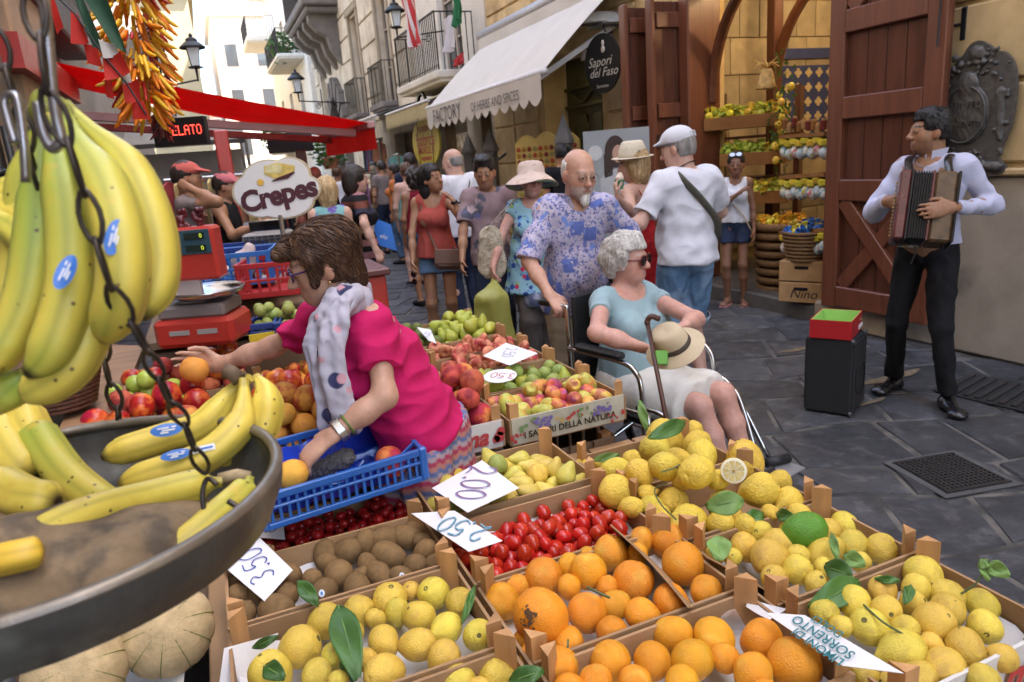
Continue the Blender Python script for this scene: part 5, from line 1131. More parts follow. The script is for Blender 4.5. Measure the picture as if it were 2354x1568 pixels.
m_gold=M('brass',(.6,.42,.18),.3,met=1);m_sun=M('dark_lens',(.008,.008,.01),.08,var=0,spec=.7);m_wire=M('wire_frame',(.25,.2,.15),.3,met=.8)
SK=dict(tan=(.36,.185,.105),fair=(.56,.34,.26),pink=(.58,.32,.25),dark=(.22,.105,.06),olive=(.33,.17,.095),old=(.54,.31,.22))
def hb(u,v,d,dz=0.):p=at(u,v,d);return(p[0],p[1]),float(p[2])+dz
#accordion player
def accordion_man():
 B=(3.86,2.92);p=Person('man in pale lilac shirt playing an accordion by the wooden door',B,196,1.715,skin=SK['olive'],h=.0075,head=(-46,-2,0),g=.96,belly=.02,feet={'L':(3.84,2.70,0,V(-.55,-.85,0)),'R':(3.90,3.12,0,V(-1,-.12,0))},arms={'L':dict(to=at(2190,478,3.78),el=at(2285,470,4.02),dir=-RT*.97-UP*.12,n=FW*.9-RT*.1,curl=.22,thumb=-1,size=1.12),'R':dict(to=at(2040,462,4.05),pole=(.8,-.6,-.7),dir=-UP*.35+RT*.5-FW*.5,n=RT*.6+FW*.6,curl=.45)})
 p.body(lips=(.28,.10,.08),brows=(.012,.009,.008),skip=('thL','thR','caL','caR','ftL','ftR'),beard=((.16,.085,.055),.0,.45))
 shirt=fabric('lilac',(.52,.53,.68));p.top(shirt,full=True,sleeve=.93,t=.011,st=.010,hem=.97,neck=.068,neckdrop=.03,fold=.0055,fs=20,seed=4)
 for q in(-1,1):MB(p.base).prism([(0,0),(.075,.02),(.085,.065),(.0,.05)],p.neckb+p.T@V(q*.012,.062,-.02),p.T@V(q*.8,-.45,0),p.T@V(q*.1,0,1),p.T@V(0,1,0),.005).build('collar',shirt,p.root)
 p.trousers(m_blkc,calf=.97,t=.01,t2=.008,waist=1.0,fold=.004);p.shoes(m_leather,.008,.085)
 p.hair(H_BLACK,strands=350,slen=.025,curl=.5,t=.015,front=.055,line=.062,z0=-.045,amp=.0045,extra=[ell(p.hp(0,.03,.1),V(.058,.05,.028)*p.hs,p.Hd,.03)])
 MB(p.base).box(p.up(0,.125,1.0),(.04,.012,.035),p.T,bev=.004).build('belt_buckle',m_gold,p.root)
 c0=at(2128,482,3.90);a=thing('accordion','worn brown and cream button accordion held by the man','accordion',c0)
 fx=nrm(-RT*.86+FW*.34+UP*.12);up_=nrm(UP*.97+RT*.22);up_=nrm(up_-fx*(up_@fx));fz=np.cross(fx,up_);Rm=np.stack([fx,up_,fz],1)
 mw=M('accordion_wood',(.10,.022,.022),.3,var=.35,scale=14,coat=.4,spots=((.20,.16,.09),40,.2));mk=M('accordion_black',(.014,.012,.012),.35,var=.2);mcr=M('accordion_cream',(.52,.37,.17),.35,var=.25,scale=12);mbr=M('accordion_bronze',(.11,.065,.03),.4,var=.5,scale=22)
 H_=.385
 def bx(n,m,x,y,z,sx,sy,sz,bev=.004):return MB().box(Rm@V(x,y,z),(sx,sy,sz),Rm,bev).build(n,m,a)
 bx('treble_body',mw,.125,0,0,.055,H_,.19,.01);bx('bellows_frame',mk,.092,0,0,.012,H_*1.0,.198)
 for i in range(7):
  x=.08-i*.0125;MB().box(Rm@V(x,0,0),(.006,H_*.97,.196),Rm,.002).build('bellows_fold',mk,a);MB().box(Rm@V(x-.006,0,0),(.006,H_*.93,.178),Rm,.002).build('bellows_valley',mk,a)
 bx('bellows_frame',mw,-.008,0,0,.014,H_,.198);bx('bass_body',mbr,-.068,0,0,.105,H_,.192,.012);bx('bass_panel',mcr,-.046,0,.098,.058,H_*.97,.008,.003);bx('bass_end',mk,-.128,0,0,.014,H_*1.01,.2,.006)
 for y in(-H_/2+.012,H_/2-.012):bx('trim',mcr,.09,y,.098,.09,.02,.006,.002)
 for i in range(4):
  for j in range(15):MB().sph(Rm@V(-.064+i*.0115,-.135+j*.0165+i*.004,.103),.0037,6,4).build('bass_button',mk,a)
 for i in range(16):MB().sph(Rm@V(.156,-.15+i*.02,.03),(.006,.006,.006),6,4).build('treble_button',mcr,a)
 MB().tube([Rm@V(-.02,H_*.46,.104),Rm@V(-.05,.1,.14),Rm@V(-.06,-.05,.145),Rm@V(-.04,-H_*.46,.104)],.02,6,flat=.25).build('hand_strap',m_leather,a)
 for x in(.13,-.1):MB().tube([Rm@V(x,-H_/2,-.02),Rm@V(x,-H_/2-.012,-.02)],.01,8).build('foot_stud',mk,a)
 for sd,q in(('R',.10),('L',-.09)):
  S1=p.sh[sd]*.62+p.neckb*.38+p.T@V(0,.02,.045);strap('shoulder_strap',m_leather,[c0+Rm@V(q,H_*.47,-.03),(c0+Rm@V(q,H_*.47,-.03))*.4+S1*.6+p.T@V(0,.05,.02),S1,S1+p.T@V(0,-.09,-.06),S1+p.T@V(0,-.13,-.22)],.042,a,c0)
 MB().tube([Rm@V(.03,-H_/2,0),Rm@V(.02,-H_/2-.05,.0),Rm@V(.035,-H_/2-.11,.01)],.004,5).build('loose_strap',mk,a)
accordion_man()
#T-shirt man seen from behind
def tshirt_man():
 p=Person('man in white T-shirt, cap and denim shorts seen from behind',(2.78,3.78),84,1.74,skin=SK['fair'],h=.008,g=1.02,head=(38,12,0),belly=.04,arms={'L':dict(to=V(2.34,4.02,1.16),pole=(-.6,-.4,-1)),'R':dict(to=V(3.12,4.1,1.22),pole=(.6,-.4,-1))})
 p.body(noface=False);p.top(m_wht,sleeve=.78,t=.018,st=.035,hem=.90,neck=.07,hemw=.01,fold=.0075,fs=16,seed=9,sq=(.8,.8,.55))
 p.trousers(m_denl,frac=.97,t=.022,t2=.04,waist=.95,name='denim_shorts',fold=.005);p.shoes(M('shoe_beige',(.35,.28,.2),.6))
 for sd in 'LR':
  e=p.hj[sd]+(p.kn[sd]-p.hj[sd])*.97;d=nrm(p.kn[sd]-p.hj[sd]);MB(p.base).lathe([(.098*p.sc*1.1,-.035),(.104*1.1,-.033),(.106*1.1,.0),(.094*1.1,.002)],20,e,d).build('turned_up_hem',fabric('denim_hem',(.30,.36,.44)),p.root,smooth=True)
 p.hair(H_GREY,t=.008,front=.02,line=.02,z0=-.06,amp=.002)
 cap_=fabric('cap_white',(.62,.62,.66));F=Field([ell(p.hp(0,-.012,.055),V(.09,.108,.082)*p.hs,p.Hd,.02),ell(p.hp(0,.105,.052),V(.072,.075,.014)*p.hs,p.Hd@rotm(0,12),.02)],.006)
 F.cut(p.hp(0,0,.035),-p.Hd[:,2]+p.Hd[:,1]*.12);sdf_obj('cap',F,cap_,p.root,p.base)
 MB(p.base).tube([p.hp(.03,-.12,.045),p.hp(.03,-.118,.075),p.hp(-.03,-.118,.075),p.hp(-.03,-.12,.045)],.006,5).build('cap_strap',cap_,p.root)
 m_st=fabric('strap_olive',(.10,.095,.075));up=p.up
 strap('bag_strap',m_st,[up(.20,-.04,1.02),up(.13,-.145,1.15),up(.03,-.155,1.28),up(-.07,-.125,1.40),up(-.10,-.05,1.455),up(-.09,.06,1.41)],.045,p.root,p.base)
 strap('camera_strap',m_blkc,[p.hp(.075,.03,-.13),p.hp(.05,-.06,-.105),p.hp(0,-.085,-.10),p.hp(-.05,-.06,-.105),p.hp(-.075,.03,-.13)],.02,p.root,p.base)
tshirt_man()
#woman in red dress
def red_woman():
 p=Person('woman in red strappy dress and cream trilby holding ice cream',(2.93,4.55),112,1.63,fem=True,skin=SK['fair'],h=.009,g=1.02,head=(22,6,-4),arms={'L':dict(to=at(1420,455,4.75),pole=(-.3,-.7,-1),dir=UP-RT*.2,n=RT,curl=.5),'R':dict(to=V(3.0,4.95,1.1),pole=(.6,-.4,-1))})
 p.body(eyes=False);red=layers('red_lace',(.33,.012,.016),[('v',26,.22,(.16,.006,.010)),('n',30,.62,(.45,.03,.03))]);c=p.sc
 pr=[grow(q,.008)for q in p.P['torso']]+[flat(cap(p.up(0,0,1.05),p.up(0,0,.36),.115*c,.21*c,.06,p.Rr,1.25))]
 p.cloth('dress',pr,red,[(p.up(0,-.1,1.245),p.T@V(0,-.5,1)),(p.up(0,0,.38),(0,0,-1))],fold=.007,fs=22,sq=(1,1,.1));p.shoes(m_brl)
 for q in(-1,1):strap('dress_strap',M('red_strap',(.36,.01,.015),.5),[p.up(q*.035,-.118,1.24),p.up(q*.085,-.105,1.36),p.up(q*.105,-.035,1.455),p.up(q*.10,.06,1.40),p.up(q*.09,.11,1.30)],.012,p.root,p.base)
 hp=p.hp;p.hair(H_BLOND,strands=300,slen=.09,t=.02,front=.05,line=.05,z0=-.2,amp=.006,fs=60,extra=[ell(hp(0,-.055,-.07),V(.095,.06,.10)*p.hs,p.Hd,.03),cap(hp(-.07,-.02,-.02),hp(-.06,-.03,-.15),.035,.022),cap(hp(.07,-.02,-.02),hp(.06,-.03,-.15),.035,.022)],cuts=lambda x,y,z:-.17-z,side=.03)
 p.hat(M('straw_cream',(.62,.55,.42),.8,var=.1,scale=60,bump=.4,bscale=150),crown=.098,brim=.05,hgt=.115,tilt=-6,z=.055,top=.78,band=M('straw_band',(.52,.45,.33),.8))
 h=p.wr['L']+p.hdir['L'][0]*.09*p.sc+p.hdir['L'][1]*.03;t=thing('ice_cream_cup','small green paper cup of ice cream in the red dress woman hand','ice cream',h)
 MB().lathe([(.024,-.03),(.033,.025),(.035,.027),(.034,.03)],16).build('cup',M('green_cup',(.10,.28,.14),.5),t,smooth=True)
 F=Field([ell((0,0,.04),(.03,.03,.024),k=.01),ell((.006,0,.06),(.018,.018,.02),k=.01)],.005);sdf_obj('ice_cream',F,M('ice_cream',(.62,.48,.38),.5),t)
red_woman()
#girl
def girl():
 p=Person('girl in white vest and dark shorts in front of the lemon shop',(4.84,5.76),222,1.50,fem=True,skin=SK['dark'],h=.009,g=.78,bust=.02,head=(6,2,0),shoulders=.95,headscale=1.02,arms={'R':dict(to=at(1700,443,6.85),pole=(1,-.1,-1),curl=.8),'L':dict(to=at(1735,545,7.0))})
 p.body(lips=(.25,.09,.08),brows=(.02,.012,.01));p.top(m_wht,straps=True,t=.008,hem=.97,neck=.075,neckdrop=.05,fold=.004,name='vest');p.trousers(m_dend,frac=.42,t=.014,t2=.025,name='shorts')
 p.hair(H_BLACK,t=.012,front=.062,line=.07,z0=-.04,amp=.002,extra=[ell(p.hp(0,-.115,.02),(.045,.045,.045),k=.02)])
 for q in(-1,1):MB(p.base).prism([(math.cos(t)*.026,math.sin(t)*.02)for t in np.linspace(0,2*math.pi,14,False)],p.hp(q*.032,.075,.10),p.Hd[:,0],p.Hd@V(0,-.5,.85),p.Hd@V(0,.85,.5),.008).build('sunglasses_lens',M('mirror_lens',(.35,.4,.5),.1,met=.8),p.root)
 for sd in 'LR':MB(p.base).box(p.an[sd]+p.fd[sd]*.055-V(0,0,.075),(.08,.21,.018),np.stack([np.cross(p.fd[sd],V(0,0,1)),p.fd[sd],V(0,0,1)],1),bev=.008).build('sandal',M('sandal_pink',(.42,.18,.17),.6),p.root);
 strap('bag_strap',M('cord',(.42,.33,.2),.8),[p.up(.09,.03,1.45),p.up(.05,.125,1.25),p.up(-.1,.14,1.05),p.wr['L']+V(0,0,-.05)],.012,p.root,p.base)
girl()
#old man pushing the wheelchair
WCH=thing('wheelchair','chrome framed wheelchair carrying the white haired woman','wheelchair',(1.81,2.84,0),rad(-76))
def chp(x,y,z):a=rad(-76);return V(1.81+x*math.cos(a)-y*math.sin(a),2.84+x*math.sin(a)+y*math.cos(a),z)
def old_man():
 hL=chp(-.36,.24,.93);hR=chp(-.36,-.24,.93)
 p=Person('bearded old man in blue patterned shirt pushing the wheelchair',(1.79,3.44),256,1.665,skin=SK['old'],h=.0065,g=.93,lean=12,head=(14,14,0),belly=.03,arms={'R':dict(to=hR+V(-.005,.0,.045),pole=(1,-.5,-.5),dir=V(.25,-.75,-.62),n=V(.2,-.1,-1),curl=.75,size=1.08),'L':dict(to=hL+V(0,.02,.05),pole=(-1,-.6,-.4),dir=V(.2,-.85,-.5),n=V(0,-.1,-1),curl=.7)})
 p.body(lips=(.36,.14,.12),brows=(.28,.22,.18),skip=('caL','caR')if 0 else(),beard=((.50,.45,.40),.045,.8),blush=.8)
 shirt=layers('hawaiian_blue',(.47,.43,.56),[('n',60,.56,(.15,.17,.38)),('b',7.5,.27,(.12,.17,.46)),('n',22,.60,(.55,.50,.60)),('n',75,.62,(.10,.10,.24)),('n',13,.64,(.17,.26,.60))])
 p.top(shirt,sleeve=.98,t=.018,st=.036,hem=.84,neck=.07,neckdrop=.05,hemw=.02,fold=.007,fs=15,seed=3)
 for q in(-1,1):MB(p.base).prism([(0,0),(.08,.005),(.095,.06),(.02,.06)],p.neckb+p.T@V(q*.02,.07,-.035),p.T@V(q*.75,-.55,.1),p.T@V(q*.15,-.1,1),p.T@V(0,1,0),.006).build('collar',shirt,p.root)
 p.trousers(m_kh,frac=.95,t=.02,t2=.035,name='shorts');p.shoes(m_brl)
 p.hair(H_WHITE,t=.004,front=-.01,line=.2,z0=-.06,amp=.002,cuts=lambda x,y,z:np.maximum(-.06-z,np.minimum(z-.055-.1*np.abs(x),.2)),h=.006)
 F=Field([ell(p.hp(0,.072,-.098),V(.027,.025,.034)*p.hs,p.Hd,.02),ell(p.hp(0,.08,-.125),V(.018,.018,.026)*p.hs,p.Hd,.02)],.005);F.cut(p.hp(0,.08,-.082),p.Hd@V(0,-.2,1));sdf_obj('beard',F,H_WHITE,p.root,p.base,disp=lambda v:.003*fnoise(v,120,4))
 p.glasses(m_wire,r=.022,thick=.0014)
old_man()
#seated woman
def seated():
 hip=chp(-.05,0,.53);nk=chp(-.20,0,1.085)
 K={'L':chp(.39,.12,.53),'R':chp(.41,-.07,.53)};ft={'L':(*chp(.50,.17,0)[:2],.08),'R':(*chp(.52,.0,0)[:2],.08)}
 p=Person('white haired seated woman in dark glasses and pale blue top',chp(0,0,.0),-80,1.52,fem=True,skin=SK['pink'],h=.0068,g=1.18,bust=.07,belly=.05,lean=-6,hip=hip,knees=K,feet=ft,head=(25,1,0),arms={'R':dict(to=at(1478,800,2.98),el=at(1372,765,3.04),dir=RT*.9-UP*.25+FW*.0,n=-FW*.3-UP,curl=.55,thumb=1),'L':dict(to=at(1575,748,3.0),el=at(1600,735,3.2),dir=-RT*.8-UP*.3,n=-UP,curl=.5)})
 p.body(lips=(.50,.20,.18),brows=(.45,.38,.32),blush=.9,eyes=False)
 bl=fabric('pale_blue',(.30,.42,.45));p.top(bl,sleeve=.42,t=.012,st=.02,hem=.96,neck=.105,neckdrop=.045,hemw=.0,fold=.004,fs=18,seed=5)
 wh=fabric('cream_skirt',(.68,.65,.59));E={s_:p.hj[s_]+(p.kn[s_]-p.hj[s_])*.86 for s_ in 'LR'};pr=[grow(p.P['torso'][0],.016)]+[flat(cap(p.hj[s_],E[s_]+V(0,0,-.015),.105,.10,.09))for s_ in 'LR']+[flat(cap(hip,(E['L']+E['R'])/2-V(0,0,.02),.12,.105,.08,chp(0,1,0)-chp(0,0,0),1.45))]
 p.cloth('skirt',pr,wh,[(hip+V(0,0,.12),(0,0,1))],fold=.004,fs=16)
 p.shoes(M('shoe_beige'),.006,.06)
 hp=p.hp;p.hair(H_WHITE,strands=1500,slen=.055,flow=(0,-.6,-.4),curl=.6,t=.022,front=.032,line=.06,z0=-.09,amp=.006,fs=60,sq=(1,1,1),h=.006,side=.02,extra=[ell(hp(0,-.07,.01),V(.09,.075,.09)*p.hs,p.Hd,.03),ell(hp(.055,-.02,.05),V(.05,.08,.06)*p.hs,p.Hd,.03),ell(hp(-.055,-.02,.05),V(.05,.08,.06)*p.hs,p.Hd,.03),ell(hp(0,.04,.105),V(.05,.04,.035)*p.hs,p.Hd,.03)])
 p.glasses(M('tortoise',(.16,.02,.015),.3),lens=m_sun,r=.030,thick=.0045)
 hc=at(1548,795,2.86);t=thing('straw_hat','beige sun hat with dark band resting on the seated woman lap','hat',hc);d=nrm(V(0,0,.8)-FW*.35-RT*.55);ms=M('felt_beige',(.53,.43,.28),.8,var=.08,bump=.3,bscale=140)
 MB().lathe([(.072,0),(.075,.004),(.105,-.004),(.125,-.016),(.127,-.013),(.105,0),(.077,.010),(.073,.045),(.064,.08),(.045,.09),(.015,.084),(0,.083)],36,axis=d,sx=1.08,sy=.9).build('crown_and_brim',ms,t,autos=50);MB().lathe([(.078,.009),(.0795,.011),(.0765,.03),(.075,.031)],36,axis=d,sx=1.08,sy=.9).build('hat_band',M('hat_band',(.07,.055,.04),.7),t,smooth=True)
 a=at(1488,740,2.86);b=at(1530,955,2.70);t=thing('walking_stick','brown wooden walking stick held by the seated woman','walking stick',b);mst=M('stick_wood',(.07,.028,.018),.4,var=.2)
 MB(b).tube([b+(b-a)*.6,a],.0095,8).build('shaft',mst,t,smooth=True);MB(b).tube(smooth([a+(b-a)*.03,a,a+V(0,0,.022)+RT*.015,a+RT*.05+V(0,0,.012)]),.012,8).build('handle',mst,t,smooth=True)
 g=at(1520,822,2.80);t=tag(MB(g).box(g,(.05,.02,.055),np.stack([RT,FW,UP],1),bev=.004).build('green_packet',M('green_pack',(.16,.42,.06),.4),loc=g),'small bright green packet in the seated woman hand','packet')
seated()
def wheelchair():
 mch=M('chrome',(.62,.62,.62),.18,met=1,var=.06);mbk=M('chair_vinyl',(.02,.02,.022),.5);mty=M('tyre',(.025,.025,.025),.8);r=.0125
 def tb(n,pts,m=mch,rr=r):MB().tube(smooth(pts,5),rr,8).build(n,m,WCH,smooth=True)
 MB().box((0,0,.44),(.44,.42,.05),bev=.015).build('seat',mbk,WCH);MB().box((-.24,0,.76),(.03,.42,.44),bev=.01).build('backrest',mbk,WCH)
 for s in(-1,1):
  y=s*.235
  tb('push_handle',[(-.24,y,.40),(-.25,y,.88),(-.27,y,.925),(-.42,y,.93)]);tb('handle_grip',[(-.32,y,.931),(-.45,y,.928)],mbk,.018)
  tb('frame_tube',[(-.25,y,.48),(.1,y,.49),(.26,y,.49)]);tb('frame_tube',[(-.25,y,.22),(.0,y,.2),(.26,y,.22)])
  tb('armrest_tube',[(-.24,y*1.06,.72),(.1,y*1.06,.72),(.2,y*1.06,.69),(.24,y*1.06,.60),(.25,y*1.06,.30)]);MB().box((-.02,y*1.06,.745),(.30,.055,.035),bev=.012).build('armrest_pad',mbk,WCH)
  tb('footrest_hanger',[(.2,y*1.02,.52),(.34,y*1.02,.52),(.40,y*1.02,.46),(.50,y*1.0,.2),(.53,y*.98,.13)]);MB().box((.57,y*.62,.115),(.16,.15,.014),bev=.004).build('footplate',M('plate_grey',(.2,.2,.21),.5),WCH);tb('heel_guard',[(.53,y*.98,.13),(.53,y*1.3,.135)],mbk,.02)
  for x,R in((-.2,.16),(.28,.085)):
   w=MB().lathe([(R*.8,-.02),(R*.97,-.02),(R,-.008),(R,.008),(R*.97,.02),(R*.8,.02),(R*.78,0)],28,(x,y*1.04,R),(0,1,0)).build('wheel',mty,WCH,smooth=True);MB().lathe([(.02,-.025),(.022,.025)],10,(x,y*1.04,R),(0,1,0)).build('hub',mch,w,smooth=True)
   for j in range(6):MB().tube([(x,y*1.04,R),(x+R*.8*math.cos(j*1.047),y*1.04,R+R*.8*math.sin(j*1.047))],.006,5).build('spoke',mch,w)
  tb('caster_fork',[(.26,y,.5),(.26,y,.2),(.28,y,.085)])
 def lw(x,y,z):a=rad(-76);return(((x-1.81)*math.cos(a)+(y-2.84)*math.sin(a)),(-(x-1.81)*math.sin(a)+(y-2.84)*math.cos(a)),z)
 tb('legrest_tube',[lw(2.10,2.86,.52),lw(2.17,2.72,.53),lw(2.22,2.64,.45),lw(2.30,2.49,.14)]);MB().tube([lw(2.27,2.48,.13),lw(2.40,2.47,.13)],.024,10).build('legrest_roller',mbk,WCH,smooth=True);MB().box(lw(2.33,2.43,.10),(.13,.17,.012),bev=.004).build('footplate',M('plate_grey'),WCH)
 tb('cross_brace',[(-.1,-.23,.22),(.05,.23,.47)]);tb('cross_brace',[(-.1,.23,.22),(.05,-.23,.47)])
wheelchair()
#woman with the floral top
def floral():
 p=Person('woman in floral turquoise top and floppy sun hat',hb(1215,372,5.2)[0],252,1.56,fem=True,skin=SK['pink'],h=.0075,g=1.08,bust=.06,belly=.03,head=(10,0,-3),arms={'R':dict(to=at(1125,640,5.15),pole=(1,-.5,0),dir=V(0,0,-1),curl=.8),'L':{}})
 p.body(lips=(.42,.10,.10),brows=(.25,.15,.1),blush=.9)
 fl=layers('floral',(.27,.47,.55),[('n',11,.60,(.16,.34,.58)),('v',15,.33,(.03,.07,.28)),('v',13,.20,(.30,.52,.14)),('v',9,.17,(.60,.03,.12)),('v',24,.16,(.04,.10,.36))])
 p.top(fl,sleeve=.22,t=.014,st=.02,hem=.72,neck=.085,neckdrop=.06,hemw=.06,fold=.007,fs=14,seed=6,name='floral_top',h=.008)
 c=p.sc;MB(p.base).lathe([(.19,0),(.205,-.01),(.21,-.10),(.2,-.11)],30,p.up(0,0,.735),(0,0,1),sx=1.12,sy=.8).build('striped_hem',fabric('stripe_hem',(.10,.12,.20),(.32,.33,.42),c2s=18),p.root,smooth=True)
 p.trousers(fabric('brown_trousers',(.10,.08,.07)),calf=.95,t=.03,t2=.05);p.shoes(m_brl)
 hp=p.hp;p.hair(H_GREY,t=.008,front=.05,line=.05,z0=-.02,amp=.003)
 p.hat(layers('striped_hat',(.60,.47,.40),[('n',30,.6,(.50,.36,.30))]),crown=.105,brim=.095,hgt=.095,tilt=-10,droop=.075,wave=.012,z=.045,top=.85)
 for i,cc in enumerate(((.50,.12,.12),(.22,.28,.52),(.25,.40,.22))):ax=p.Hd@rotm(0,-10,0)[:,2];cN=p.hp(0,-.012,.045);R=.105*p.hs;u_=.03+.022*i;MB(p.base).lathe([(R+u_,-.0525*u_/.066-.004),(R+u_+.010,-.0525*(u_+.01)/.066-.005),(R+u_+.010,-.0525*(u_+.01)/.066-.008),(R+u_,-.0525*u_/.066-.007)],36,cN,ax).build('brim_stripe',M('brim_%d'%i,cc,.8),p.root)
 p.glasses(M('dark_wire',(.05,.02,.02),.4),r=.019,thick=.0018)
 t=thing('carrier_bag','pale yellow green plastic carrier bag held by the floral woman','bag',at(1130,690,5.05));o=np.array(t.location);mp=thin('bag_plastic',(.55,.55,.16),.45,rough=.35,var=.1,bump=.4,bscale=20)
 F=Field([cap(o+RT*q_*.07+V(0,0,-.02),o+RT*q_*.10+V(0,.02,-.36),.055,.07,.05,FW,.5)for q_ in(-1,0,1)]+[cap(o+RT*.02,o+RT*.05-V(0,0,.3),.05,.06,.04),cap(p.wr['R']-V(0,0,.09),o+V(-.06,0,.02),.018,.04,.05),cap(p.wr['R']-V(0,0,.09),o+V(.06,0,.02),.018,.04,.05)],.009);sdf_obj('bag',F,mp,t,o,disp=lambda v:.011*fnoise(v*V(1,1,.3),26,2),smooth=1)
 b=thing('tote_bag','cream crocheted shoulder bag hanging beside the floral top','bag',at(1128,560,5.2));o=np.array(b.location);mc=fabric('crochet',(.50,.44,.33),(.34,.28,.2),c2s=60)
 F=Field([cap(o+V(0,0,.05),o+V(0,0,-.16),.085,.11,.03,FW,.35)],.009);sdf_obj('pouch',F,mc,b,o,disp=lambda v:.004*fnoise(v,50,2));S1=p.sh['R']*.7+p.neckb*.3+V(0,0,.055)
 for q in(-.03,.03):strap('strap',mc,[o+V(q,0,.1),(o+V(q,-.02,.12))*.5+S1*.5-FW*.06,S1,S1+FW*.1-V(0,0,.15)],.02,b,o)
floral()
#woman in coral vest with hand at her face
def coral():
 p=Person('dark haired woman in coral vest with hand raised to her face',hb(985,380,6.0)[0],248,1.62,fem=True,skin=SK['olive'],h=.008,g=.86,bust=.03,head=(52,-4,6),arms={'L':dict(to=at(1043,462,5.86),el=at(1062,508,5.9),dir=-RT*.75+UP*.7,n=-RT*.5-UP*.5+FW*.2,curl=.25),'R':dict(to=at(948,625,6.0),pole=(1,-.6,0),curl=.6)})
 p.body(lips=(.3,.1,.09),brows=(.02,.012,.01));p.top(fabric('coral',(.36,.07,.055)),straps=True,t=.012,hem=.92,neck=.09,neckdrop=.07,hemw=.03,fold=.006,fs=15,name='vest');p.trousers(m_denim,frac=.36,t=.016,t2=.03,name='denim_shorts');p.shoes(m_brl)
 hp=p.hp;p.hair(H_BLACK,strands=200,slen=.1,t=.016,front=.05,line=.065,z0=-.25,amp=.004,fs=80,extra=[ell(hp(.0,-.06,-.05),V(.085,.06,.12),p.Hd,.03),cap(hp(-.05,-.06,-.1),hp(-.06,-.07,-.24),.05,.03,.03),cap(hp(.05,-.06,-.1),hp(.05,-.07,-.24),.05,.03,.03)],cuts=lambda x,y,z:-.26-z,side=.02)
 MB(p.base).lathe([(.028,-.012),(.031,-.01),(.031,.01),(.028,.012)],14,p.wr['L']*.93+p.el['L']*.07,p.wr['L']-p.el['L']).build('wristwatch',m_sun,p.root,smooth=True)
 b=thing('shoulder_bag','brown leather flap bag on the coral vest woman','bag',at(1035,597,5.84));o=np.array(b.location);up=p.up
 R_=np.stack([RT,FW,UP],1);MB().box(R_@V(0,0,0),(.25,.07,.17),R_,bev=.03).build('body',m_brl,b);MB().box(R_@V(0,-.038,.02),(.252,.012,.12),R_,bev=.005).build('flap',m_brl,b);strap('strap',m_brl,[o+R_@V(-.1,0,.06),up(.03,.125,1.1),up(.09,.10,1.3),up(.085,.02,1.455),up(.05,-.1,1.38)],.022,b,o);strap('strap',m_brl,[o+R_@V(.1,0,.06),up(-.15,.06,1.0),up(-.16,-.04,1.03)],.022,b,o)
 s=thing('sunglasses','pair of sunglasses dangling from the coral vest woman hand','sunglasses',p.wr['R']+p.hdir['R'][0]*.12);
 for i in(-1,1):MB().prism([(math.cos(t)*.028,math.sin(t)*.024)for t in np.linspace(0,2*math.pi,14,False)],V(0,0,-.03+i*.032),V(0,0,1),RT,FW,.004).build('lens',m_sun,s);MB().tube([V(0,0,-.03+i*.06),-RT*.06+V(0,0,-.03+i*.055)],.003,5).build('temple',m_sun,s)
coral()
#boy with printed T-shirt
def boy():
 p=Person('black haired boy in faded printed T-shirt looking down',hb(1112,348,5.5)[0],250,1.66,skin=SK['olive'],h=.009,g=.84,head=(-8,14,0),arms={'R':dict(to=at(1060,640,5.4))})
 p.body(lips=(.3,.12,.1),brows=(.012,.01,.008));pr=layers('printed_tee',(.29,.20,.21),[('n',6,.56,(.10,.10,.13)),('n',9,.62,(.46,.34,.34)),('n',5,.64,(.16,.16,.34))])
 p.top(pr,sleeve=.75,t=.016,st=.035,hem=.86,neck=.075,hemw=.02,fold=.006,fs=15);p.trousers(m_dend,calf=.9,t=.015);p.shoes(m_blkc)
 p.hair(H_BLACK,t=.014,front=.06,line=.065,z0=-.02,amp=.004,extra=[ell(p.hp(0,.02,.115),V(.06,.07,.03),p.Hd,.03)])
boy()
def simple(label,base,yaw,H,fem,skin,hair_,topm,botm,head=(0,0,0),bald=False,top=None,bot=None,hairkw=None,capm=None,noface=True,g=1.,arms=None,h=.013,lean=0,after=None):
 p=Person(label,base,yaw,H,fem=fem,skin=skin,h=h,g=g,head=head,arms=arms,lean=lean);p.body(noface=noface,eyes=not noface)
 if top!='dress':p.top(topm,**(top or{}))
 p.trousers(botm,**(bot or dict(calf=.95,t=.015)));p.shoes(m_blkc)
 if hair_ is not None:p.hair(hair_,h=.009,**(hairkw or{}))
 if capm is not None:
  F=Field([ell(p.hp(0,-.012,.055),V(.088,.108,.078)*p.hs,p.Hd,.02),ell(p.hp(0,.105,.05),V(.07,.075,.014)*p.hs,p.Hd@rotm(0,12),.02)],.009);F.cut(p.hp(0,0,.03),-p.Hd[:,2]);sdf_obj('cap',F,capm,p.root,p.base)
 if after:after(p)
 return p
long_=lambda p_:None
def after_bald(p):strap('bag_strap',m_blkc,[p.up(-.17,.05,1.1),p.up(-.10,-.13,1.2),p.up(.03,-.135,1.33),p.up(.1,-.06,1.44),p.up(.1,.06,1.38)],.03,p.root,p.base)
simple('bald man in white T-shirt with thin black strap seen from behind',hb(1045,335,6.9)[0],95,1.76,False,SK['fair'],H_GREY,m_wht,m_dend,head=(35,10,0),g=1.1,h=.011,top=dict(sleeve=.7,t=.02,st=.03,hem=.9),hairkw=dict(t=.004,front=-.01,z0=-.05,cuts=lambda x,y,z:np.maximum(-.05-z,np.minimum(z-.04,.2))),after=after_bald)
def curly(p):p.hair(H_DARK,t=.03,amp=.012,fs=50,sq=(1,1,1),z0=-.12,front=.04,line=.05,h=.009,extra=[ell(p.hp(0,-.05,-.03),V(.1,.085,.1),p.Hd,.03)])
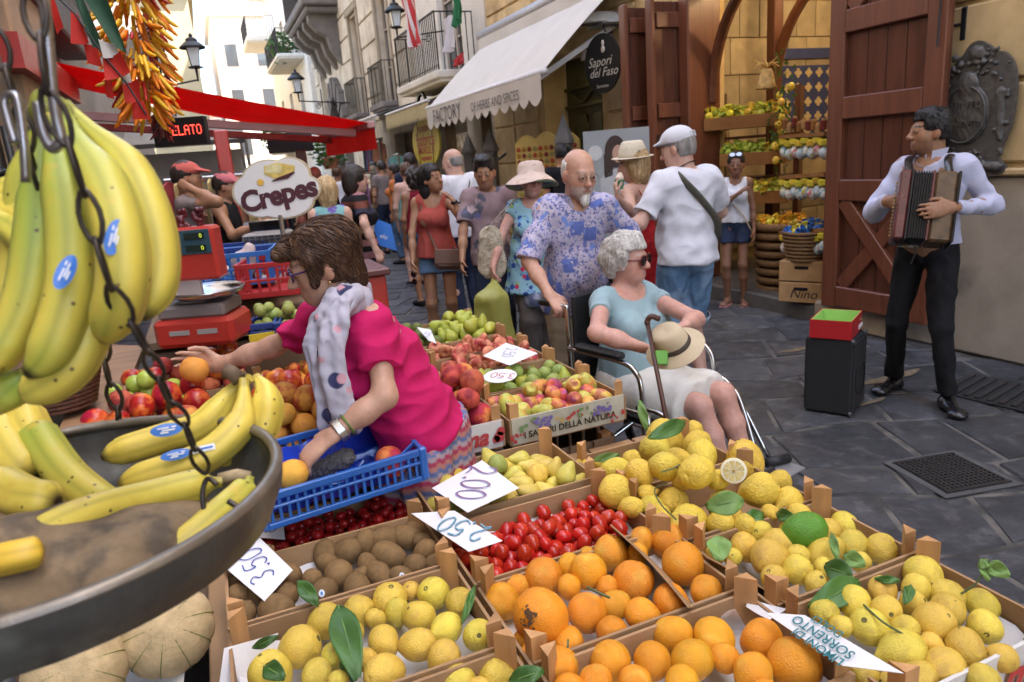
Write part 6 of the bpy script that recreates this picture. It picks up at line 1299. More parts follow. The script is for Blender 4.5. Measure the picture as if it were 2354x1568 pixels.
simple('woman with curly dark hair in dark red vest walking away',hb(950,385,8.2)[0],90,1.58,True,SK['olive'],None,fabric('wine',(.20,.012,.03)),m_denim,top=dict(straps=True,t=.01,hem=.95),bot=dict(frac=.4,t=.015),after=curly)
simple('woman in turquoise strapless top with tied hair seen from behind',hb(930,357,9.6)[0],80,1.66,True,SK['fair'],H_BROWN,fabric('aqua',(.20,.42,.36)),m_denl,top=dict(straps=True,t=.01,hem=.95,neck=.16,neckdrop=.1),bot=dict(frac=.5,t=.015),hairkw=dict(t=.012,extra=[],z0=-.05))
simple('man in navy cap far down the street',hb(938,342,10.5)[0],70,1.80,False,SK['fair'],H_DARK,fabric('navy',(.02,.025,.05)),m_kh,capm=fabric('navy_cap',(.03,.035,.06)),top=dict(sleeve=.6))
simple('man in black T-shirt with black hair behind the old man',hb(1290,322,8.3)[0],75,1.74,False,SK['tan'],H_BLACK,m_blkc,m_dend,top=dict(sleeve=.6),h=.011)
def sdress(p):
 c=p.sc;pr=[grow(q,.012)for q in p.P['torso']]+[flat(cap(p.up(0,0,1.1),p.up(0,0,.52),.12*c*p.g,.155*c*p.g,.08,p.Rr,1.25))]+p.arm('L',.7,.014,.03)+p.arm('R',.7,.014,.03)
 ST=[(.014,.013,.016)]*9;cols=np.array([(.014,.013,.016),(.014,.013,.016),(.36,.17,.19),(.014,.013,.016),(.14,.045,.03),(.014,.013,.016),(.40,.33,.30),(.03,.03,.05),(.34,.16,.19),(.014,.013,.016)])
 def col(v):i=(((v[:,2]-p.base[2])/.057).astype(int)*7+3)%10;return cols[i]
 p.cloth('striped_dress',pr,M('stripe_cloth',attr='Col',rough=.85,var=.06,spec=.2),[(p.up(0,0,.54),(0,0,-1))],fold=.006,fs=15,color=col,h=.009,subs=[ell(p.neckb+V(0,0,.03),(.075,.075,.07),k=.01,op='sub')])
 p.hair(H_DARK,t=.02,front=.05,line=.06,z0=-.22,amp=.004,h=.008,side=.03,extra=[ell(p.hp(0,-.06,-.05),V(.09,.07,.11),p.Hd,.03)],cuts=lambda x,y,z:-.16-z)
p=Person('woman in striped dress with dark bob walking past the stall',hb(805,372,6.4)[0],12,1.66,fem=True,skin=SK['fair'],h=.009,g=1.08,head=(-12,4,0),arms={'R':dict(to=at(865,575,6.25),pole=(1,-.8,0),curl=.5)});p.body(noface=False,eyes=False);sdress(p);p.shoes(m_blkc)
b=thing('blue_bag','bright blue bag with white marks behind the striped dress','bag',at(885,535,6.7));R_=np.stack([nrm(RT+UP*-.25),FW,nrm(UP+RT*.25)],1)
MB().prism([(-.13,.11),(.03,.09),(.15,-.14),(-.14,-.12)],(0,0,0),R_[:,0],R_[:,2],FW,.05).build('body',M('bag_blue',(.03,.16,.52),.5),b);text('lettering','elo',M('white_print',(.7,.7,.72),.5,var=0),-FW*.004-R_[:,2]*.04,R_[:,0],R_[:,2],b,.06)
bs=layers('teal_stripes',(.20,.42,.42),[('n',9,.56,(.16,.10,.38)),('n',12,.62,(.45,.08,.2))])
def blond(p):p.hair(H_BLOND,t=.02,z0=-.2,front=.05,line=.06,h=.009,amp=.006,side=.03,extra=[ell(p.hp(0,-.06,-.05),V(.085,.06,.11),p.Hd,.03)],cuts=lambda x,y,z:-.18-z)
simple('blonde woman in teal and purple striped vest behind the round white sign',hb(745,405,6.0)[0],75,1.58,True,SK['fair'],None,bs,m_denl,top=dict(straps=True,t=.014,hem=.9,neckdrop=.04),after=blond,lean=6,h=.011)
simple('red lit bald man in dark shirt behind the blonde woman',hb(720,372,8.2)[0],85,1.70,False,(.42,.13,.09),None,m_blkc,m_dend,top=dict(sleeve=.6))  # red light on him is painted into the skin colour
for i,(u,v,d,lab,tm,bm,fe,hr)in enumerate(((772,385,12.5,'distant woman in white top left of the statue',m_wht,m_denim,True,H_BROWN),(876,372,13.5,'distant man in grey shirt beyond the costumed figure',fabric('grey_tee',(.19,.15,.14)),m_dend,False,H_DARK),(905,380,12.,'distant woman in orange vest behind the turquoise top',fabric('orange_vest',(.5,.16,.05)),m_denim,True,H_DARK),(700,392,14.,'distant man in blue shirt under the awning end',fabric('blue_shirt',(.08,.14,.35)),m_kh,False,H_DARK),(655,398,13.,'distant woman in red dress under the awning',MATS['cloth_wine'],m_blkc,True,H_BLACK))):b_,h_=hb(u,v,d);simple(lab,b_,60+40*i,max(1.5,min(1.8,h_)),fe,SK['tan'],hr,tm,bm,h=.02,top=dict(sleeve=.5),hairkw=dict(h=.012)if 0 else None)
redc=fabric('cap_red',(.52,.12,.10));gry=fabric('grey_tee',(.19,.15,.14))
simple('stallholder in red cap and grey T-shirt with hand at his chin',hb(415,362,5.7)[0],-8,1.80,False,SK['tan'],H_DARK,gry,m_dend,head=(0,0,0),capm=redc,noface=False,h=.011,top=dict(sleeve=.5),arms={'R':dict(to=at(436,432,5.6),pole=(.3,.2,-1),curl=.6),'L':dict(to=at(470,505,5.7),pole=(-.3,.2,-1))})
simple('second stallholder in pink cap and black vest behind the round sign',hb(505,396,6.4)[0],-20,1.70,False,SK['tan'],H_DARK,m_blkc,m_dend,head=(0,8,0),capm=fabric('cap_pink',(.50,.15,.17)),noface=False,h=.011,top=dict(straps=True),arms={'R':dict(to=at(590,520,6.2),pole=(.3,-.2,-1))})
#pink-shirted shopper
def shopper():
 D=dict(head=(698,628,2.05),neck=(792,692,2.13),shL=(862,752,2.09),elL=(885,912,2.02),wrL=(768,998,1.97),shR=(715,750,2.32),elR=(625,798,2.42),wrR=(505,838,2.46),hip=(1000,1000,2.3));J={k:at(*v)for k,v in D.items()}
 hip=at(968,985,2.3);nk=J['neck'];ax=nrm(nk-hip);L=np.linalg.norm(nk-hip);H=1.6
 p=Person('woman in pink T-shirt and spotted scarf leaning over the peaches',(.55,2.14),166,H,fem=True,skin=(.50,.29,.20),h=.0062,g=.98,bust=.05,hip=hip,neck=nk,head=(10,14,0),headscale=.97,arms={'L':dict(sh=J['shL'],el=J['elL'],to=J['wrL'],dir=nrm(at(690,1060,1.955)-J['wrL']),n=nrm(-UP*.9-RT*.3+FW*.3),curl=.42,thumb=-1,size=1.06,tcurl=.6),'R':dict(sh=J['shR'],el=J['elR'],to=J['wrR'],dir=-RT+UP*.1,n=-UP*.2-FW,curl=.3,thumb=1,size=1.05)})
 T0=p.T;y=nrm(np.cross(ax,nrm(np.cross(p.F,ax))));y=nrm(p.F-ax*(p.F@ax));x=np.cross(y,ax);T=np.stack([x,y,ax],1);p.T=T;c=L/(1.475-.93);p.up=lambda a,b_,z:hip+T@V(a*c,b_*c,(z-.93)*c);up=p.up
 p.P['torso']=[ell(up(0,-.005,.965),V(.172,.125,.13)*p.sc,T,.05),ell(up(0,.0,1.10),V(.135,.105,.15)*p.sc,T,.06),ell(up(0,0,1.28),V(.145,.11,.16)*p.sc,T,.06),cap(J['shL']*.8+nk*.2,J['shR']*.8+nk*.2,.05,k=.06)]+[ell(up(q*.07,.10,1.25),V(.065,.06,.07),T,.04)for q in(-1,1)]
 p.body(lips=(.40,.15,.13),brows=(.06,.03,.02),skip=('thL','thR','caL','caR','ftL','ftR'))
 pk=fabric('hot_pink',(.50,.012,.105));pr=[grow(q,.014)for q in p.P['torso']]+p.arm('L',.62,.015,.03)+p.arm('R',.5,.015,.03)+[flat(cap(up(0,0,1.15),up(0,0,.90),.115,.128,.08,T[:,0],1.3))]
 p.cloth('pink_tshirt',pr,pk,[(up(0,0,.90),-ax)],subs=[ell(nk+T@V(0,.03,.03),V(.088,.09,.085),T,.01,'sub')],fold=.0065,fs=19,seed=12,h=.0065,sq=(.55,.55,1.1))
 sk=layers('woven_skirt',(.36,.09,.13),[('n',60,.55,(.40,.33,.38)),('n',34,.60,(.10,.14,.32))]);pr=[flat(cap(up(0,0,.95),hip+V(.0,.0,-.75),.15,.20,.05,p.Rr,1.2))]+[grow(p.P['torso'][0],.012)]
 def zz(v):
  z=v[:,2];w=.006*np.sin((v[:,0]+v[:,1])*130);b=((z+w)/.016).astype(int)%4;cc=np.array([(.40,.05,.11),(.42,.33,.36),(.12,.16,.33),(.46,.20,.16)]);return cc[b]
 p.cloth('skirt',pr,M('zigzag_cloth',attr='Col',rough=.85,var=.08,spec=.2),[(up(0,0,.925),ax),(V(0,0,.1),(0,0,-1))],fold=.006,fs=22,sq=(1,1,.1),color=zz,h=.008);p.shoes(m_brl)
 hp=p.hp;p.hair(H_BROWN,strands=900,slen=.07,flow=(0,-.5,-.8),curl=.18,t=.016,front=.052,line=.052,z0=-.10,amp=.0045,fs=85,h=.0055,side=.028,sq=(1,.45,.45),extra=[ell(hp(0,-.05,.06),V(.092,.09,.075)*p.hs,p.Hd,.03),cap(hp(.055,.06,.085),hp(-.02,.115,.075),.033,.018,.03),cap(hp(.076,.03,.03),hp(.074,.045,-.035),.024,.012,.03),cap(hp(-.076,.03,.03),hp(-.074,.045,-.035),.024,.012,.03),ell(hp(0,-.07,-.07),V(.062,.045,.06)*p.hs,p.Hd,.03)])
 p.glasses(M('purple_frame',(.05,.02,.10),.3),r=.02,thick=.003)
 MB(p.base).sph(hp(-.086,.0,-.047),.005,8,6).build('earring',m_gold,p.root,smooth=True)
 sc=layers('spotted_scarf',(.46,.44,.52),[('v',11,.26,(.05,.055,.13)),('v',14,.2,(.55,.30,.35))]);g0=[at(845,690,2.09),at(790,720,2.03),at(755,800,2.02),at(760,900,2.03),at(790,1010,2.05)]
 Q=smooth([at(808,655,2.2),at(795,680,2.03),at(773,730,1.985),at(763,800,1.98),at(768,880,2.0),at(805,985,2.03)],6);n=len(Q);sv=nrm(RT*.9-FW*.3)
 pr=[cap(Q[i],Q[i+1],.020,.020,.012,sv,1.9)for i in range(n-1)];Q2=smooth([at(795,675,2.04),at(748,715,2.02),at(723,770,2.02),at(730,850,2.03),at(748,945,2.05),at(758,985,2.06)],6);pr+=[cap(Q2[i],Q2[i+1],.018,.019,.012,sv,1.7)for i in range(len(Q2)-1)]+[cap(at(818,650,2.22),at(835,690,2.10),.03,.032,.02),cap(at(835,690,2.10),at(788,705,2.02),.032,.03,.02)]
 p.cloth('scarf',pr,sc,fold=.006,fs=40,sq=(1.2,1.2,.15),h=.0058,seed=7)
 wr=p.wr['L'];d=nrm(p.wr['L']-p.el['L']);MB(p.base).lathe([(.033,-.012),(.0355,-.010),(.0355,.010),(.033,.012)],20,wr-d*.02,d).build('watch_band',m_steel,p.root,autos=40);MB(p.base).lathe([(.031,-.003),(.034,0),(.031,.003)],18,wr-d*.045,d).build('green_bracelet',M('green_cord',(.12,.2,.04),.7),p.root,smooth=True)
 fd,fn,fs_=p.hdir['L'];MB(p.base).lathe([(.0095,-.004),(.0118,-.003),(.0118,.003),(.0095,.004)],14,wr+fd*.098-fs_*.0095*1.05+fn*.006,nrm(fd+fn*.3)).build('ring',m_gold,p.root,smooth=True)
 fruit('ypeach',at(447,850,2.42),.045,'yellow peach held out in the shopper right hand','peach',None,name='peach');fruit('ypeach',at(672,1092,1.93),.042,'peach gripped under the shopper left hand at the blue tray','peach',None,name='peach')
 return p
shopper()
#FOREGROUND: hanging scale pan, bananas, chains
m_ban=M('banana_skin',attr='Col',rough=.42,var=.10,scale=18,bump=.12,bscale=90,col2=(.62,.44,.06),c2=(.55,.75),c2s=25,spots=((.12,.065,.02),75,.16))
m_pan=M('pan_patina',(.085,.083,.076),.5,met=.4,var=.5,scale=14,bump=.3,bscale=40,col2=(.17,.18,.16),c2=(.5,.7),c2s=12)
m_rim=M('pan_rim_worn',(.19,.165,.135),.4,met=.6,var=.35,scale=22,bump=.3,bscale=60)
m_chain=M('chain_iron',(.075,.062,.055),.42,met=.75,var=.3,scale=60)
m_hook=M('hook_steel',(.32,.31,.32),.3,met=.9,var=.2,scale=40)
m_burlap=M('burlap',(.24,.17,.10),.95,var=.3,scale=40,bump=1.,bscale=220,col2=(.13,.10,.07),c2=(.45,.65),c2s=30)
def banana(label,pts,r,green=.2,flip=False,group='bananas hanging on the hook',parent=None,name='banana',tipc=(.035,.02,.012),ripe=(.72,.55,.085),neck=.28,tip=.14):
 P=np.array([at(*p)if len(p)==3 else p[0]for p in pts]);C=np.array(smooth(list(P),7));n=len(C);L=np.r_[0,np.cumsum(np.linalg.norm(np.diff(C,axis=0),axis=1))];t=L/L[-1];m=25;v=[];cols=[]
 r*=.90;x0=None;rip=np.array(ripe);gr=np.array((.34,.44,.055))
 for i in range(n):
  d=nrm(C[min(i+1,n-1)]-C[max(i-1,0)]);x=nrm(np.cross(d,-FW if x0 is None else x0))if x0 is None else nrm(x0-d*(x0@d));x0=x;y=np.cross(d,x)
  a=t[i];rr=r*(.34+.66*min(1,max(0,(a-.03)/neck))**1.3*1.)if a<neck+.03 else r
  if a>1-tip:q=(1-a)/tip;rr=r*(.20+.80*math.sin(q*math.pi/2)**.8)
  rr*=1+.05*math.sin(math.pi*a)
  for j in range(m):
   th=2*math.pi*j/m;pn=.809/math.cos(((th+.6/5)%(2*math.pi/5))-math.pi/5);k=.42+.60*pn*1.06;v.append(C[i]+(x*math.cos(th)+y*math.sin(th))*rr*k)
   g=np.clip(green*(1.25-1.0*min(1,a/.75))+green*.5*max(0,(a-.8)/.2)+.12*green*math.cos(5*th+.6+math.pi),0,1);c=rip*(1-g)+gr*g
   if a<.05:c=c*.6+np.array((.16,.11,.03))*.4
   if a>.955:w=min(1,(a-.955)/.03);c=c*(1-w)+np.array(tipc)*w
   c=c*(1-.22*max(0,-math.cos(5*th+.6))**10);cols.append(c)
 f=[(i*m+j,i*m+(j+1)%m,(i+1)*m+(j+1)%m,(i+1)*m+j)for i in range(n-1)for j in range(m)]+[tuple(range(m))[::-1],tuple(range((n-1)*m,n*m))]
 b=np.array(v).mean(0);mb=MB(b).add(v,f);me=mb.mesh(name,m_ban,autos=60);ca=me.color_attributes.new('Col','FLOAT_COLOR','POINT');cc=np.ones((len(v),4));cc[:,:3]=cols;ca.data.foreach_set('color',cc.ravel())
 o=link(name,me,None,parent,b);
 if parent is None:tag(o,label,'banana',group)
 return o
def bsticker(o,u,v,d,ang,w=.010,h=.016,label='sticker',long=False):
 c=at(u,v,d);N=nrm(CP-c+UP*.25);ex=nrm(RT*math.cos(ang)+UP*math.sin(ang));ex=nrm(ex-N*(ex@N));ey=np.cross(N,ex);mbl=M('sticker_blue',(.03,.16,.55),.3,var=.1);mwh=M('sticker_white',(.72,.74,.78),.3,var=0)
 n=20;q=MB(np.array(o.location));h*=1.25;pts=[c+ex*h*math.cos(t)+ey*w*math.sin(t)-N*(.25*(w*math.sin(t))**2/.02)for t in np.linspace(0,2*math.pi,n,False)]+[c+N*.0004];q.add(pts,[(i,(i+1)%n,n)for i in range(n)]);s=q.build('sticker',mbl,o)
 q=MB(np.array(o.location));[q.box(c+N*.0007+ex*h*e_+ey*w*f_,(h*g_,w*.2,.0006),np.stack([ex,ey,N],1))for e_,f_,g_ in((-.2,.25,.7),(.1,-.1,.8),(-.15,-.42,.5),(.45,.3,.25))];q.build('sticker_print',mwh,s)
 if long:
  q=MB(np.array(o.location));q.box(c+ex*h*1.7-N*.0004,(h*1.6,w*1.2,.0006),np.stack([ex,ey,N],1));q.build('sticker_tail',mwh,s);MB(np.array(o.location)).box(c+ex*h*1.7,(h*1.3,w*.4,.0008),np.stack([ex,ey,N],1)).build('sticker_bar',mbl,s)
#pan
PC=V(-.196,.77,1.36);PR=.225
pan=thing('scale_pan','round patinated metal scale pan full of bananas hanging on chains','scale pan',PC-V(0,0,.075))
of=PC-V(0,0,.075)
pr=[(0,-.062),(.12,-.063),(.175,-.060),(.203,-.045),(.214,-.02),(PR-.004,0),(PR+.002,0),(PR-.001,-.02),(.210,-.050),(.18,-.067),(.12,-.071),(0,-.071)]
mb=MB(of).lathe([(r,h)for r,h in pr],72,PC);mb.build('bowl',m_pan,pan,autos=40)
MB(of).lathe([(PR-.004+.0065*math.cos(t),.0065*math.sin(t))for t in np.linspace(0,2*math.pi,9)],72,PC).build('rolled_rim',m_rim,pan,smooth=True)
for q in(1.95,-.75,4.3):MB(of).sph(PC+V((PR-.018)*math.cos(q),(PR-.018)*math.sin(q),-.016),(.005,.005,.005),8,6).build('rivet',m_pan,pan)
F=Field([ell(PC+V(-.02,-.075,-.035),(.135,.085,.045),k=.03),ell(PC+V(.08,-.02,-.05),(.07,.10,.03),k=.04),ell(PC+V(-.1,.02,-.05),(.09,.12,.03),k=.04)],.0055);F.cut(PC-V(0,0,.058),(0,0,-1))
o=sdf_obj('burlap_sack',F,m_burlap,None,PC,disp=lambda v:.006*fnoise(v,30,2)+.003*fnoise(v,80,5));o.location=PC;tag(o,'brown burlap sack lining the scale pan under the bananas','sack')
g='bananas lying in the scale pan'
b1=banana('ripe banana with blue sticker at the back of the pan',[(575,868,.90),(535,900,.905),(470,975,.885),(370,1010,.87),(232,1052,.84)],.020,.05,group=g);bsticker(b1,383,988,.835,.28,.008,.014)
b2=banana('spotted banana curving down from the joined stem at right',[(560,872,.885),(560,930,.87),(545,985,.845),(470,1050,.82),(350,1092,.80),(272,1115,.79)],.021,.03,group=g);bsticker(b2,405,1045,.79,.35,.006,.013,long=True)
banana('rightmost spotted banana leaning over the pan rim',[(590,868,.92),(612,905,.90),(605,975,.89),(560,1045,.885),(500,1080,.88)],.023,.03,group=g)
o=np.array(b2.location);st=at(525,862,.89);MB(o).tube([st+RT*.014-UP*.006,st+RT*.004+UP*.003,st-RT*.004+UP*.005],[.010,.0095,.010],10).build('stem',M('stem_brown',(.15,.10,.06),.8,var=.4,scale=60),b2,smooth=True)
b5=banana('long yellow banana lying across the burlap',[(510,1108,.76),(440,1120,.745),(330,1150,.71),(200,1185,.66),(100,1230,.63),(40,1262,.615)],.0195,.25,group=g,neck=.08)
st=at(545,1096,.765);MB(np.array(b5.location)).tube([st-RT*.018-UP*.003,st+UP*.002,st+RT*.014],[.0075,.007,.006],8).build('stalk',M('stalk_pale',(.40,.30,.17),.8,var=.3,scale=60),b5,smooth=True)
banana('greenish banana under the chain hook at the front rim',[(575,1100,.755),(560,1130,.74),(500,1185,.70),(430,1245,.67),(355,1290,.655)],.0175,.5,group=g,neck=.1)
b3=banana('short green banana standing in the middle of the pan',[(85,985,.79),(95,1010,.775),(150,1090,.75),(215,1145,.735),(260,1175,.725)],.0215,.75,group=g,neck=.06,tip=.1)
b4=banana('brown tipped banana at the left of the pan',[(-60,1085,.70),(-10,1110,.69),(60,1145,.675),(135,1152,.665)],.022,.1,group=g)
banana('yellow banana rising behind the green one',[(30,905,.82),(55,960,.80),(90,1040,.78),(110,1090,.76)],.024,.05,group=g)
banana('yellow banana at the far left edge of the pan',[(-20,930,.80),(5,1000,.78),(40,1060,.76),(80,1100,.75)],.024,.05,group=g)
banana('stubby orange yellow banana at the bottom left of the burlap',[(-70,1300,.56),(-20,1290,.565),(50,1275,.57),(103,1262,.58)],.0145,.0,group=g,ripe=(.74,.48,.05))
#hanging hand of bananas
s5=banana('large front banana of the hanging hand with a blue sticker',[(140,245,.60),(178,330,.588),(240,430,.566),(278,560,.548),(276,680,.546),(240,785,.565)],.0212,.75,neck=.33);bsticker(s5,262,545,.53,1.35,.0062,.012,long=False)
banana('outer right banana of the hanging hand',[(150,240,.62),(208,300,.622),(295,385,.612),(352,510,.604),(364,630,.60),(325,735,.585)],.0185,.5,neck=.33)
s6=banana('inner banana of the hanging hand with a sticker',[(115,255,.60),(132,350,.588),(158,500,.574),(160,660,.566),(118,800,.56),(62,865,.556)],.0202,.95,neck=.3);bsticker(s6,150,625,.535,1.2,.0062,.012,long=False)
banana('left green banana of the hanging hand',[(95,255,.60),(96,350,.60),(88,500,.592),(60,680,.588),(5,800,.582),(-30,865,.57)],.0192,1.25,neck=.3)
banana('lowest banana of the hanging hand',[(210,560,.60),(215,700,.59),(170,830,.58),(90,890,.575),(50,905,.575)],.020,.45,neck=.3)
banana('hidden back banana of the hanging hand',[(110,255,.63),(70,400,.64),(50,600,.64),(0,760,.63)],.021,.7)
for i,(lab,q,gr)in enumerate((('upper banana of the left rear bunch',[(-40,420,.66),(20,440,.66),(70,465,.65),(120,500,.65)],.4),('middle banana of the left rear bunch',[(-40,450,.64),(20,480,.64),(70,505,.63),(125,545,.63)],.2),('lower banana of the left rear bunch',[(-40,470,.62),(20,520,.62),(70,560,.61),(120,640,.61),(125,720,.61)],.5))):banana(lab,q,.016,gr,group='bananas of the left rear bunch')
banana('end of a green banana at the lower left frame edge',[(60,860,.60),(20,890,.60),(-30,910,.60),(-80,905,.60)],.021,.9)
st=at(110,240,.60);st=at(118,258,.605);F=Field([ell(st,(.017,.013,.014),k=.01),cap(st,st+UP*.012-RT*.006,.010,.009,k=.01)],.004);sdf_obj('crown',F,M('crown_green',(.23,.24,.035),.6,var=.3,scale=40),s5,np.array(s5.location))
#chains and hooks
def chain(label,pts,link_l=.030,wire=.0026,group='pan chains',w=.009,mat=m_chain):
 P=np.array(smooth([at(*p)for p in pts],10));L=np.r_[0,np.cumsum(np.linalg.norm(np.diff(P,axis=0),axis=1))];n=int(L[-1]/(link_l*.82));o=thing('chain',label,'chain',P[-1],group=group)
 for i in range(n):
  s=(i+.5)*L[-1]/n;p=np.array([np.interp(s,L,P[:,k])for k in range(3)]);q=np.array([np.interp(min(s+.005,L[-1]),L,P[:,k])for k in range(3)]);r=np.array([np.interp(max(s-.005,0),L,P[:,k])for k in range(3)])
  d=nrm(q-r);x=nrm(np.cross(d,FW));y=np.cross(d,x);a=x if i%2==0 else nrm(y+.45*x);ring=[]
  for t in np.linspace(0,2*math.pi,15):
   ring.append(p+d*math.cos(t)*link_l*.5*(1)+a*math.sin(t)*w*(1+.25*math.cos(2*t)*-1))
  MB(P[-1]).tube(ring,wire,6,cap=False).build('chain_link',mat,o,smooth=True)
 return o
chain('chain falling in front of the hanging bananas to the pan hook',[(70,-30,.47),(95,110,.47),(115,230,.475),(160,340,.485),(200,470,.50),(235,600,.51),(275,700,.53),(330,790,.56),(375,890,.60),(425,980,.645),(470,1085,.69)],link_l=.040,wire=.0019,w=.0062)
chain('chain hanging to the back rim of the pan',[(232,770,.86),(245,850,.88),(268,930,.90),(275,985,.92)],link_l=.04,wire=.0024,w=.0075)
chain('chain at the far left behind the bananas',[(-20,60,.55),(20,180,.56),(55,300,.57),(80,400,.58),(110,520,.585)],link_l=.036,wire=.002,w=.0065)
def hook(label,pts,r,mat=m_chain):P=smooth([at(*p)for p in pts],6);o=thing('hook',label,'hook',P[0],group='iron hooks');MB(P[0]).tube(P,r,8).build('bent_rod',mat,o,smooth=True)
hook('s shaped iron hook catching the front rim of the pan',[(500,1115,.688),(478,1100,.69),(466,1130,.688),(470,1175,.685),(490,1212,.684)],.0025)
hook('open end of the iron hook curling over the rim',[(525,1152,.672),(548,1170,.670),(552,1205,.672),(540,1235,.68)],.0028)
hook('grey steel rod of the hanging hook at upper left',[(98,-30,.50),(108,60,.50),(118,180,.502),(130,270,.505),(140,320,.507),(120,340,.507),(98,300,.505),(88,235,.503)],.0042,m_hook)
hook('bright steel hook bend at the left edge',[(35,330,.54),(20,280,.54),(10,235,.54),(25,218,.54),(42,235,.54),(55,330,.54),(60,420,.545)],.0035,m_hook)
#chilli strings
def chilli(kind):
 P=[V(0,0,0),V(.004,0,-.25),V(.0,.01,-.6),V(.03,.0,-.9),V(.06,0,-1.05)];return MB().tube(smooth(P,3),[.05]+[.085]*3+[.09]*3+[.07]*3+[.045,.03,.012],7).mesh('chilli_'+kind,M('chilli_'+kind,dict(y=(.74,.42,.02),o=(.78,.22,.008),r=(.42,.02,.015),d=(.13,.008,.012))[kind],.35,var=.18,scale=3,rnd=.2),smooth=True)
CHM={k:chilli(k)for k in 'yord'}
rs=random.Random(8)
def chillis(label,a,b,rad_,n,kinds,L,seed=1):
 a,b=np.asarray(a,float),np.asarray(b,float);o=thing('chilli_string',label,'chilli string',b);rs=random.Random(seed);d=nrm(b-a)
 for i in range(n):
  t=rs.random();q=rs.uniform(0,2*math.pi);R=rad_*(.55+.45*math.sin(math.pi*min(1,t*.8+.25)))*rs.uniform(.35,.9);x,y,_=frame(d);p=a+(b-a)*t+(x*math.cos(q)+y*math.sin(q))*R
  dr=nrm(-d*0+(x*math.cos(q)+y*math.sin(q))*rs.uniform(.25,1.1)+d*rs.uniform(.5,1.3));rot=Vector(-dr).to_track_quat('Z','X').to_euler();link('chilli',CHM[rs.choice(kinds)],None,o,p-b,rot,L*rs.uniform(.7,1.15))
chillis('thick string of yellow and orange chilli peppers hanging at upper left',at(280,-120,2.6),at(336,255,2.6),.118,285,'yyyyoooooyor',.095,3)
chillis('thin string of dark red chillies behind the orange ones',at(352,20,2.85),at(372,300,2.85),.05,110,'ddddr',.06,4)
#paper flags
bt=thing('bunting','red white and green paper bunting under the left eaves','bunting',at(200,100,2.3));of=np.array(bt.location)
fl_r=thin('flag_red',(.62,.035,.022),.45,rough=.7,var=.1);fl_g=thin('flag_green',(.035,.10,.055),.35,rough=.7,var=.1);fl_w=thin('flag_white',(.55,.52,.48),.4,rough=.7,var=.1)
for i,(q,m)in enumerate(((((105,-10),(122,-10),(146,62),(132,80)),fl_r),(((163,22),(182,40),(205,98),(163,100)),fl_r),(((192,100),(222,105),(236,155),(202,145)),fl_r),(((236,132),(276,118),(300,165),(242,185)),fl_r),(((240,185),(256,182),(262,228),(245,222)),fl_r),(((280,190),(318,180),(325,232),(288,236)),fl_r),(((303,238),(330,232),(345,275),(306,275)),fl_r),(((183,-20),(240,-20),(292,122),(262,108)),fl_g),(((170,-5),(190,-5),(240,110),(215,112)),fl_g),(((226,90),(262,100),(275,122),(238,134)),fl_w),(((277,182),(298,168),(302,190),(285,196)),fl_w))):
 z=2.3+.03*(i%3);sheet('flag',[at(u,v,z+.02*((k+i)%2))for k,(u,v)in enumerate(q)],.0006,m,bt,n=6,bend=.015,off=of)
MB(of).tube([at(95,-40,2.31),at(170,30,2.31),at(240,130,2.31),at(290,190,2.31),at(340,270,2.31)],.003,5).build('string',m_iron,bt)
#LEFT-HAND STALL AND STREET
#wooden shelf, baskets, railing and melons at the left
def plate(name,mat,pts,t,parent=None,off=(0,0,0)):return sheet(name,pts,t,mat,parent,n=4,off=off)
o=plate('wooden_shelf',M('shelf_wood',(.33,.19,.10),.6,var=.3,scale=3,stretch=(1,6,1)),[onz(130,1000,.93),onz(250,990,.93),onz(330,795,.93),onz(215,790,.93)],.03);tag(o,'worn wooden plank shelf behind the banana pan','shelf')
m_wick=M('wicker',(.13,.055,.03),.7,var=.4,scale=40,bump=.5,bscale=60)
def basket(label,c,R,h,n=26,rows=9,lean=.25,mat=m_wick,sx=1.,sy=1.):
 b=thing('wicker_basket',label,'basket',c,group='wicker baskets')
 for j in range(rows):
  z=h*j/(rows-1);r=R*(1-lean*(1-j/(rows-1)));MB().tube([(sx*(r+.006*math.sin(k*math.pi+j*math.pi))*math.cos(2*math.pi*k/n),sy*(r+.006*math.sin(k*math.pi+j*math.pi))*math.sin(2*math.pi*k/n),z)for k in range(n+1)],h/rows*.55,5,cap=False).build('woven_strand',mat,b,smooth=True)
 for k in range(n//2):a=4*math.pi*k/n;MB().tube([(sx*R*(1-lean)*math.cos(a),sy*R*(1-lean)*math.sin(a),0),(sx*R*math.cos(a),sy*R*math.sin(a),h)],.005,5).build('stake',mat,b)
 MB().lathe([(0,.01),(R*(1-lean),.01),(R*(1-lean),.02),(0,.02)],20,sx=sx,sy=sy).build('base',mat,b);return b
basket('dark wicker basket behind the lowest hanging bananas',onz(140,930,.96),.14,.12)
basket('wicker basket with yellow sachets at the left edge',onz(-20,720,1.25),.10,.1)
m_sach=M('yellow_sachet',(.62,.42,.04),.3,var=.3,scale=20,bump=.4,bscale=40)
for i in range(7):
 u,v=rs.uniform(-10,55),rs.uniform(625,690);p=at(u,v,1.05+.04*i);o=sheet('sachet',[p,p+RT*.05+UP*.01,p+RT*.06+UP*.05,p+RT*.01+UP*.045],.006,m_sach,None,n=5,bend=.006);tag(o,'shiny yellow sachet in the basket at the left edge','sachet','yellow sachets')
t=card('tilted white card lettered LIN in maroon at the left edge',None,[at(2,600,1.0),at(62,572,1.02),at(85,630,1.02),at(40,672,1.0)],'',(.1,.1,.1))
text('lettering','LIN',M('maroon_ink',(.12,.012,.03),.6,var=0),-FW*.004,nrm(RT*.9+UP*.38),nrm(UP*.92-RT*.38),t,.034,bold=.0012)
